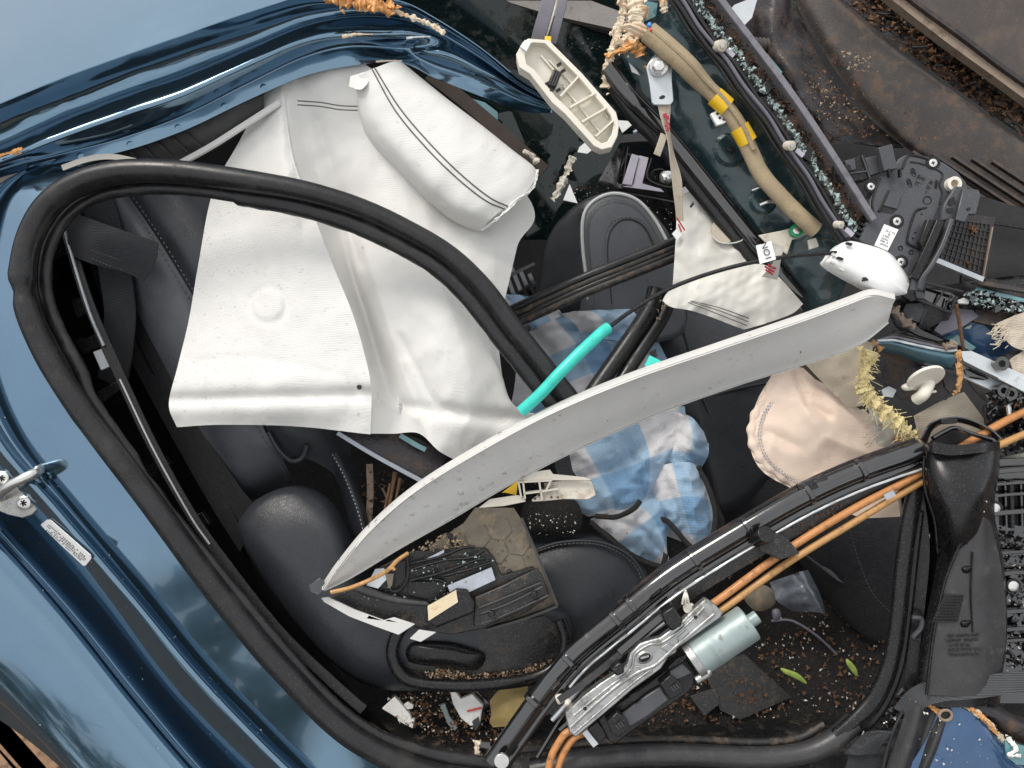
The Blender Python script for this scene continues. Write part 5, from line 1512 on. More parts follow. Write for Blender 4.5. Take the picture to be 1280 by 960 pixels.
# ================================================================== CONTROL UNIT
def TE(pts, s=4.923, ox=1020, oy=170):
    return [(p[0] / s + ox, p[1] / s + oy) for p in pts]
ec = thing('door_control_unit', 'dark grey plastic control unit with a white label and silver screws', 'control unit', (1140, 280, 20))
body = TE([(540, 120), (600, 108), (700, 128), (790, 165), (870, 220), (925, 285), (940, 335), (800, 410), (775, 470), (720, 560), (680, 660), (600, 880), (570, 880), (440, 710), (262, 640), (330, 470), (328, 400), (390, 250), (415, 240), (470, 200), (510, 140)])
bo = MB().prism(body, 34, 26, (0.06, 0.1)).build('casing', M['grey_plastic'], ec, bevel=1.6)
def ew(x, y):
    cx = sum(p[0] for p in body) / len(body)
    cy = sum(p[1] for p in body) / len(body)
    return 34 + .06 * (x - cx) + .1 * (y - cy)
def E(pts, lift=0.0):
    return [(x, y, ew(x, y) + lift) for x, y in TE(pts)]
MB().tube(E([(530, 200), (560, 130), (600, 118), (760, 160)], .6), 1.5, 40, 8).build('edge_rib', M['black'], ec)
MB().tube(E([(580, 160), (640, 168), (740, 205), (780, 240), (760, 300), (775, 350), (760, 420)], .4), 1.1, 40, 8).build('edge_rib', M['black'], ec)
MB().prism(E([(610, 470), (680, 440), (760, 430), (700, 560), (640, 690), (580, 665), (560, 640)], 1.2), 0, 3).build('raised_pad', M['grey_plastic'], ec, bevel=.8)
MB().tube(E([(640, 695), (580, 668), (560, 640), (610, 470), (680, 440)], 1.4), 1.3, 30, 8).build('pad_groove', M['black'], ec)
MB().prism(E([(450, 330), (530, 355), (500, 450), (410, 425)], 2), 0, 3).build('step', M['grey_plastic'], ec, bevel=.8)
MB().prism(E([(410, 425), (500, 450), (470, 480), (385, 465)], .4), 0, 1).build('recess', M['dark'], ec)
MB().tube(E([(450, 335), (410, 420), (385, 465)], 1.4), 1.6, 12, 8).build('edge_rib', M['black'], ec)
MB().tube(E([(392, 255), (345, 400), (350, 460), (320, 500)], .6), 1.5, 30, 8).build('edge_rib', M['black'], ec)
for k in range(6):
    x, y = 330 - k * 16, 490 + k * 28
    p = E([(x, y)])[0]
    MB().box(p[0] - 1, p[1], p[2] + 1, 7, 2.6, 8, -30).build('comb_tooth', M['black'], ec)
for x, y, r in ((722, 165, 5), (500, 525, 5), (525, 775, 5), (340, 310, 4.5)):
    p = E([(x, y)])[0]
    MB().cyl(p[0], p[1], p[2] + 1.2, r * 1.75, 2.4, 22).build('screw_boss', M['black'], ec)
    s_ = MB().cyl(p[0], p[1], p[2] + 3.4, r, 3, 20, dome=1).build('screw', M['screw'], ec)
    MB().box(p[0], p[1], p[2] + 4.6, r * .9, 1.4, 1, 20).build('slot', M['dark'], s_)
    MB().box(p[0], p[1], p[2] + 4.65, 1.4, r * .9, 1, 20).build('slot', M['dark'], s_)
p = E([(855, 292)])[0]
po = MB().cyl(p[0], p[1], p[2] + 8, 9, 9, 28, inner=5).build('white_post', M['ivory'], ec)
MB().cyl(p[0], p[1], p[2] + 4, 5, 2, 18).build('post_core', M['crumb_tan'], po)
el = MB().prism(E([(420, 542), (508, 576), (442, 706), (360, 672)], 1.0), 0, .8).build('label', M['paper'], ec)
marks(TE([(425, 570), (490, 595), (440, 690), (372, 662)]), 6, 7, M['ink'], el, ew(1107, 295) + 1.3, 6, .75, .35, slope=(.06, .1))
# moulded marks on the casing: two ovals, rows of tiny raised characters, a dial
for x, y in ((600, 225), (575, 290)):
    p = E([(x, y)], .5)[0]
    for k in range(2):
        a = -60
    c = [(p[0] + 4.2 * math.cos(t) * .6 + 2 * math.sin(t) * .8, p[1] + 5.5 * math.sin(t) , p[2]) for t in [i * 6.2832 / 14 for i in range(15)]]
    MB().tube(c, .5, 30, 5).build('moulded_oval', M['black'], ec)
    MB().rod((p[0] - 2, p[1] - 3, p[2]), (p[0] + 2, p[1] + 3, p[2]), .5, 5).build('moulded_bar', M['black'], ec)
    MB().rod((p[0] - 2.5, p[1] + 1, p[2]), (p[0] + 2.5, p[1] - 1, p[2]), .5, 5).build('moulded_bar', M['black'], ec)
marks(TE([(630, 230), (680, 250), (650, 330), (600, 310)]), 2, 3, M['black'], ec, ew(1150, 226) + .4, 8, 1, .55, name='moulded_lettering')
marks(TE([(700, 260), (730, 280), (690, 380), (660, 360)]), 3, 6, M['black'], ec, ew(1160, 235) + .4, 9, .9, .4, name='moulded_lettering')
marks(TE([(740, 250), (760, 260), (740, 350), (720, 340)]), 1, 9, M['black'], ec, ew(1170, 235) + .4, 10, .9, .3, name='moulded_lettering')
for x, y, r in ((685, 395, 5), (520, 690, 2.6), (585, 715, 2.6)):
    p = E([(x, y)], .5)[0]
    c = [(p[0] + r * math.cos(t), p[1] + r * math.sin(t), p[2]) for t in [i * 6.2832 / 12 for i in range(13)]]
    MB().tube(c, .6, 26, 5).build('moulded_dial', M['black'], ec)
for x, y in ((610, 595), (595, 630), (650, 480)):
    p = E([(x, y)], 1.6)[0]
    MB().cyl(p[0], p[1], p[2], 1.2, .6, 10).build('moulded_dot', M['black'], ec)
# connector with wires
cn = MB().ngon(TE([(110, 172), (300, 115), (325, 215), (335, 260), (130, 300), (108, 250)]), 30, 22).build('connector', M['black'], ec, bevel=1)
MB().ngon(TE([(300, 135), (420, 112), (420, 215), (330, 245)]), 26, 16).build('socket', M['grey_plastic'], ec, bevel=1)
MB().ngon(TE([(180, 150), (240, 138), (248, 205), (190, 215)]), 35, 6).build('latch', M['grey_plastic'], cn, bevel=.8)
MB().box(1060, 210, 38, 8, 9, 4, 12).build('latch_pad', M['black'], cn, bevel=.6)
for a, b in (((130, 240), (330, 215)), ((280, 120), (330, 262)), ((195, 235), (200, 295)), ((150, 165), (160, 225))):
    A_, B_ = TE([a, b])
    MB().ribbon([(A_[0], A_[1], 31), (B_[0], B_[1], 31)], 1.6, 3, 6).build('edge_rib', M['grey_plastic'], cn)
for k, c in enumerate(('green_wire', 'white', 'green_wire', 'white')):
    MB().tube([(1044 + k * .6, 228 - k * 5 + 3, 22), (1036, 222 - k * 4 + 4, 24), (1029 - k * .5, 210 - k * 2 + 2, 22), (1026, 200, 14)], 1.8, 20, 8).build('wire', M[c], ec)
MB().ngon(TE([(385, 70), (470, 48), (485, 120), (505, 200), (420, 215)]), 40, 10).build('top_lug', M['grey_plastic'], ec, bevel=1)
for k in range(2):
    a = TE([(445 + k * 68, 205), (450 + k * 66, 255)])
    MB().ribbon([(a[0][0], a[0][1], 40), (a[1][0], a[1][1], 40)], 2.2, 6, 5).build('edge_rib', M['black'], ec)
# right hand bracket and long arm
MB().ngon(TE([(905, 322), (1000, 330), (1015, 360), (985, 480), (940, 480), (918, 530), (860, 515)]), 58, 5, (.1, .2)).build('bracket_leaf', M['grey_plastic'], ec, bevel=1)
MB().ngon(TE([(860, 308), (912, 312), (890, 440), (850, 510), (770, 520), (790, 420)]), 50, 6).build('bracket_web', M['grey_plastic'], ec, bevel=1)
MB().ngon(TE([(820, 390), (850, 372), (862, 410), (835, 430), (815, 420)]), 51.5, 1.5).build('hole', M['dark'], ec)
MB().ngon(TE([(805, 445), (845, 440), (838, 470), (810, 470)]), 51.5, 1.5).build('hole', M['dark'], ec)
MB().box(1211, 261, 60, 4, 3, 2, 20).build('hole', M['dark'], ec)
MB().ngon(TE([(690, 510), (745, 510), (770, 560), (720, 680), (660, 690), (640, 650)]), 56, 10).build('arm_plate', M['black'], ec, bevel=1)
MB().ribbon([(p[0], p[1], w) for p, w in zip(TE([(825, 515), (770, 670), (700, 800), (640, 880), (625, 940)]), (54, 56, 56, 54, 52))], 5, 12, 20).build('arm_blade', M['grey_plastic'], ec, bevel=.8)
MB().ribbon([(p[0], p[1], w) for p, w in zip(TE([(760, 520), (700, 660), (640, 790), (600, 880)]), (56, 57, 56, 54))], 10, 8, 20).build('arm_blade', M['black'], ec, bevel=.8)
MB().ngon(TE([(600, 872), (680, 868), (660, 950), (590, 950)]), 54, 6).build('arm_foot', M['grey_plastic'], ec, bevel=.8)
MB().ngon(TE([(650, 760), (690, 800), (650, 850)]), 56, 5).build('gusset', M['black'], ec)

cap = thing('cable_housing', 'smooth white plastic cap at the cable end over the right tip of the grey trim', 'cable housing', (1088, 336, 40))
cp = TE([(150, 668), (185, 650), (255, 652), (440, 712), (520, 800), (572, 890), (562, 950), (540, 975), (400, 965), (95, 800), (88, 740)])
MB().pillow([(x, y) for x, y in cp], 44, 9, 7, 66, 4.5, (0, .05), back=22).build('shell', M['white'], cap, angle=60)
for x, y, a in ((208, 662, -15), (152, 752, -20)):
    p = TE([(x, y)])[0]
    MB().box(p[0], p[1], 54, 7, 2.6, 5, a).build('slot', M['dark'], cap)
p = TE([(305, 880)])[0]
MB().box(p[0], p[1], 52.5, 6.5, 5, 4, 10).build('slot', M['dark'], cap)
for x, y in ((112, 730), (104, 775), (160, 820)):
    p = TE([(x, y)])[0]
    MB().box(p[0], p[1], 51, 5, 3, 4, -30).build('notch', M['grey_trim'], cap)

wp = thing('white_plate', 'small flat white plate edge between the channel and the control unit', 'plate', (1060, 252, 0))
MB().ngon(TE([(80, 326), (300, 384), (312, 420), (160, 468), (110, 400)]), 2, 3).build('plate', M['steel_light'], wp, bevel=.5)
MB().ngon(TE([(165, 478), (318, 430), (318, 470), (180, 520)]), -4, 6).build('under_bar', M['black'], wp, bevel=.5)

sg = thing('grille', 'dark speaker grille with a grid of fine raised lines behind the control unit', 'grille', (1210, 310, -20))
gq = TE([(830, 470), (1105, 500), (1050, 890), (720, 760)])
MB().ngon(gq, -10, 12).build('panel', M['mud_dark'], sg, bevel=1)
gv_ = [Vector(p) for p in TE([(820, 510), (1070, 545), (1020, 850), (735, 745)])]
for i in range(11):
    a, b = gv_[0].lerp(gv_[1], i / 10), gv_[3].lerp(gv_[2], i / 10)
    MB().ribbon([(a.x, a.y, -9), (b.x, b.y, -9)], .9, 2, 3).build('grid_line', M['rubber_grey'], sg)
for i in range(8):
    a, b = gv_[0].lerp(gv_[3], i / 7), gv_[1].lerp(gv_[2], i / 7)
    MB().ribbon([(a.x, a.y, -9), (b.x, b.y, -9)], .9, 2, 3).build('grid_line', M['rubber_grey'], sg)
p = TE([(730, 765), (1020, 885)])
MB().ribbon([(p[0][0], p[0][1], -6), (p[1][0], p[1][1], -8)], 6, 8, 6).build('frame_edge', M['steel_light'], sg)
p = TE([(1085, 560), (1025, 880)])
MB().ribbon([(p[0][0], p[0][1], -6), (p[1][0], p[1][1], -6)], 1.4, 3, 6).build('frame_edge', M['tan_edge'], sg)
MB().crumbs(scatter(TE([(940, 540), (1000, 560), (960, 620)]), 60, -7, 9) + scatter(TE([(920, 770), (960, 790), (940, 810)]), 20, -8, 9), .8, 2.8, 50).build('bark_bits', M['crumb_brown'], sg, kind='stuff', smooth=False)
# flat dark sheet that draws the shaded cavity beside it
cv_ = thing('shaded_cavity', 'flat black sheet standing in for a shaded cavity at the right edge behind the speaker grille', 'car panel', (1265, 310, -60))
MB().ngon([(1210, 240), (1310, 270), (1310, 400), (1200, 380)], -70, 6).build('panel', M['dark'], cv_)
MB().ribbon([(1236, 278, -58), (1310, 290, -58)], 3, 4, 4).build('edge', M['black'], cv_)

# ================================================================== RIGHT MIDDLE: smashed dash edge
def TD(pts, s=6.4, ox=1080, oy=350):
    return [(p[0] / s + ox, p[1] / s + oy) for p in pts]
ds = thing('smashed_dash', 'smashed black dashboard pieces with crushed glass at the right edge', 'dashboard', (1210, 400, -20))
MB().loft([[(1110, 380, -40), (1130, 420, -44), (1160, 440, -50)], [(1150, 364, -40), (1180, 400, -50), (1220, 440, -60)], [(1210, 352, -44), (1240, 400, -56), (1310, 450, -60)], [(1310, 340, -50), (1310, 380, -54), (1320, 430, -60)]], 30, 10, lambda x, y, u, v: 7 * fbm(x * .05, y * .05, 1), thick=3).build('broken_base', M['black_dirty'], ds, angle=80)
for pl, mt, w, sl in (
    ([(340, 190), (470, 185), (490, 240), (440, 340), (350, 310), (310, 250)], 'grey_plastic', -20, (.3, .2)),
    ([(490, 60), (690, 100), (760, 140), (700, 240), (600, 220), (480, 150)], 'black_gloss', -16, (-.2, .3)),
    ([(480, 190), (700, 270), (680, 320), (600, 420), (420, 380), (460, 330)], 'black', -24, (.1, -.3)),
    ([(700, 220), (870, 240), (920, 290), (780, 380), (620, 440), (560, 400)], 'purple', -20, (.2, .4)),
    ([(900, 235), (1220, 270), (1080, 380), (880, 330)], 'mud_panel', -18, (0, .3)),
    ([(610, 450), (860, 340), (1090, 390), (1260, 520), (1040, 650), (800, 560)], 'paint_blue', -34, (.1, -.4)),
    ([(640, 460), (740, 430), (900, 540), (860, 570)], 'glass_teal', -30, (.2, .3)),
    ([(820, 372), (868, 360), (850, 390), (800, 392)], 'glass_crumb', -22, (0, 0)),
    ([(750, 160), (800, 140), (845, 160), (840, 190), (760, 185)], 'paper', -12, (0, .2)),
    ([(900, 55), (1290, 150), (1290, 180), (880, 90)], 'glass_teal', -14, (0, .3)),
    ([(860, 20), (1000, 10), (1290, 70), (1290, 100), (1000, 50)], 'mud_panel', -10, (0, .3)),
    ([(300, 120), (420, 90), (480, 130), (420, 160), (380, 170)], 'black', -12, (0, .2)),
    ([(385, 0), (495, 0), (470, 90), (395, 80)], 'grey_plastic', 34, (0, 0)),
    ([(405, 90), (480, 100), (490, 150), (420, 140)], 'grey_plastic', 20, (0, .5)),
):
    MB().prism(TD(pl), w, 4, sl).build('broken_piece', M[mt], ds, bevel=.5)
for a, b, r in (((480, 20), (790, 95), 2), ((430, 155), (700, 265), 2), ((740, 130), (690, 250), 2), ((500, 230), (450, 350), 1.4), ((560, 200), (640, 90), 1.4), ((640, 230), (700, 120), 1.2)):
    A_, B_ = TD([a, b])
    MB().rod((A_[0], A_[1], -10), (B_[0], B_[1], -12), r, 8).build('broken_rib', M['rubber_grey'], ds)
cb = [W((x, y, -8 + r9.uniform(-4, 5))) for x, y in [(r9.uniform(1200, 1290), 0) for i in range(0)]]
pts_ = scatter(TD([(790, 120), (880, 90), (1290, 190), (1290, 260), (1120, 250), (900, 220)]), 330, lambda x, y: -9 + r9.uniform(-5, 4), 15)
MB().crumbs(pts_, 1.6, 5, 61, .9).build('black_glass_cubes', M['black_gloss'], ds, kind='stuff', smooth=False)
MB().crumbs(scatter(TD([(790, 120), (880, 90), (1290, 190), (1290, 260), (900, 220)]), 90, -3, 16), 1, 3, 62, .9).build('clear_glass_cubes', M['glass_crumb'], ds, kind='stuff', smooth=False)
MB().tube([(p[0], p[1], w) for p, w in zip(TD([(738, 195), (760, 330), (780, 460), (795, 560)]), (4, 0, -4, -10))], 2.2, 24, 7).build('rusty_rod', M['crumb_brown'], ds)

fs = thing('folded_metal_edge', 'folded dark teal door skin edge above the torn yellow foam', 'car panel', (1150, 435, 0))
MB().loft([[(p[0], p[1], w) for p, w in zip(TD(r_), ws_)] for r_, ws_ in (
    ([(80, 480), (200, 482), (440, 540), (660, 578), (750, 580)], (4, 8, 8, 8, 4)),
    ([(100, 510), (220, 510), (450, 570), (660, 610), (750, 612)], (10, 16, 16, 14, 8)),
    ([(110, 545), (240, 560), (460, 630), (670, 690), (750, 690)], (4, 6, 6, 6, 2)),
    ([(130, 575), (260, 600), (480, 675), (700, 720), (750, 730)], (-10, -8, -8, -8, -12)))], 40, 6, thick=1.5).build('skin', mat('teal_blue_paint', (0.045, 0.115, 0.15), 0.35, metal=0.2, coat=0.5, dust=(.3, .3, .28)), fs, angle=70)
for dy, mt, r, w in ((-18, 'steel_light', 1.8, 10), (-40, 'purple', 2.6, 8), (-62, 'mud_panel', 2.2, 4), (-84, 'rubber', 2.6, 0), (-30, 'rubber', 1.6, 9)):
    MB().tube([(p[0], p[1], w) for p in TD([(90 + abs(dy), 492 + dy * .2), (240, 500 + dy), (440, 545 + dy), (640, 578 + dy * .7), (740, 570 + dy * .4)])], r, 50, 8, noise_amp=.5, noise_f=.08).build('folded_layer', M[mt], fs)
MB().prism(TD([(240, 210), (290, 260), (400, 350), (460, 400), (640, 480), (600, 490), (430, 440), (340, 390), (270, 370), (210, 250)]), 0, 6, (0, .3)).build('layer_stack', M['rubber_grey'], fs)
torn([(p[0], p[1], 8) for p in TD([(235, 230), (290, 290), (350, 350), (400, 380)])], 10, 'tan_edge', 'torn_edge', 71, fs, .8, 30)
torn([(p[0], p[1], 12) for p in TD([(640, 540), (700, 520), (745, 530)])], 8, 'tan_edge', 'torn_edge', 72, fs, .8, 24)
torn([(p[0], p[1], 8) for p in TD([(750, 560), (762, 680), (765, 800), (750, 880), (720, 900)])], 7, 'tan_wire', 'torn_edge', 73, fs, .8, 40)
torn([(p[0], p[1], 8) for p in TD([(70, 486), (110, 520), (140, 555)])], 8, 'tan_wire', 'torn_edge', 74, fs, .8, 20)
MB().prism(TD([(90, 570), (250, 590), (480, 680), (640, 720), (700, 760), (700, 900), (660, 960), (300, 960), (120, 800), (60, 700)]), -30, 4, (0, -.2)).build('dark_recess', M['mud_dark'], fs)
MB().prism(TD([(470, 690), (590, 700), (615, 740), (480, 730)]), -14, 4).build('grey_chip', M['steel_light'], fs)
MB().prism(TD([(140, 880), (200, 850), (260, 880), (230, 940), (160, 930)]), -22, 4).build('grey_chip', M['steel_light'], fs)
MB().prism(TD([(620, 730), (740, 760), (720, 860), (690, 900), (650, 860)]), -12, 4).build('dark_chip', M['mud_dark'], fs)

kn = thing('white_fastener', 'white plastic push fastener with a round flange in the torn yellow foam', 'fastener', (1160, 485, 0))
p = TD([(500, 795)])[0]
MB().cyl(p[0], p[1], 16, 23, 4, 36, tilt=(52, 8), dome=1.5).build('flange', M['ivory'], kn, bevel=.8)
MB().tube([(q_[0], q_[1], w) for q_, w in zip(TD([(520, 820), (500, 870), (470, 920), (420, 955)]), (8, 12, 12, 2))], 7.5, 24, 14).build('stem', M['ivory'], kn)
MB().pillow([(p[0], p[1]) for p in TD([(310, 850), (370, 820), (430, 830), (420, 870), (340, 885)])], 4, 4, 4, 30).build('side_wing', M['ivory'], kn)
MB().tube([(p[0], p[1], 8) for p in TD([(520, 885), (550, 895), (575, 890)])], 1.6, 10, 7).build('hook', M['ivory'], kn)

yf = thing('torn_yellow_foam', 'ragged torn yellow foam strip along the pale lining edge', 'foam', (1110, 510, -5))
torn([(1086, 440, 2), (1080, 466, 6), (1082, 490, 8), (1096, 506, 8), (1114, 520, 8), (1132, 540, 4), (1146, 560, 0)], 17, 'foam_yellow', 'foam_strip', 81, yf, .9, 90)
mf = MB()
for i in range(260):
    t = r9.random()
    p = cr([(1086, 440, 4), (1080, 470, 8), (1090, 500, 10), (1114, 520, 10), (1146, 560, 2)], t * 4)
    a = r9.gauss(-.9 if t > .5 else -1.4, .7)
    l = r9.uniform(6, 22)
    mf.rod((p[0] + r9.gauss(0, 5), p[1] + r9.gauss(0, 5), p[2] + 2), (p[0] + l * math.cos(a), p[1] - l * math.sin(a), p[2] + r9.uniform(-2, 8)), .33, 4)
mf.build('loose_fibres', M['foam_yellow'], yf, kind='stuff')

ln = thing('cream_lining', 'torn cream headlining scraps around the yellow foam', 'lining', (1120, 540, -30))
for rows, nm, mt in (
    ([[(1000, 448, -60), (1030, 480, -60), (1060, 510, -60)], [(1050, 425, -30), (1064, 460, -30), (1084, 505, -34)], [(1094, 428, -20), (1084, 456, -18), (1080, 496, -20)]], 'upper_scrap', 'cream'),
    ([[(1082, 500, -20), (1090, 530, -20), (1096, 556, -22)], [(1104, 520, -14), (1112, 545, -12), (1120, 566, -16)], [(1140, 540, -18), (1146, 570, -18), (1150, 590, -20)]], 'ragged_flap', 'airbag2'),
    ([[(1142, 520, -50), (1150, 548, -50), (1160, 566, -50)], [(1180, 500, -40), (1196, 530, -36), (1210, 560, -40)], [(1205, 490, -50), (1232, 528, -50), (1250, 570, -50)]], 'lower_scrap', 'cream'),
    ([[(1240, 566, -30), (1246, 590, -30), (1250, 616, -30)], [(1270, 560, -26), (1276, 590, -24), (1280, 614, -26)], [(1310, 556, -30), (1310, 590, -30), (1310, 610, -30)]], 'side_scrap', 'airbag2'),
    ([[(1246, 404, -4), (1262, 430, 0), (1284, 440, 0)], [(1270, 394, 4), (1290, 414, 4), (1310, 424, 4)], [(1310, 380, 0), (1316, 396, 0), (1320, 410, 0)]], 'edge_scrap', 'cream'),
    ([[(1262, 450, -6), (1270, 470, -6), (1290, 484, -6)], [(1290, 432, -2), (1300, 456, -2), (1310, 480, -2)]], 'edge_scrap', 'cream'),
    ([[(1205, 470, -60), (1230, 500, -62), (1270, 530, -64)], [(1240, 460, -60), (1270, 490, -62), (1310, 500, -64)]], 'brown_backing', 'mud_panel')):
    MB().loft(rows, 24, 8, wr(.03, 4, 4), thick=1.5).build(nm, M[mt], ln, angle=80)
mf = MB()
for i in range(46):
    x, y = r9.uniform(1246, 1262), r9.uniform(404, 432)
    a = r9.uniform(2.6, 4.2)
    l = r9.uniform(5, 16)
    mf.rod((x, y, 3), (x + l * math.cos(a), y - l * math.sin(a), 2), .5, 4)
for i in range(40):
    x, y = r9.uniform(1082, 1108), r9.uniform(520, 556)
    mf.rod((x, y, -14), (x - r9.uniform(3, 10), y + r9.uniform(-2, 8), -12), .4, 4)
mf.build('frayed_threads', M['cream'], ln, kind='stuff')
torn([(1120, 544, -10), (1134, 560, -6), (1146, 576, -6), (1150, 588, -8)], 7, 'rust', 'burnt_edge', 83, ln, .9, 40)

rail_ = thing('seat_rail', 'pale grey perforated metal rail at the right edge', 'rail', (1240, 470, 0))
MB().ngon(TD([(760, 570), (860, 565), (1290, 760), (1290, 900), (800, 650)]), 8, 4, (0, .2)).build('upper_flange', M['steel_light'], rail_, bevel=.6)
MB().ngon(TD([(770, 660), (1290, 910), (1290, 960), (1180, 960), (800, 780)]), 0, 4, (0, .1)).build('lower_flange', M['steel_light'], rail_, bevel=.6)
MB().ribbon([(p[0], p[1], 9) for p in TD([(770, 655), (1040, 780), (1300, 905)])], 3, 4, 10).build('step', M['rubber_grey'], rail_)
MB().pillow([(p[0], p[1]) for p in TD([(810, 720), (860, 715), (990, 780), (960, 800), (840, 780)])], 2, 2, 3, 30).build('slot', M['black_gloss'], rail_)
for x, y, r in ((1105, 670, 9), (1120, 885, 8), (1180, 910, 8)):
    p = TD([(x, y)])[0]
    MB().cyl(p[0], p[1], 16, r, 12, 20, inner=r * .5).build('bush', M['black_gloss'], rail_)
MB().crumbs(scatter(TD([(1080, 860), (1290, 900), (1290, 1000), (1000, 1000), (990, 930)]), 120, lambda x, y: 8 + r9.uniform(-4, 3), 17), 2, 5.5, 63, .9).build('black_cubes', M['black_gloss'], rail_, kind='stuff', smooth=False)
bx = thing('broken_black_bracket', 'broken wet black bracket and rubble beside the orange cables at the right edge', 'bracket', (1260, 530, -10))
MB().crumbs(scatter([(1234, 520), (1300, 490), (1300, 560), (1230, 580)], 160, lambda x, y: -14 + r9.uniform(-5, 5), 18), 2.4, 8, 64, .9).build('rubble', M['black_gloss'], bx, kind='stuff', smooth=False)
MB().ngon([(1230, 508), (1300, 480), (1310, 560), (1240, 574)], -22, 6).build('plate', M['black_dirty'], bx, bevel=1)
MB().rod((1259, 500, 0), (1262, 520, 0), 3, 8).build('pin', M['screw'], bx)

# ================================================================== PEACH BAG
pb = thing('peach_airbag', 'crumpled peach coloured deflated steering wheel airbag with a stitched rim', 'airbag', (1030, 560, -70))
def peachd(x, y, t):
    f = min(1, (1 - t) * 3)
    return f * (4 * fbm(x * .018, y * .018, 11) - 7 * abs(fbm(x * .03 + y * .012, y * .014 - x * .01, 21)) - 3 * abs(fbm(x * .06, y * .05, 25)) - 5 * math.exp(-((x - 1012 - (y - 520) * .4) / 6) ** 2) * math.exp(-((y - 505) / 40) ** 2)) + (1 - f) * 2.5 * math.sin(math.atan2(y - 540, x - 1020) * 34)
pp = [(968, 462), (990, 456), (1010, 462), (1032, 476), (1052, 500), (1074, 524), (1110, 545), (1145, 552), (1152, 566), (1120, 578), (1080, 590), (1050, 602), (1022, 612), (1002, 616), (976, 604), (950, 584), (936, 556), (932, 530), (940, 515), (950, 500), (958, 480)]
def peachw(x, y, u, v):
    e = min(1.0, 4 * min(u, 1 - u, v + .02, 1 - v))
    return (3 * noise.noise(Vector((x * .014, y * .014, 11))) - 5.5 * abs(noise.noise(Vector((x * .022 + y * .014, y * .012 - x * .010, 21)))) - 1.8 * abs(noise.noise(Vector((x * .05 - y * .03, y * .03, 25))))) * (.3 + .7 * e) - crease(x, y, ((996, 470), (1010, 505), (1036, 520)), 7, 9) + crease(x, y, ((1000, 500), (1030, 545), (1090, 570)), 5, 16) - crease(x, y, ((960, 540), (1000, 560), (1020, 590)), 5, 12) + 1.6 * math.sin(y * .42 + x * .2) * math.exp(-v * 16)
MB().loft([
    [(968, 464, -96), (946, 502, -86), (936, 546, -78), (952, 588, -70), (1004, 618, -66)],
    [(985, 458, -86), (976, 510, -72), (974, 556, -66), (988, 592, -62), (1022, 613, -62)],
    [(1012, 462, -84), (1022, 508, -66), (1028, 552, -60), (1034, 590, -60), (1048, 606, -62)],
    [(1040, 476, -86), (1066, 512, -70), (1086, 548, -64), (1092, 576, -64), (1086, 594, -66)],
    [(1058, 490, -96), (1098, 526, -82), (1152, 546, -72), (1166, 570, -70), (1150, 590, -70)]], 60, 14, peachw, thick=1.2).build('bag', M['peach'], pb, angle=80)
rimp = [(972, 466, -96), (958, 496, -88), (944, 520, -84), (940, 548, -78), (952, 574, -72), (976, 594, -68), (1000, 608, -66)]
MB().tube(rimp, 6, 90, 8, flat=.6, scale=lambda u: 1 + .2 * math.sin(u * 60), noise_amp=.2, noise_f=.1).build('gathered_rim', M['peach'], pb, angle=80)
stitches([(p[0] + 8, p[1] + 2, p[2] + 7) for p in rimp], M['foil'], pb, 4, 2.6, .7)
stitches([(p[0] + 11, p[1] + 2, p[2] + 8) for p in rimp], M['foil'], pb, 4, 2.6, .7)
MB().prism([(1000, 455), (1012, 462), (1040, 470), (1070, 490), (1084, 510), (1076, 512), (1050, 490), (1020, 474)], -64, 3).build('brown_facing', M['brown'], pb)
MB().loft([[(1044, 618, -70), (1060, 640, -66), (1080, 648, -66)], [(1100, 600, -64), (1110, 630, -60), (1120, 646, -62)], [(1160, 590, -66), (1150, 620, -66), (1146, 644, -66)]], 20, 6, wr(.02, 3, 2), thick=1).build('lower_panel', M['peach'], pb, angle=80)
MB().prism([(1130, 620), (1142, 616), (1142, 626), (1132, 628)], -54, .6).build('print', M['ink'], pb)

# ================================================================== BLACK TUBE ASSEMBLY, ORANGE CABLES, MOTOR
bt_ = thing('door_beam', 'wet glossy black beam with clips running from the sill up to the peach bag', 'beam', (880, 720, 20))
bp1 = [(616, 952, 18), (650, 904, 24), (676, 868, 28), (700, 838, 32), (724, 812, 34), (780, 766, 38), (840, 718, 40), (920, 668, 40), (1000, 622, 38), (1070, 590, 34), (1150, 562, 28)]
o1 = MB().tube(bp1, 12.5, 140, 16, flat=.8, noise_amp=.05, noise_f=.02).build('main_tube', M['black_gloss'], bt_, angle=80)
MB().tube([(x + 9, y + 14, w - 4) for x, y, w in bp1], 6, 120, 12, noise_amp=.15, noise_f=.03).build('lower_tube', M['black_gloss'], bt_, angle=80)
MB().ribbon([(x + 16, y + 27, w - 10) for x, y, w in bp1[2:]], 16, 4, 100, noise_amp=.12, noise_f=.05).build('dirty_web', M['black_dirty'], bt_)
MB().ribbon([(x - 6, y - 12, w - 6) for x, y, w in bp1[5:]], 6, 3, 80, noise_amp=.2, noise_f=.06).build('upper_fin', M['mud_dark'], bt_)
MB().tube([(x + 12, y + 21, w + 1) for x, y, w in bp1[3:]], 1.6, 120, 7, noise_amp=.4, noise_f=.05).build('bright_bead', M['steel_light'], bt_)
for x, y, w, a in ((712, 826, 36, 48), (770, 774, 40, 42), (790, 757, 40, 40), (868, 700, 42, 36), (934, 660, 42, 32), (668, 876, 30, 55), (1076, 588, 34, 24), (1010, 617, 38, 28)):
    t = Vector((math.cos(R(a)), -math.sin(R(a)), 0))
    MB().tube([(x - t.x * 3, y - t.y * 3, w), (x + t.x * 3, y + t.y * 3, w)], 14.5, 4, 18, flat=.85).build('collar', M['black_gloss'], bt_, bevel=.8)
for x, y in ((952, 662), (962, 680)):
    pass
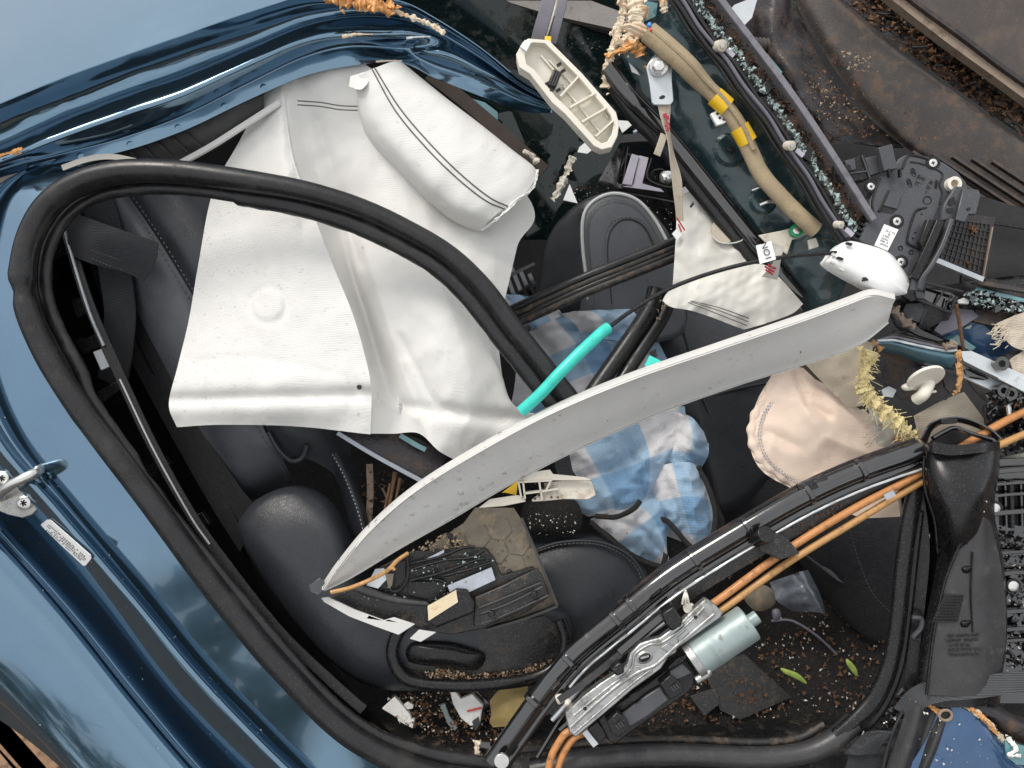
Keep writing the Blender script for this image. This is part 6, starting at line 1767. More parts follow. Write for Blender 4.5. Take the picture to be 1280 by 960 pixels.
MB().ngon([(940, 648), (954, 658), (984, 672), (1000, 692), (976, 700), (950, 688)], 46, 4, (.1, .2)).build('clip_base', M['black_dirty'], bt_, bevel=.8)
MB().cyl(958, 668, 72, 11, 28, 20, r2=9, tilt=(-25, 10)).build('clip_post', M['black'], bt_, bevel=1)
MB().ngon([(996, 606), (1030, 592), (1042, 606), (1034, 618), (1004, 622)], 44, 5).build('black_clamp', M['black_dirty'], bt_, bevel=1)
MB().box(1016, 610, 47, 14, 5, 3, 24).build('clamp_slot', M['dark'], bt_)
MB().cyl(627, 952, 44, 9.5, 5, 26).build('grey_button', M['steel'], bt_, bevel=.5)
MB().crumbs(scatter([(850, 740), (930, 690), (1060, 620), (1050, 640), (900, 730)], 160, lambda x, y: 30, 3), .8, 3, 71).build('mud_crumbs', M['crumb_brown'], bt_, kind='stuff', smooth=False)
MB().tube([(690, 900, 20), (740, 846, 24), (800, 800, 26), (842, 770, 28)], 3.2, 50, 8).build('thin_rod', M['steel_light'], bt_)
MB().tube([(700, 912, 14), (760, 858, 20), (820, 812, 24), (850, 786, 26)], 4.5, 50, 8).build('thin_rod', M['black_gloss'], bt_)
MB().tube([(672, 946, 12), (700, 900, 16), (720, 872, 20), (742, 852, 22)], 3.4, 40, 8).build('thin_rod', M['black_gloss'], bt_)
drops_on(o1, 150, .6, 2.6, 14, M['water'])

oc = thing('orange_cables', 'pair of dirty orange brake cables running under the black duct and through the motor', 'cable', (1000, 690, 30))
c1 = [(1310, 500, 0), (1250, 530, 6), (1190, 566, 14), (1146, 594, 24), (1060, 640, 34), (980, 690, 38), (892, 754, 40), (850, 780, 24)]
c2 = [(1310, 530, 0), (1250, 556, 6), (1196, 582, 14), (1146, 606, 22), (1062, 656, 32), (984, 704, 36), (900, 764, 38), (860, 790, 20)]
MB().tube(c1, 4.9, 120, 14, noise_amp=.05).build('cable', M['orange'], oc, angle=80)
MB().tube(c2, 4.5, 120, 14, noise_amp=.05).build('cable', M['tan_wire'], oc, angle=80)
MB().tube([(724, 912, 30), (708, 916, 34), (696, 932, 34), (688, 950, 34), (682, 985, 34)], 4.6, 40, 12).build('cable', M['orange'], oc, angle=80)
MB().tube([(736, 914, 28), (718, 922, 30), (706, 938, 30), (699, 955, 30), (692, 985, 30)], 4.6, 40, 12).build('cable', M['orange'], oc, angle=80)
MB().ribbon([(1106, 622, 40), (1118, 616, 40)], 7, 2, 5).build('foil_wrap', M['foil'], oc)

def TM(pts, s=4.73, ox=690, oy=740):
    return [(p[0] / s + ox, p[1] / s + oy) for p in pts]
mo_ = thing('window_motor', 'cast silver window motor with grey green can and black gearbox', 'motor', (830, 850, 40))
br_ = TM([(78, 720), (180, 620), (285, 540), (380, 480), (445, 425), (465, 360), (520, 305), (575, 285), (640, 270), (700, 225), (770, 170), (840, 100), (910, 38), (960, 70), (1012, 122), (1000, 150), (880, 235), (745, 330), (735, 360), (690, 385), (650, 450), (600, 490), (480, 575), (300, 730), (140, 862), (100, 830)])
MB().prism(br_, 62, 14, (.03, .05)).build('cast_bracket', M['alu'], mo_, bevel=1.6)
def mw(x, y, l=0):
    cx = sum(p[0] for p in br_) / len(br_)
    cy = sum(p[1] for p in br_) / len(br_)
    return 62 + .03 * (x - cx) + .05 * (y - cy) + l
def ML(pts, l=0):
    return [(x, y, mw(x, y, l)) for x, y in TM(pts)]
MB().tube(ML([(110, 800), (260, 660), (400, 545), (520, 470), (600, 440), (650, 400), (735, 320), (860, 215), (960, 130)], .5), 2.4, 60, 8, flat=.8).build('cast_rib', M['alu'], mo_, angle=80)
MB().tube(ML([(130, 730), (300, 590), (460, 465), (490, 370), (580, 310), (650, 300), (790, 200), (900, 90)], .5), 1.8, 60, 8).build('cast_rib', M['alu'], mo_, angle=80)
MB().tube(ML([(130, 835), (300, 690), (470, 545), (590, 455)], .4), 1.6, 60, 8).build('cast_rib', M['alu'], mo_, angle=80)
for a in ([(490, 440), (560, 440), (600, 470), (580, 485)], [(640, 330), (690, 300), (725, 330), (690, 360)], [(740, 270), (800, 220), (810, 240), (750, 300)], [(200, 690), (260, 640), (280, 665), (210, 720)], [(330, 560), (420, 500), (450, 510), (340, 590)], [(770, 190), (830, 140), (850, 170), (800, 200)]):
    MB().prism(ML(a, 1.6), 0, 3).build('cast_step', M['alu'], mo_, bevel=.8)
p = ML([(548, 388)], 1)[0]
ho = MB().pillow([(p[0] + 12 * math.cos(t) * .9 + 3 * math.sin(t), p[1] - 7 * math.cos(t) * .5 + 8 * math.sin(t)) for t in [i * 6.2832 / 16 for i in range(16)]], p[2] - 1, 2.6, 4, 40).build('pivot_boss', M['alu'], mo_)
MB().pillow([(p[0] + 8 * math.cos(t) * .9 + 2 * math.sin(t), p[1] - 6 * math.cos(t) * .5 + 4.6 * math.sin(t)) for t in [i * 6.2832 / 16 for i in range(16)]], p[2] + 1, 1.2, 3, 30).build('pivot_hole', M['dark'], ho)
MB().rod((p[0] - 5, p[1] + 1, p[2] + 3), (p[0] + 5, p[1] - 2, p[2] + 3), 1.4, 6).build('pivot_bar', M['alu'], ho)
for x, y in ((195, 690), (850, 150)):
    p = ML([(x, y)], .6)[0]
    o = MB().cyl(p[0], p[1], p[2] + 1, 5, 2, 18).build('rivet', M['alu'], mo_)
    MB().cyl(p[0], p[1], p[2] + 1.8, 2.4, 1, 12).build('rivet_core', M['dark'], o)
# can
ax0, ax1 = TM([(845, 395)])[0], TM([(1165, 178)])[0]
MB().rod((ax0[0], ax0[1], 52), (ax1[0], ax1[1], 50), 23.5, 36).build('can', M['motor'], mo_, bevel=2, seg=3)
d_ = Vector((ax1[0] - ax0[0], ax1[1] - ax0[1])).normalized()
MB().rod((ax0[0] - d_.x * 6, ax0[1] - d_.y * 6, 52), (ax0[0] + d_.x * 4, ax0[1] + d_.y * 4, 52), 25, 36).build('can_flange', M['alu'], mo_, bevel=.8)
MB().rod((ax1[0], ax1[1], 50), (ax1[0] + d_.x * 13, ax1[1] + d_.y * 13, 50), 8.4, 24).build('shaft_cap', M['motor'], mo_, bevel=1)
for t in (.3, .34):
    MB().rod((ax0[0] + d_.x * 74 * t, ax0[1] + d_.y * 74 * t, 52), (ax0[0] + d_.x * 74 * t + d_.x, ax0[1] + d_.y * 74 * t + d_.y, 52), 23.8, 36).build('can_groove', M['motor'], mo_)
p = TM([(880, 505)])[0]
MB().rod((p[0] - 6, p[1] + 4, 66), (p[0] + 9, p[1] - 5, 66), 5, 16).build('bolt_shank', M['alu'], mo_, bevel=.5)
MB().pillow([(884, 836), (888, 836), (890, 842), (886, 847), (882, 843)], 68, 3, 3, 20).build('bolt_head', M['screw'], mo_)
# gearbox and connectors
MB().prism(TM([(270, 755), (400, 650), (560, 545), (690, 455), (760, 420), (800, 400), (850, 470), (840, 560), (790, 610), (600, 740), (470, 830), (380, 900), (330, 880)]), 48, 26, (.02, .05)).build('gearbox', M['black'], mo_, bevel=2)
MB().prism(TM([(400, 730), (560, 610), (640, 560), (690, 640), (560, 740), (460, 800)]), 55, 6, (.05, .1)).build('gearbox_lid', M['grey_plastic'], mo_, bevel=1.5)
for c_, nm in (([(325, 770), (385, 710), (430, 740), (465, 800), (390, 860), (350, 830)], 'socket'), ([(640, 545), (700, 490), (770, 540), (780, 590), (700, 640)], 'socket')):
    o = MB().prism(TM(c_), 70, 20, (.0, .1)).build(nm, M['black'], mo_, bevel=1.2)
    q_ = TM(c_)
    cx, cy = sum(p[0] for p in q_) / len(q_), sum(p[1] for p in q_) / len(q_)
    MB().box(cx + 2, cy + 1, 72, 10, 8, 5, 38).build('socket_well', M['dark'], o)
    for k in (-1, 0, 1):
        MB().box(cx + 2 + k * 3, cy + 1 - k * 2, 73, 1.2, 7, 2, 38).build('socket_rib', M['grey_plastic'], o)
MB().prism(TM([(700, 470), (770, 420), (830, 480), (740, 520), (700, 500)]), 58, 8, (0, .1)).build('gear_step', M['grey_plastic'], mo_, bevel=1)
for k in range(5):
    A_, B_ = TM([(690 + k * 18, 450 - k * 10), (740 + k * 18, 400 - k * 10)])
    MB().ribbon([(A_[0], A_[1], 60), (B_[0], B_[1], 60)], 2, 3, 4).build('cooling_rib', M['black'], mo_)
MB().box(*TM([(488, 620)])[0], 60, 9, 8, 3, 32).build('well', M['dark'], mo_)
MB().prism(TM([(178, 835), (205, 812), (275, 900), (245, 922)]), 50, 5).build('white_tab', M['steel_light'], mo_, bevel=.5)
MB().prism(TM([(210, 810), (270, 765), (330, 850), (280, 895)]), 46, 14).build('end_block', M['black'], mo_, bevel=1)
for c_ in ([(650, 130), (720, 85), (770, 160), (770, 200), (710, 235), (670, 190)], [(345, 460), (400, 415), (425, 450), (430, 480), (385, 500)]):
    q_ = TM(c_)
    MB().ngon(q_, 78, 24).build('rubber_mount', M['black'], mo_, bevel=2)
MB().ribbon([(p[0], p[1], 64) for p in TM([(40, 640), (200, 530), (400, 370)])], 8, 3, 20).build('flat_link', M['rubber_grey'], mo_)
MB().ribbon([(p[0], p[1], 58) for p in TM([(390, 360), (520, 250), (650, 140)])], 8, 3, 20).build('flat_link', M['black_gloss'], mo_)
for c_ in ([(20, 620), (60, 610), (75, 640), (40, 665)], [(80, 640), (110, 640), (118, 670), (95, 682), (75, 670)], [(790, 90), (830, 70), (842, 95), (800, 110)]):
    q_ = TM(c_)
    MB().pillow(q_, 44, 4, 4, 24).build('pale_clip', M['ivory'], mo_)
sc_ = MB()
for dx in (-1, 0, 1):
    sc_.tube([(857 + dx * 4, 755, 62), (857 + dx * 2.5, 747, 66), (857, 739, 64)], 1.5, 10, 7)
sc_.tube([(857, 760, 58), (857, 738, 66)], 1.4, 8, 7)
tc_ = thing('tree_clip', 'small cream push clip standing at the top end of the silver bracket', 'clip', (857, 752, 56))
sc_.build('barbs', M['ivory'], tc_)
MB().cyl(860, 761, 56, 5.5, 4, 16).build('clip_head', M['ivory'], tc_)

# ================================================================== RIBBED TRAY under the grey trim
def TT(pts, s=4.129, ox=400, oy=640):
    return [(p[0] / s + ox, p[1] / s + oy) for p in pts]
ty = thing('broken_tray', 'dirty broken plastic tray with hexagon pattern and two labels lying on the seat', 'tray', (570, 740, -10))
plate = TT([(560, 180), (740, 60), (800, -20), (1000, -20), (1040, 40), (1130, 240), (1225, 480), (1000, 570), (860, 600), (700, 420)])
MB().prism(plate, -22, 5, (-.02, .05)).build('hex_plate_base', M['tray'], ty)
def tw_(x, y):
    cx = sum(p[0] for p in plate) / len(plate)
    cy = sum(p[1] for p in plate) / len(plate)
    return -22 - .02 * (x - cx) + .05 * (y - cy)
# hexagonal tiles proud of the plate, each its own piece
hr_ = 17.0
for i in range(-6, 7):
    for j in range(-6, 7):
        cx, cy = 620 + i * hr_ * 1.5, 690 + (j + .5 * (i & 1)) * hr_ * 1.732
        ca, sa = math.cos(.16), math.sin(.16)
        qx, qy = 620 + (cx - 620) * ca - (cy - 690) * sa, 690 + (cx - 620) * sa + (cy - 690) * ca
        H = [(qx + (hr_ - 1.2) * math.cos(R(60 * k) + .16), qy + (hr_ - 1.2) * math.sin(R(60 * k) + .16)) for k in range(6)]
        if all(in_poly(x, y, plate) for x, y in H) or (in_poly(qx, qy, plate) and sum(in_poly(x, y, plate) for x, y in H) >= 4):
            H = [(x, y) if in_poly(x, y, plate) else (qx + (x - qx) * .62, qy + (y - qy) * .62) for x, y in H]
            if all(in_poly(x, y, plate) for x, y in H):
                MB().ngon([(x, y, tw_(x, y) + 1.3 + rnd.uniform(-.2, .3)) for x, y in H], 0, 2.2).build('hexagon_pad', M['tray'], ty, bevel=.5)
MB().ribbon([(p[0], p[1], -14) for p in TT([(1040, 30), (1130, 240), (1225, 480)])], 3, 9, 12).build('plate_rim', M['rubber_grey'], ty)
MB().ribbon([(p[0], p[1], -12) for p in TT([(1225, 482), (1060, 545), (860, 604)])], 3, 9, 12).build('plate_rim', M['rubber_grey'], ty)
MB().pillow([(p[0], p[1]) for p in TT([(655, 110), (700, 130), (720, 170), (700, 195), (680, 180)])], -16, 1, 3, 24).build('hole', M['dark'], ty)
MB().pillow([(p[0], p[1]) for p in TT([(962, 308), (980, 298), (992, 310), (975, 322)])], -15, 1, 3, 20).build('hole', M['dark'], ty)
MB().prism(TT([(50, 440), (220, 380), (300, 290), (460, 205), (640, 190), (770, 180), (860, 190), (900, 240), (935, 330), (1100, 285), (1130, 330), (1180, 440), (1060, 520), (860, 600), (680, 635), (540, 610), (440, 580), (330, 555), (180, 510)]), -10, 12, (0, .06)).build('inner_moulding', M['black_dirty'], ty, bevel=1.5)
for a, w in (([(460, 270), (620, 230), (740, 185), (800, 180)], 4), ([(460, 300), (640, 250), (780, 235), (850, 195)], 6), ([(465, 355), (640, 310), (800, 250), (880, 240)], 6), ([(640, 330), (760, 300), (880, 262)], 6), ([(445, 215), (455, 300), (440, 370), (400, 410), (360, 405)], 8), ([(480, 345), (600, 350), (640, 360)], 4), ([(600, 300), (560, 350)], 3)):
    MB().tube([(p[0], p[1], w - 6) for p in TT(a)], 2.0, 30, 8).build('moulded_rib', M['black'], ty)
MB().tube([(p[0], p[1], 3) for p in TT([(180, 385), (300, 430), (430, 460), (555, 475)])], 5, 40, 10, scale=lambda u: 1.2 - .5 * u).build('grey_ridge', M['rubber_grey'], ty)
MB().ngon(TT([(455, 360), (640, 355), (660, 430), (560, 470), (450, 420)]), -4, 3).build('panel_step', M['black'], ty, bevel=.8)
MB().prism(TT([(800, 440), (940, 380), (1120, 290), (1150, 330), (1180, 430), (1050, 510), (860, 590), (790, 590)]), 2, 8, (0, .1)).build('side_wall', M['black_dirty'], ty, bevel=1.5)
for a in ([(810, 500), (960, 440), (1140, 365)], [(820, 530), (980, 470), (1150, 385)], [(830, 580), (960, 530), (1180, 430)]):
    MB().tube([(p[0], p[1], 4 + i) for i, p in enumerate(TT(a))], 1.6, 20, 8).build('wall_rib', M['rubber_grey'], ty)
for x, y in ((1105, 425), (885, 525)):
    p = TT([(x, y)])[0]
    MB().cyl(p[0], p[1], 12, 3.6, 6, 14).build('peg', M['black'], ty, bevel=.5)
    MB().box(p[0], p[1] + 1, 9, 9, 5, 3, 22).build('peg_base', M['black'], ty, bevel=.5)
MB().ngon(TT([(540, 565), (560, 480), (705, 395), (760, 400), (800, 470), (795, 520), (600, 600)]), 16, 18, (0, .15)).build('raised_box', M['black'], ty, bevel=3, seg=3)
l1 = MB().ngon(TT([(555, 485), (702, 402), (712, 465), (560, 562)]), 17.5, .8, (0, .15)).build('cream_label', M['paper_cream'], ty)
l1['label'] = 'blank stained cream label on the tray'
l2 = MB().ngon(TT([(658, 380), (885, 285), (905, 350), (760, 418), (715, 392), (670, 412)]), 1, .8, (0, .1)).build('grey_label', M['foil'], ty)
l2['label'] = 'grey blue label strip on the tray'
MB().ngon(TT([(540, 245), (640, 195), (640, 210), (560, 250)]), -2, 1).build('grey_strip', M['foil'], ty)
MB().prism(TT([(5, 445), (40, 440), (180, 505), (330, 560), (380, 545), (490, 580), (405, 635), (280, 590), (150, 540), (20, 465)]), 10, 4, (0, .05)).build('grey_flange', M['grey_trim'], ty, bevel=.6)
MB().ngon(TT([(463, 655), (510, 610), (600, 622), (520, 672)]), 12, 4).build('grey_flange', M['grey_trim'], ty, bevel=.6)
MB().prism(TT([(285, 295), (330, 290), (350, 340), (300, 395), (240, 380)]), 0, 3).build('grey_patch', M['steel_light'], ty)
MB().prism(TT([(300, 290), (440, 250), (440, 350), (380, 400), (310, 390)]), -3, 3).build('dark_pocket', M['dark'], ty)
MB().prism(TT([(335, 320), (380, 320), (372, 380), (355, 395)]), 2, 2).build('pale_scrap', M['tray'], ty)
MB().crumbs(scatter(TT([(100, 440), (300, 460), (540, 500), (700, 400), (900, 250), (760, 200), (480, 300), (300, 420)]), 90, lambda x, y: 1, 4), .6, 2.4, 81).build('glass_grit', M['glass_crumb'], ty, kind='stuff', smooth=False)
MB().crumbs(scatter(TT([(460, 200), (700, 80), (760, 180), (600, 200)]), 120, lambda x, y: -12, 4), .8, 3, 82).build('bark_bits', M['crumb_tan'], ty, kind='stuff', smooth=False)
MB().crumbs(scatter(plate, 120, lambda x, y: tw_(x, y) + 2, 4), .6, 2, 83).build('bark_crumbs', M['crumb_brown'], ty, kind='stuff', smooth=False)

ow = thing('tan_wire', 'thin tan wire lying along the left tip of the grey trim', 'wire', (455, 720, 20))
MB().tube([(p[0], p[1], w) for p, w in zip(TT([(55, 415), (160, 390), (270, 345), (350, 300), (400, 250), (455, 212)]), (26, 24, 22, 20, 16, 10))], 2.7, 50, 9, noise_amp=.1).build('strand', M['tan_wire'], ow)
MB().tube([(p[0], p[1], 20) for p in TT([(350, 300), (375, 290), (385, 300)])], 2, 10, 8).build('loose_end', M['tan_wire'], ow)

# ivory bracket under the trim, yellow tab
ib = thing('ivory_bracket', 'broken ivory plastic bracket with open cells under the grey trim', 'bracket', (670, 610, -20))
def TI(pts):
    return [(p[0] / 4 + 580, p[1] / 4 + 560) for p in pts]
MB().prism(TI([(270, 160), (340, 120), (430, 108), (445, 130), (600, 145), (640, 160), (400, 160), (280, 172)]), 4, 4, (0, .3)).build('upper_web', M['ivory_dirty'], ib, bevel=.6)
MB().prism(TI([(400, 175), (600, 148), (640, 170), (660, 235), (620, 258), (500, 255), (400, 265), (340, 268), (340, 255), (400, 210)]), -2, 4, (0, .2)).build('tongue', M['ivory_dirty'], ib, bevel=.8)
MB().prism(TI([(70, 300), (130, 255), (260, 235), (300, 240), (310, 268), (200, 290)]), 2, 4, (0, .2)).build('left_tongue', M['ivory_dirty'], ib, bevel=.8)
for a in ([(272, 165), (285, 240)], [(295, 165), (305, 250)], [(375, 165), (390, 255)], [(430, 165), (412, 205)], [(300, 225), (400, 212), (470, 200)], [(275, 168), (440, 160)]):
    MB().ribbon([(p[0], p[1], 2) for p in TI(a)], 2.2, 12, 6).build('cell_wall', M['ivory_dirty'], ib)
MB().prism(TI([(190, 225), (270, 165), (262, 235), (200, 222)]), -14, 4).build('yellow_tab', M['yellow'], ib)
MB().crumbs(scatter(TI([(320, 170), (460, 180), (480, 250), (350, 260)]), 26, -1, 4), .8, 2.6, 84).build('brown_grit', M['crumb_brown'], ib, kind='stuff', smooth=False)
bb = thing('black_bracket', 'dark bent metal strip with pale edge under the white airbag hem', 'metal strip', (490, 565, -60))
MB().loft([[(425, 540, -50), (470, 566, -54), (540, 604, -60)], [(450, 540, -56), (490, 556, -60), (550, 586, -66)], [(500, 540, -66), (530, 552, -70), (560, 570, -74)]], 20, 6, thick=3).build('strip', M['mud_dark'], bb)
MB().ribbon([(422, 541, -46), (470, 570, -50), (536, 606, -56)], 5, 4, 16).build('pale_edge', M['foil'], bb)
MB().ribbon([(500, 544, -52), (520, 556, -54), (532, 562, -56)], 6, 2, 8).build('blue_strip', M['glass_teal'], bb)
MB().ribbon([(462, 580, -130), (463, 620, -126), (460, 660, -120)], 8, 4, 10).build('pale_post', M['tan_edge'], bb)
wd = thing('splintered_wood', 'splintered brown wood pieces in the dark gap left of the grey trim', 'wood splinter', (500, 610, -120))
for a, b, r in (((494, 590), (482, 660), 3), ((488, 604), (474, 668), 2), ((500, 598), (492, 640), 2.4), ((478, 610), (496, 650), 1.6)):
    MB().rod((a[0], a[1], -110), (b[0], b[1], -114), r, 6, r * .4).build('splinter', M['timber'], wd)
MB().crumbs(scatter([(450, 590), (510, 590), (480, 690), (450, 700)], 160, lambda x, y: -126 + r9.uniform(-8, 8), 4), 1, 4, 85).build('bark_bits', M['crumb_brown'], wd, kind='stuff', smooth=False)
ch = thing('seat_gap_carpet', 'square of dark looped carpet beside the ivory bracket', 'carpet piece', (690, 650, -110))
MB().pillow([(655, 632), (700, 622), (724, 632), (726, 660), (700, 670), (660, 664)], -116, 14, 6, 40, 3, back=20).build('pad', M['carpet'], ch)
MB().crumbs(scatter([(660, 640), (720, 640), (720, 668), (660, 670)], 60, -98, 4), .5, 1.6, 86).build('pale_grit', M['crumb_white'], ch, kind='stuff', smooth=False)
MB().ribbon([(700, 560, -90), (706, 590, -90), (712, 600, -94)], 20, 4, 10).build('black_webbing', M['belt'], ch)

# ================================================================== FLOOR DEBRIS
def fz(x, y):
    # height of the floor carpet
    t = (y - 740) / 140
    return -325 + max(0, min(1.2, t)) * 140 if y > 740 else -325
f1 = thing('white_foam_chunk', 'flat broken white foam chunk with two small pieces at the lower left of the sill', 'foam', (500, 890, -80))
MB().prism([(477, 886), (493, 871), (512, 893), (514, 899), (518, 900), (516, 911), (497, 901), (497, 898)], -72, 9, (.1, .1)).build('chunk', M['white_foam'], f1, bevel=1)
MB().prism([(505, 881), (510, 878), (517, 882), (516, 886), (508, 887)], -76, 5).build('flake', M['white_foam'], f1, bevel=.6)
f2 = thing('white_crumbled_block', 'crumbled white block with dark sides lying by the sill', 'foam', (580, 890, -75))
MB().prism([(562, 863), (570, 865), (576, 874), (590, 868), (596, 874), (604, 882), (602, 890), (600, 904), (588, 908), (576, 898), (566, 880)], -62, 12, (.05, .1)).build('block', M['white_foam'], f2, bevel=1.2)
MB().prism([(550, 882), (556, 880), (562, 896), (572, 910), (568, 914), (560, 906)], -70, 6).build('side_strip', M['motor'], f2, bevel=.6)
MB().prism([(590, 902), (598, 896), (600, 906), (594, 914)], -58, 4).build('dark_chip', M['grey_plastic'], f2, bevel=.5)
MB().rod((584, 889, -60), (602, 885, -58), 1.2, 6).build('pink_line', M['red_wire'], f2)
MB().ngon([(594, 862), (612, 880), (612, 906), (600, 914), (606, 892)], -74, 6).build('dark_side', M['black_gloss'], f2)
f3 = thing('old_sponge', 'torn old yellow sponge sheet beside the black beam foot', 'sponge', (640, 880, -60))
MB().loft([[(612, 876, -66), (614, 892, -64), (612, 902, -64), (616, 909, -62)], [(628, 860, -60), (630, 880, -52), (630, 896, -52), (632, 908, -56)], [(658, 856, -58), (656, 874, -48), (650, 890, -48), (646, 906, -52)], [(659, 858, -62), (658, 874, -58), (652, 890, -58), (648, 905, -60)]], 24, 8, wr(.06, 2, 3), thick=4).build('sheet', M['sponge'], f3, angle=80)
f4 = thing('torn_foil_scrap', 'small torn cream and black scrap at the foot of the black beam', 'scrap', (606, 938, -20))
torn([(598, 926, -8), (596, 938, -8), (602, 948, -8), (612, 946, -6), (618, 936, -6)], 7, 'cream_torn', 'torn_rim', 91, f4, .8, 40)
MB().prism([(600, 928), (612, 928), (614, 940), (606, 944), (600, 938)], -12, 4).build('dark_middle', M['black_gloss'], f4)
for nm, pts, lab in (('grass_blade', [(976, 836, -190), (984, 840, -184), (996, 845, -182), (1008, 854, -186)], 'longer fresh green grass blade lying on the dark carpet'), ('grass_blade', [(1058, 824, -190), (1062, 830, -186), (1068, 838, -186), (1071, 845, -188)], 'shorter pale green blade at the right of the other blade on the carpet')):
    o = MB().tube([(p[0], p[1], p[2] + 15) for p in pts], 3.6, 24, 8, flat=.4, scale=lambda u: .35 + 2.6 * u * (1 - u)).build(nm, M['grass'])
    tag(o, lab, 'grass blade', 'green blades on the carpet')
ff = thing('carpet_litter', 'grit, bark and pale chips scattered over the dark carpet', 'debris', (950, 850, -220))
def fw_(x, y):
    return floor_w(x, y)
rg = [(700, 840), (960, 780), (1110, 700), (1120, 860), (1040, 910), (700, 930), (660, 900)]
MB().crumbs(scatter(rg, 380, lambda x, y: fw_(x, y) + 6, 21), .8, 3.2, 95).build('pale_grit', M['crumb_white'], ff, kind='stuff', smooth=False)
MB().crumbs(scatter(rg, 900, lambda x, y: fw_(x, y) + 6, 22), 1, 5, 96).build('bark_bits', M['crumb_brown'], ff, kind='stuff', smooth=False)
MB().crumbs(scatter([(480, 868), (600, 862), (660, 900), (640, 940), (560, 930), (500, 905)], 500, lambda x, y: -84 + (y - 860) * .3, 23), .8, 4, 97).build('bark_bits', M['crumb_brown'], ff, kind='stuff', smooth=False)
MB().crumbs(scatter([(480, 868), (600, 862), (660, 900), (640, 930), (560, 920), (500, 905)], 220, lambda x, y: -82 + (y - 860) * .3, 24), .6, 2.4, 98).build('pale_grit', M['crumb_white'], ff, kind='stuff', smooth=False)
ff['kind'] = 'stuff'
for k in ('label', 'category'):
    del ff[k]
hb = thing('heel_plate', 'flat muddy rubber plate on the carpet below the motor can', 'floor plate', (920, 860, -190))
MB().ngon([(880, 838), (930, 816), (990, 872), (925, 900), (900, 888)], -176, 6, (0, .5)).build('plate', M['black_dirty'], hb, bevel=1)
MB().ngon([(862, 870), (896, 858), (900, 880), (880, 896)], -160, 6, (0, .5)).build('plate_end', M['black_dirty'], hb, bevel=1)
MB().crumbs(scatter([(900, 840), (930, 830), (960, 870), (920, 890)], 60, -168, 5), 1, 4, 99).build('bark_bits', M['crumb_brown'], hb, kind='stuff', smooth=False)
fr = thing('pedal_cover', 'pale grey crumpled plastic cover at the front of the footwell', 'plastic cover', (1000, 760, -200))
MB().loft([[(962, 728, -200), (970, 750, -196), (990, 764, -196)], [(996, 716, -180), (1010, 740, -172), (1026, 766, -176)], [(1010, 712, -200), (1024, 740, -196), (1034, 772, -200)]], 20, 8, wr(.05, 4, 2), thick=2).build('sheet', M['sheen'], fr, angle=80)
MB().pillow([(930, 746), (950, 732), (966, 738), (968, 756), (946, 764)], -196, 10, 5, 30).build('tan_knob', M['tray'], fr)
MB().tube([(964, 776, -188), (990, 776, -186), (1020, 794, -184), (1046, 818, -186)], 1.5, 40, 6).build('thin_cable', M['purple'], fr)
MB().pillow([(966, 764), (974, 762), (976, 772), (968, 776)], -186, 4, 4, 20).build('cable_stop', M['purple'], fr)

# ================================================================== BLACK DUCT
dc = thing('air_duct', 'black moulded plastic air duct with a gaping open top end', 'air duct', (1200, 700, 40))
def duct_row(pts, ws_):
    return [(x, y, w) for (x, y), w in zip(pts, ws_)]
dL = [
    duct_row([(1156, 556), (1153, 590), (1156, 620), (1166, 650), (1172, 690), (1166, 730), (1154, 790), (1146, 840), (1144, 880)], [20] * 9),
    duct_row([(1164, 562), (1162, 592), (1166, 624), (1174, 654), (1180, 694), (1174, 734), (1160, 790), (1152, 840), (1150, 880)], [44, 50, 52, 44, 36, 36, 36, 36, 36]),
    duct_row([(1190, 566), (1188, 596), (1188, 630), (1192, 668), (1194, 700), (1190, 740), (1184, 800), (1180, 850), (1180, 884)], [54, 66, 72, 66, 50, 48, 50, 50, 50]),
    duct_row([(1222, 566), (1222, 596), (1222, 624), (1218, 664), (1216, 690), (1216, 740), (1218, 800), (1216, 850), (1216, 884)], [54, 68, 74, 62, 50, 46, 48, 50, 50]),
    duct_row([(1244, 562), (1244, 594), (1239, 620), (1238, 650), (1246, 684), (1250, 730), (1252, 790), (1248, 840), (1244, 880)], [44, 52, 54, 44, 36, 34, 36, 38, 38]),
    duct_row([(1250, 556), (1249, 590), (1244, 620), (1244, 648), (1252, 684), (1257, 730), (1259, 790), (1254, 840), (1250, 880)], [20] * 9)]
MB().loft(dL, 60, 7, thick=2).build('body', M['black'], dc, angle=80)
MB().loft([
    [(1158, 556, 18), (1166, 538, 10), (1184, 528, 4), (1206, 530, 4), (1232, 540, 6), (1248, 552, 14)],
    [(1152, 550, 30), (1164, 530, 22), (1184, 523, 16), (1208, 524, 16), (1236, 536, 18), (1252, 550, 26)]], 40, 3, thick=2).build('back_lip', M['black_gloss'], dc)
MB().loft([
    [(1154, 556, 36), (1166, 552, 56), (1190, 556, 62), (1222, 554, 62), (1250, 552, 38)],
    [(1154, 564, 36), (1166, 566, 58), (1190, 569, 65), (1222, 566, 65), (1250, 562, 38)]], 40, 3, lambda x, y, u, v: 2 * math.sin(u * 9), thick=3).build('front_lip', M['black'], dc)
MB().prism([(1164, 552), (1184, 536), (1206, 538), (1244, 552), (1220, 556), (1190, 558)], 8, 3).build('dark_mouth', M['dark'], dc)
MB().tube([(1166, 548, 30), (1180, 540, 26), (1194, 535, 24), (1214, 542, 26), (1240, 550, 30)], 3, 30, 8).build('inner_rib', M['black_gloss'], dc)
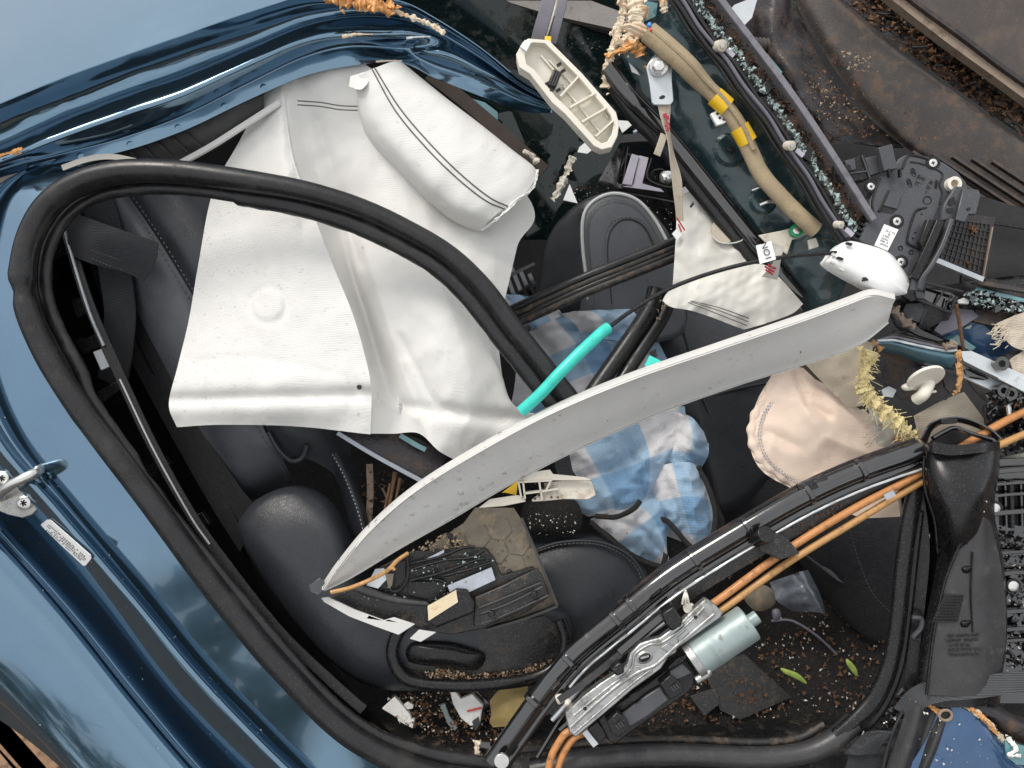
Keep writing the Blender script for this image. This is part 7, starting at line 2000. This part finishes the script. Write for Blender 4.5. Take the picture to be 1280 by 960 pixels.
MB().loft([[(1220, 642, 60), (1200, 680, 57), (1180, 730, 54), (1166, 800, 54), (1158, 868, 52)], [(1226, 644, 60), (1212, 690, 58), (1200, 735, 57), (1196, 800, 57), (1192, 870, 55)], [(1232, 648, 59), (1230, 692, 57), (1228, 738, 56), (1230, 800, 56), (1224, 868, 54)], [(1238, 652, 52), (1249, 696, 48), (1256, 744, 46), (1257, 800, 46), (1246, 862, 46)]], 50, 6, lambda x, y, u, v: .8 * fbm(x * .03, y * .03), thick=3).build('lit_side_facet', M['rubber_grey'], dc, angle=80)  # grey on a black duct: the light on this facet is in its colour
MB().tube([(1220, 641, 62), (1200, 680, 59), (1180, 730, 56), (1166, 800, 56), (1158, 868, 54)], 2, 50, 8).build('facet_crease', M['black'], dc)
MB().tube([(1216, 690, 59.5), (1214, 740, 58.5), (1216, 790, 58)], 1.2, 30, 6).build('facet_ridge', M['black'], dc)
MB().box(1187, 527, 26, 20, 6, 8, 4).build('top_tab', M['black'], dc, bevel=.8)
MB().tube([(1156, 566, 34), (1154, 590, 40), (1158, 618, 40), (1168, 650, 36), (1172, 690, 30)], 1.6, 40, 8).build('side_seam', M['black'], dc)
gx = [(1182, 744), (1204, 744), (1196, 777), (1166, 777)]
gq2 = [Vector(p) for p in gx]
for i in range(10):
    a, b = gq2[0].lerp(gq2[1], i / 9), gq2[3].lerp(gq2[2], i / 9)
    MB().rod((a.x, a.y, 57.6), (b.x, b.y, 57.6), .8, 5).build('date_grid_bar', M['rubber'], dc)
for i in range(10):
    a, b = gq2[0].lerp(gq2[3], i / 9), gq2[1].lerp(gq2[2], i / 9)
    MB().rod((a.x, a.y, 57.6), (b.x, b.y, 57.6), .8, 5).build('date_grid_bar', M['rubber'], dc)
for x, y in ((1208, 712), (1206, 780)):
    MB().pillow([(x - 6, y - 2), (x, y - 5), (x + 8, y - 4), (x + 4, y + 4), (x - 4, y + 4)], 57, 4, 4, 20).build('moulded_lug', M['black'], dc)
for i in range(5):
    marks([(1180, 793 + i * 6), (1228, 791 + i * 6), (1227, 796 + i * 6), (1179, 798 + i * 6)], 1, (18, 15, 7, 9, 17)[i], M['rubber'], dc, 58.2, 20 + i, .95, .5, name='moulded_lettering')
MB().tube([(1172, 692, 40), (1196, 668, 64), (1216, 690, 50)], 1.4, 30, 6).build('fold_line', M['black'], dc)
MB().crumbs(scatter([(1170, 610), (1240, 610), (1230, 640), (1180, 640)] , 40, 66, 3), .4, 1.2, 100).build('pale_grit', M['crumb_white'], dc, kind='stuff', smooth=False)

dp = thing('inner_door_panel', 'wet black ribbed door panel with silver bolts behind the duct', 'door panel', (1240, 720, 0))
MB().ngon([(1120, 580), (1320, 570), (1320, 880), (1136, 880), (1136, 700)], -14, 8).build('panel', M['black_gloss'], dp, bevel=1)
for y, w in ((588, 6), (604, 4), (618, 4), (640, 6), (690, 4), (716, 5), (764, 5), (786, 5), (800, 4)):
    MB().ribbon([(1236, y + 2, -4), (1270, y - 1, -4), (1320, y - 3, -4)], w, 10, 12).build('rib', M['black_gloss'], dp, bevel=.8)
for x in (1262, 1282):
    MB().ribbon([(x, 600, -5), (x + 2, 660, -5)], 4, 8, 6).build('cross_rib', M['black'], dp)
for x, y in ((1244, 636), (1267, 733), (1156, 671), (1158, 668)):
    if x == 1158:
        continue
    o = MB().cyl(x, y, 0, 6.5, 4, 22, dome=1.5).build('bolt', M['screw'], dp)
    MB().cyl(x, y, -3, 10, 3, 22).build('washer', M['black'], o)
MB().crumbs(scatter([(1250, 660), (1300, 660), (1300, 840), (1260, 840)], 200, -4, 31), 1.4, 5, 101, .8).build('wet_debris', M['black_gloss'], dp, kind='stuff', smooth=False)
MB().crumbs(scatter([(1250, 690), (1300, 680), (1300, 820), (1256, 840)], 70, -3, 32), .8, 2.4, 102).build('pale_grit', M['crumb_white'], dp, kind='stuff', smooth=False)
MB().loft([[(1140, 600, 4), (1146, 680, 0), (1140, 760, 0), (1130, 860, 0)], [(1152, 600, 8), (1162, 680, 6), (1156, 760, 6), (1142, 870, 6)]], 30, 4, thick=2).build('edge_flange', M['black'], dp)

# ================================================================== BOTTOM RIGHT: belt, broken blue body
gb = thing('grey_belt', 'grey webbing belt curving over the broken blue panel', 'seat belt', (1200, 865, 50))
MB().ribbon([(1130, 892, 30), (1148, 872, 44), (1176, 863, 50), (1220, 859, 52), (1320, 846, 50)], 26, 2.5, 40, roll=lambda u: 20 - 20 * u).build('webbing', M['belt_grey'], gb)
b2 = thing('belt_loop', 'black webbing loop with stitched end in the bottom right corner', 'seat belt', (1085, 930, 30))
MB().loft([[(1060, 942, 24), (1058, 956, 24), (1044, 990, 20)], [(1084, 938, 34), (1086, 952, 34), (1080, 990, 26)], [(1112, 930, 28), (1110, 950, 24), (1106, 990, 16)]], 20, 6, thick=2.5).build('lower_strap', M['belt'], b2)
MB().loft([[(1056, 942, 28), (1074, 922, 34), (1084, 914, 30)], [(1076, 944, 42), (1092, 924, 44), (1102, 913, 38)], [(1094, 942, 40), (1108, 924, 40), (1116, 914, 34)]], 16, 6, thick=2.5).build('folded_loop', M['belt'], b2)
MB().pillow([(1092, 938), (1104, 932), (1108, 938), (1100, 946), (1092, 945)], 34, 2, 3, 20).build('loop_opening', M['dark'], b2)
stitches([(1086, 916, 40), (1100, 914, 42), (1114, 916, 38)], M['thread'], b2, 3, 2, .5, n=40)
MB().tube([(1134, 878, 30), (1118, 910, 34), (1108, 940, 34), (1100, 985, 30)], 1.6, 40, 7).build('edge_cord', M['belt'], b2)
bs2 = thing('broken_blue_panel', 'torn deep blue body panel corner with exposed cream edge', 'car panel', (1210, 920, 30))
MB().loft([[(1176, 878, 40), (1160, 920, 36), (1130, 970, 30), (1110, 1010, 26)], [(1200, 884, 48), (1196, 920, 50), (1180, 970, 46), (1170, 1010, 40)], [(1226, 900, 44), (1236, 930, 50), (1240, 970, 50), (1244, 1010, 48)], [(1254, 928, 36), (1270, 950, 40), (1300, 980, 40), (1320, 1010, 36)]], 30, 8, thick=2).build('skin', M['paint_blue'], bs2, angle=80)
torn([(1178, 876, 42), (1200, 880, 46), (1222, 892, 44), (1242, 912, 40), (1256, 930, 36), (1270, 940, 34), (1300, 944, 34)], 8, 'cream_torn', 'torn_edge', 111, bs2, .7, 80)
torn([(1212, 884, 48), (1232, 900, 46), (1246, 918, 42)], 5, 'rust', 'torn_edge', 112, bs2, .7, 30)
MB().prism([(1256, 926), (1270, 930), (1300, 938), (1300, 958), (1270, 956), (1258, 946)], 46, 3).build('pale_flake', M['glass_teal'], bs2, bevel=.5)
torn([(1260, 922, 48), (1270, 936, 50), (1262, 944, 50), (1276, 944, 50)], 6, 'white_foam', 'torn_flake', 113, bs2, .8, 20)
MB().loft([[(1136, 876, 34), (1122, 920, 30), (1100, 980, 26)], [(1152, 880, 44), (1140, 924, 42), (1120, 984, 36)], [(1166, 888, 34), (1152, 930, 32), (1136, 984, 28)], [(1182, 896, 46), (1166, 936, 46), (1140, 990, 40)], [(1188, 902, 34), (1176, 942, 36), (1156, 996, 32)]], 24, 6, thick=2).build('grey_cover', M['rubber_grey'], bs2, angle=80)
torn([(1138, 872, 40), (1150, 878, 42), (1166, 884, 44), (1174, 890, 44)], 6, 'rust', 'torn_edge', 114, bs2, .9, 30)
c = [(1182 + 8 * math.cos(t), 894 + 6.5 * math.sin(t), 50) for t in [i * 6.2832 / 8 for i in range(9)]]
MB().tube(c, 1.8, 24, 7).build('eyelet_rim', M['tan_edge'], bs2)
MB().cyl(1182, 894, 48, 6, 2, 16).build('eyelet_hole', M['dark'], bs2)
MB().pillow([(1190, 876), (1216, 868), (1250, 884), (1300, 916), (1300, 936), (1262, 922), (1230, 896)], 22, 14, 6, 48, 2.4, back=10).build('purple_liner', M['mud_dark'], bs2)
MB().crumbs(scatter([(1150, 890), (1240, 910), (1240, 956), (1140, 956)], 26, 52, 32), .6, 2, 103).build('pale_grit', M['crumb_white'], bs2, kind='stuff', smooth=False)
rb = thing('rubble_pocket', 'small pocket of rubble between the sill seal and the belt loop', 'debris', (1110, 890, 0))
MB().crumbs(scatter([(1104, 876), (1130, 868), (1136, 890), (1106, 916), (1094, 910)], 60, 6, 33), 2, 6, 104, .8).build('rubble', M['black_gloss'], rb, kind='stuff', smooth=False)
MB().pillow([(1108, 868), (1116, 864), (1118, 876), (1112, 884), (1106, 880)], 8, 4, 4, 20).build('brown_stone', M['slab'], rb)
MB().tube([(1068, 930, 20), (1076, 922, 22), (1080, 914, 20)], 1.6, 12, 7).build('wire_clip', M['rubber_grey'], rb)

# ================================================================== BOTTOM LEFT: timber on the ground
for (x, y, a, l, lab) in ((-20, 930, -36, 120, 'old brown timber offcut second from the wheel arch edge'), (20, 944, -38, 110, 'brown timber offcut crossing the middle of the ground patch'), (48, 964, -37, 120, 'brown timber offcut lowest against the blue wheel arch lip'), (0, 900, -35, 110, 'topmost brown timber offcut on the ground under the blue wheel arch'), (-30, 960, -36, 120, 'brown timber offcut in the bottom left corner of the ground patch')):
    def gp_(dx, dy, z):
        e = W((x, y)) - cam.location
        k = (Z0 + 0.03 - cam.location.z) / e.z
        c = cam.location + e * k
        t = R(-a + rnd.uniform(-1, 1) * 0)
        return Vector((c.x + dx * math.cos(t) + dy * math.sin(t), c.y - dx * math.sin(t) + dy * math.cos(t), Z0 + z))
    hx, hy = l / 600, 0.019
    m = MB()
    m.add([gp_(sx * hx, sy * hy, z) for z in (0.045, 0.0) for sx, sy in ((-1, -1), (1, -1), (1, 1), (-1, 1))], [(0, 1, 2, 3), (7, 6, 5, 4), (0, 4, 5, 1), (1, 5, 6, 2), (2, 6, 7, 3), (3, 7, 4, 0)])
    o = m.build('timber_offcut', M['timber'], bevel=4)
    tag(o, lab, 'timber', 'timber offcuts below the wheel arch')
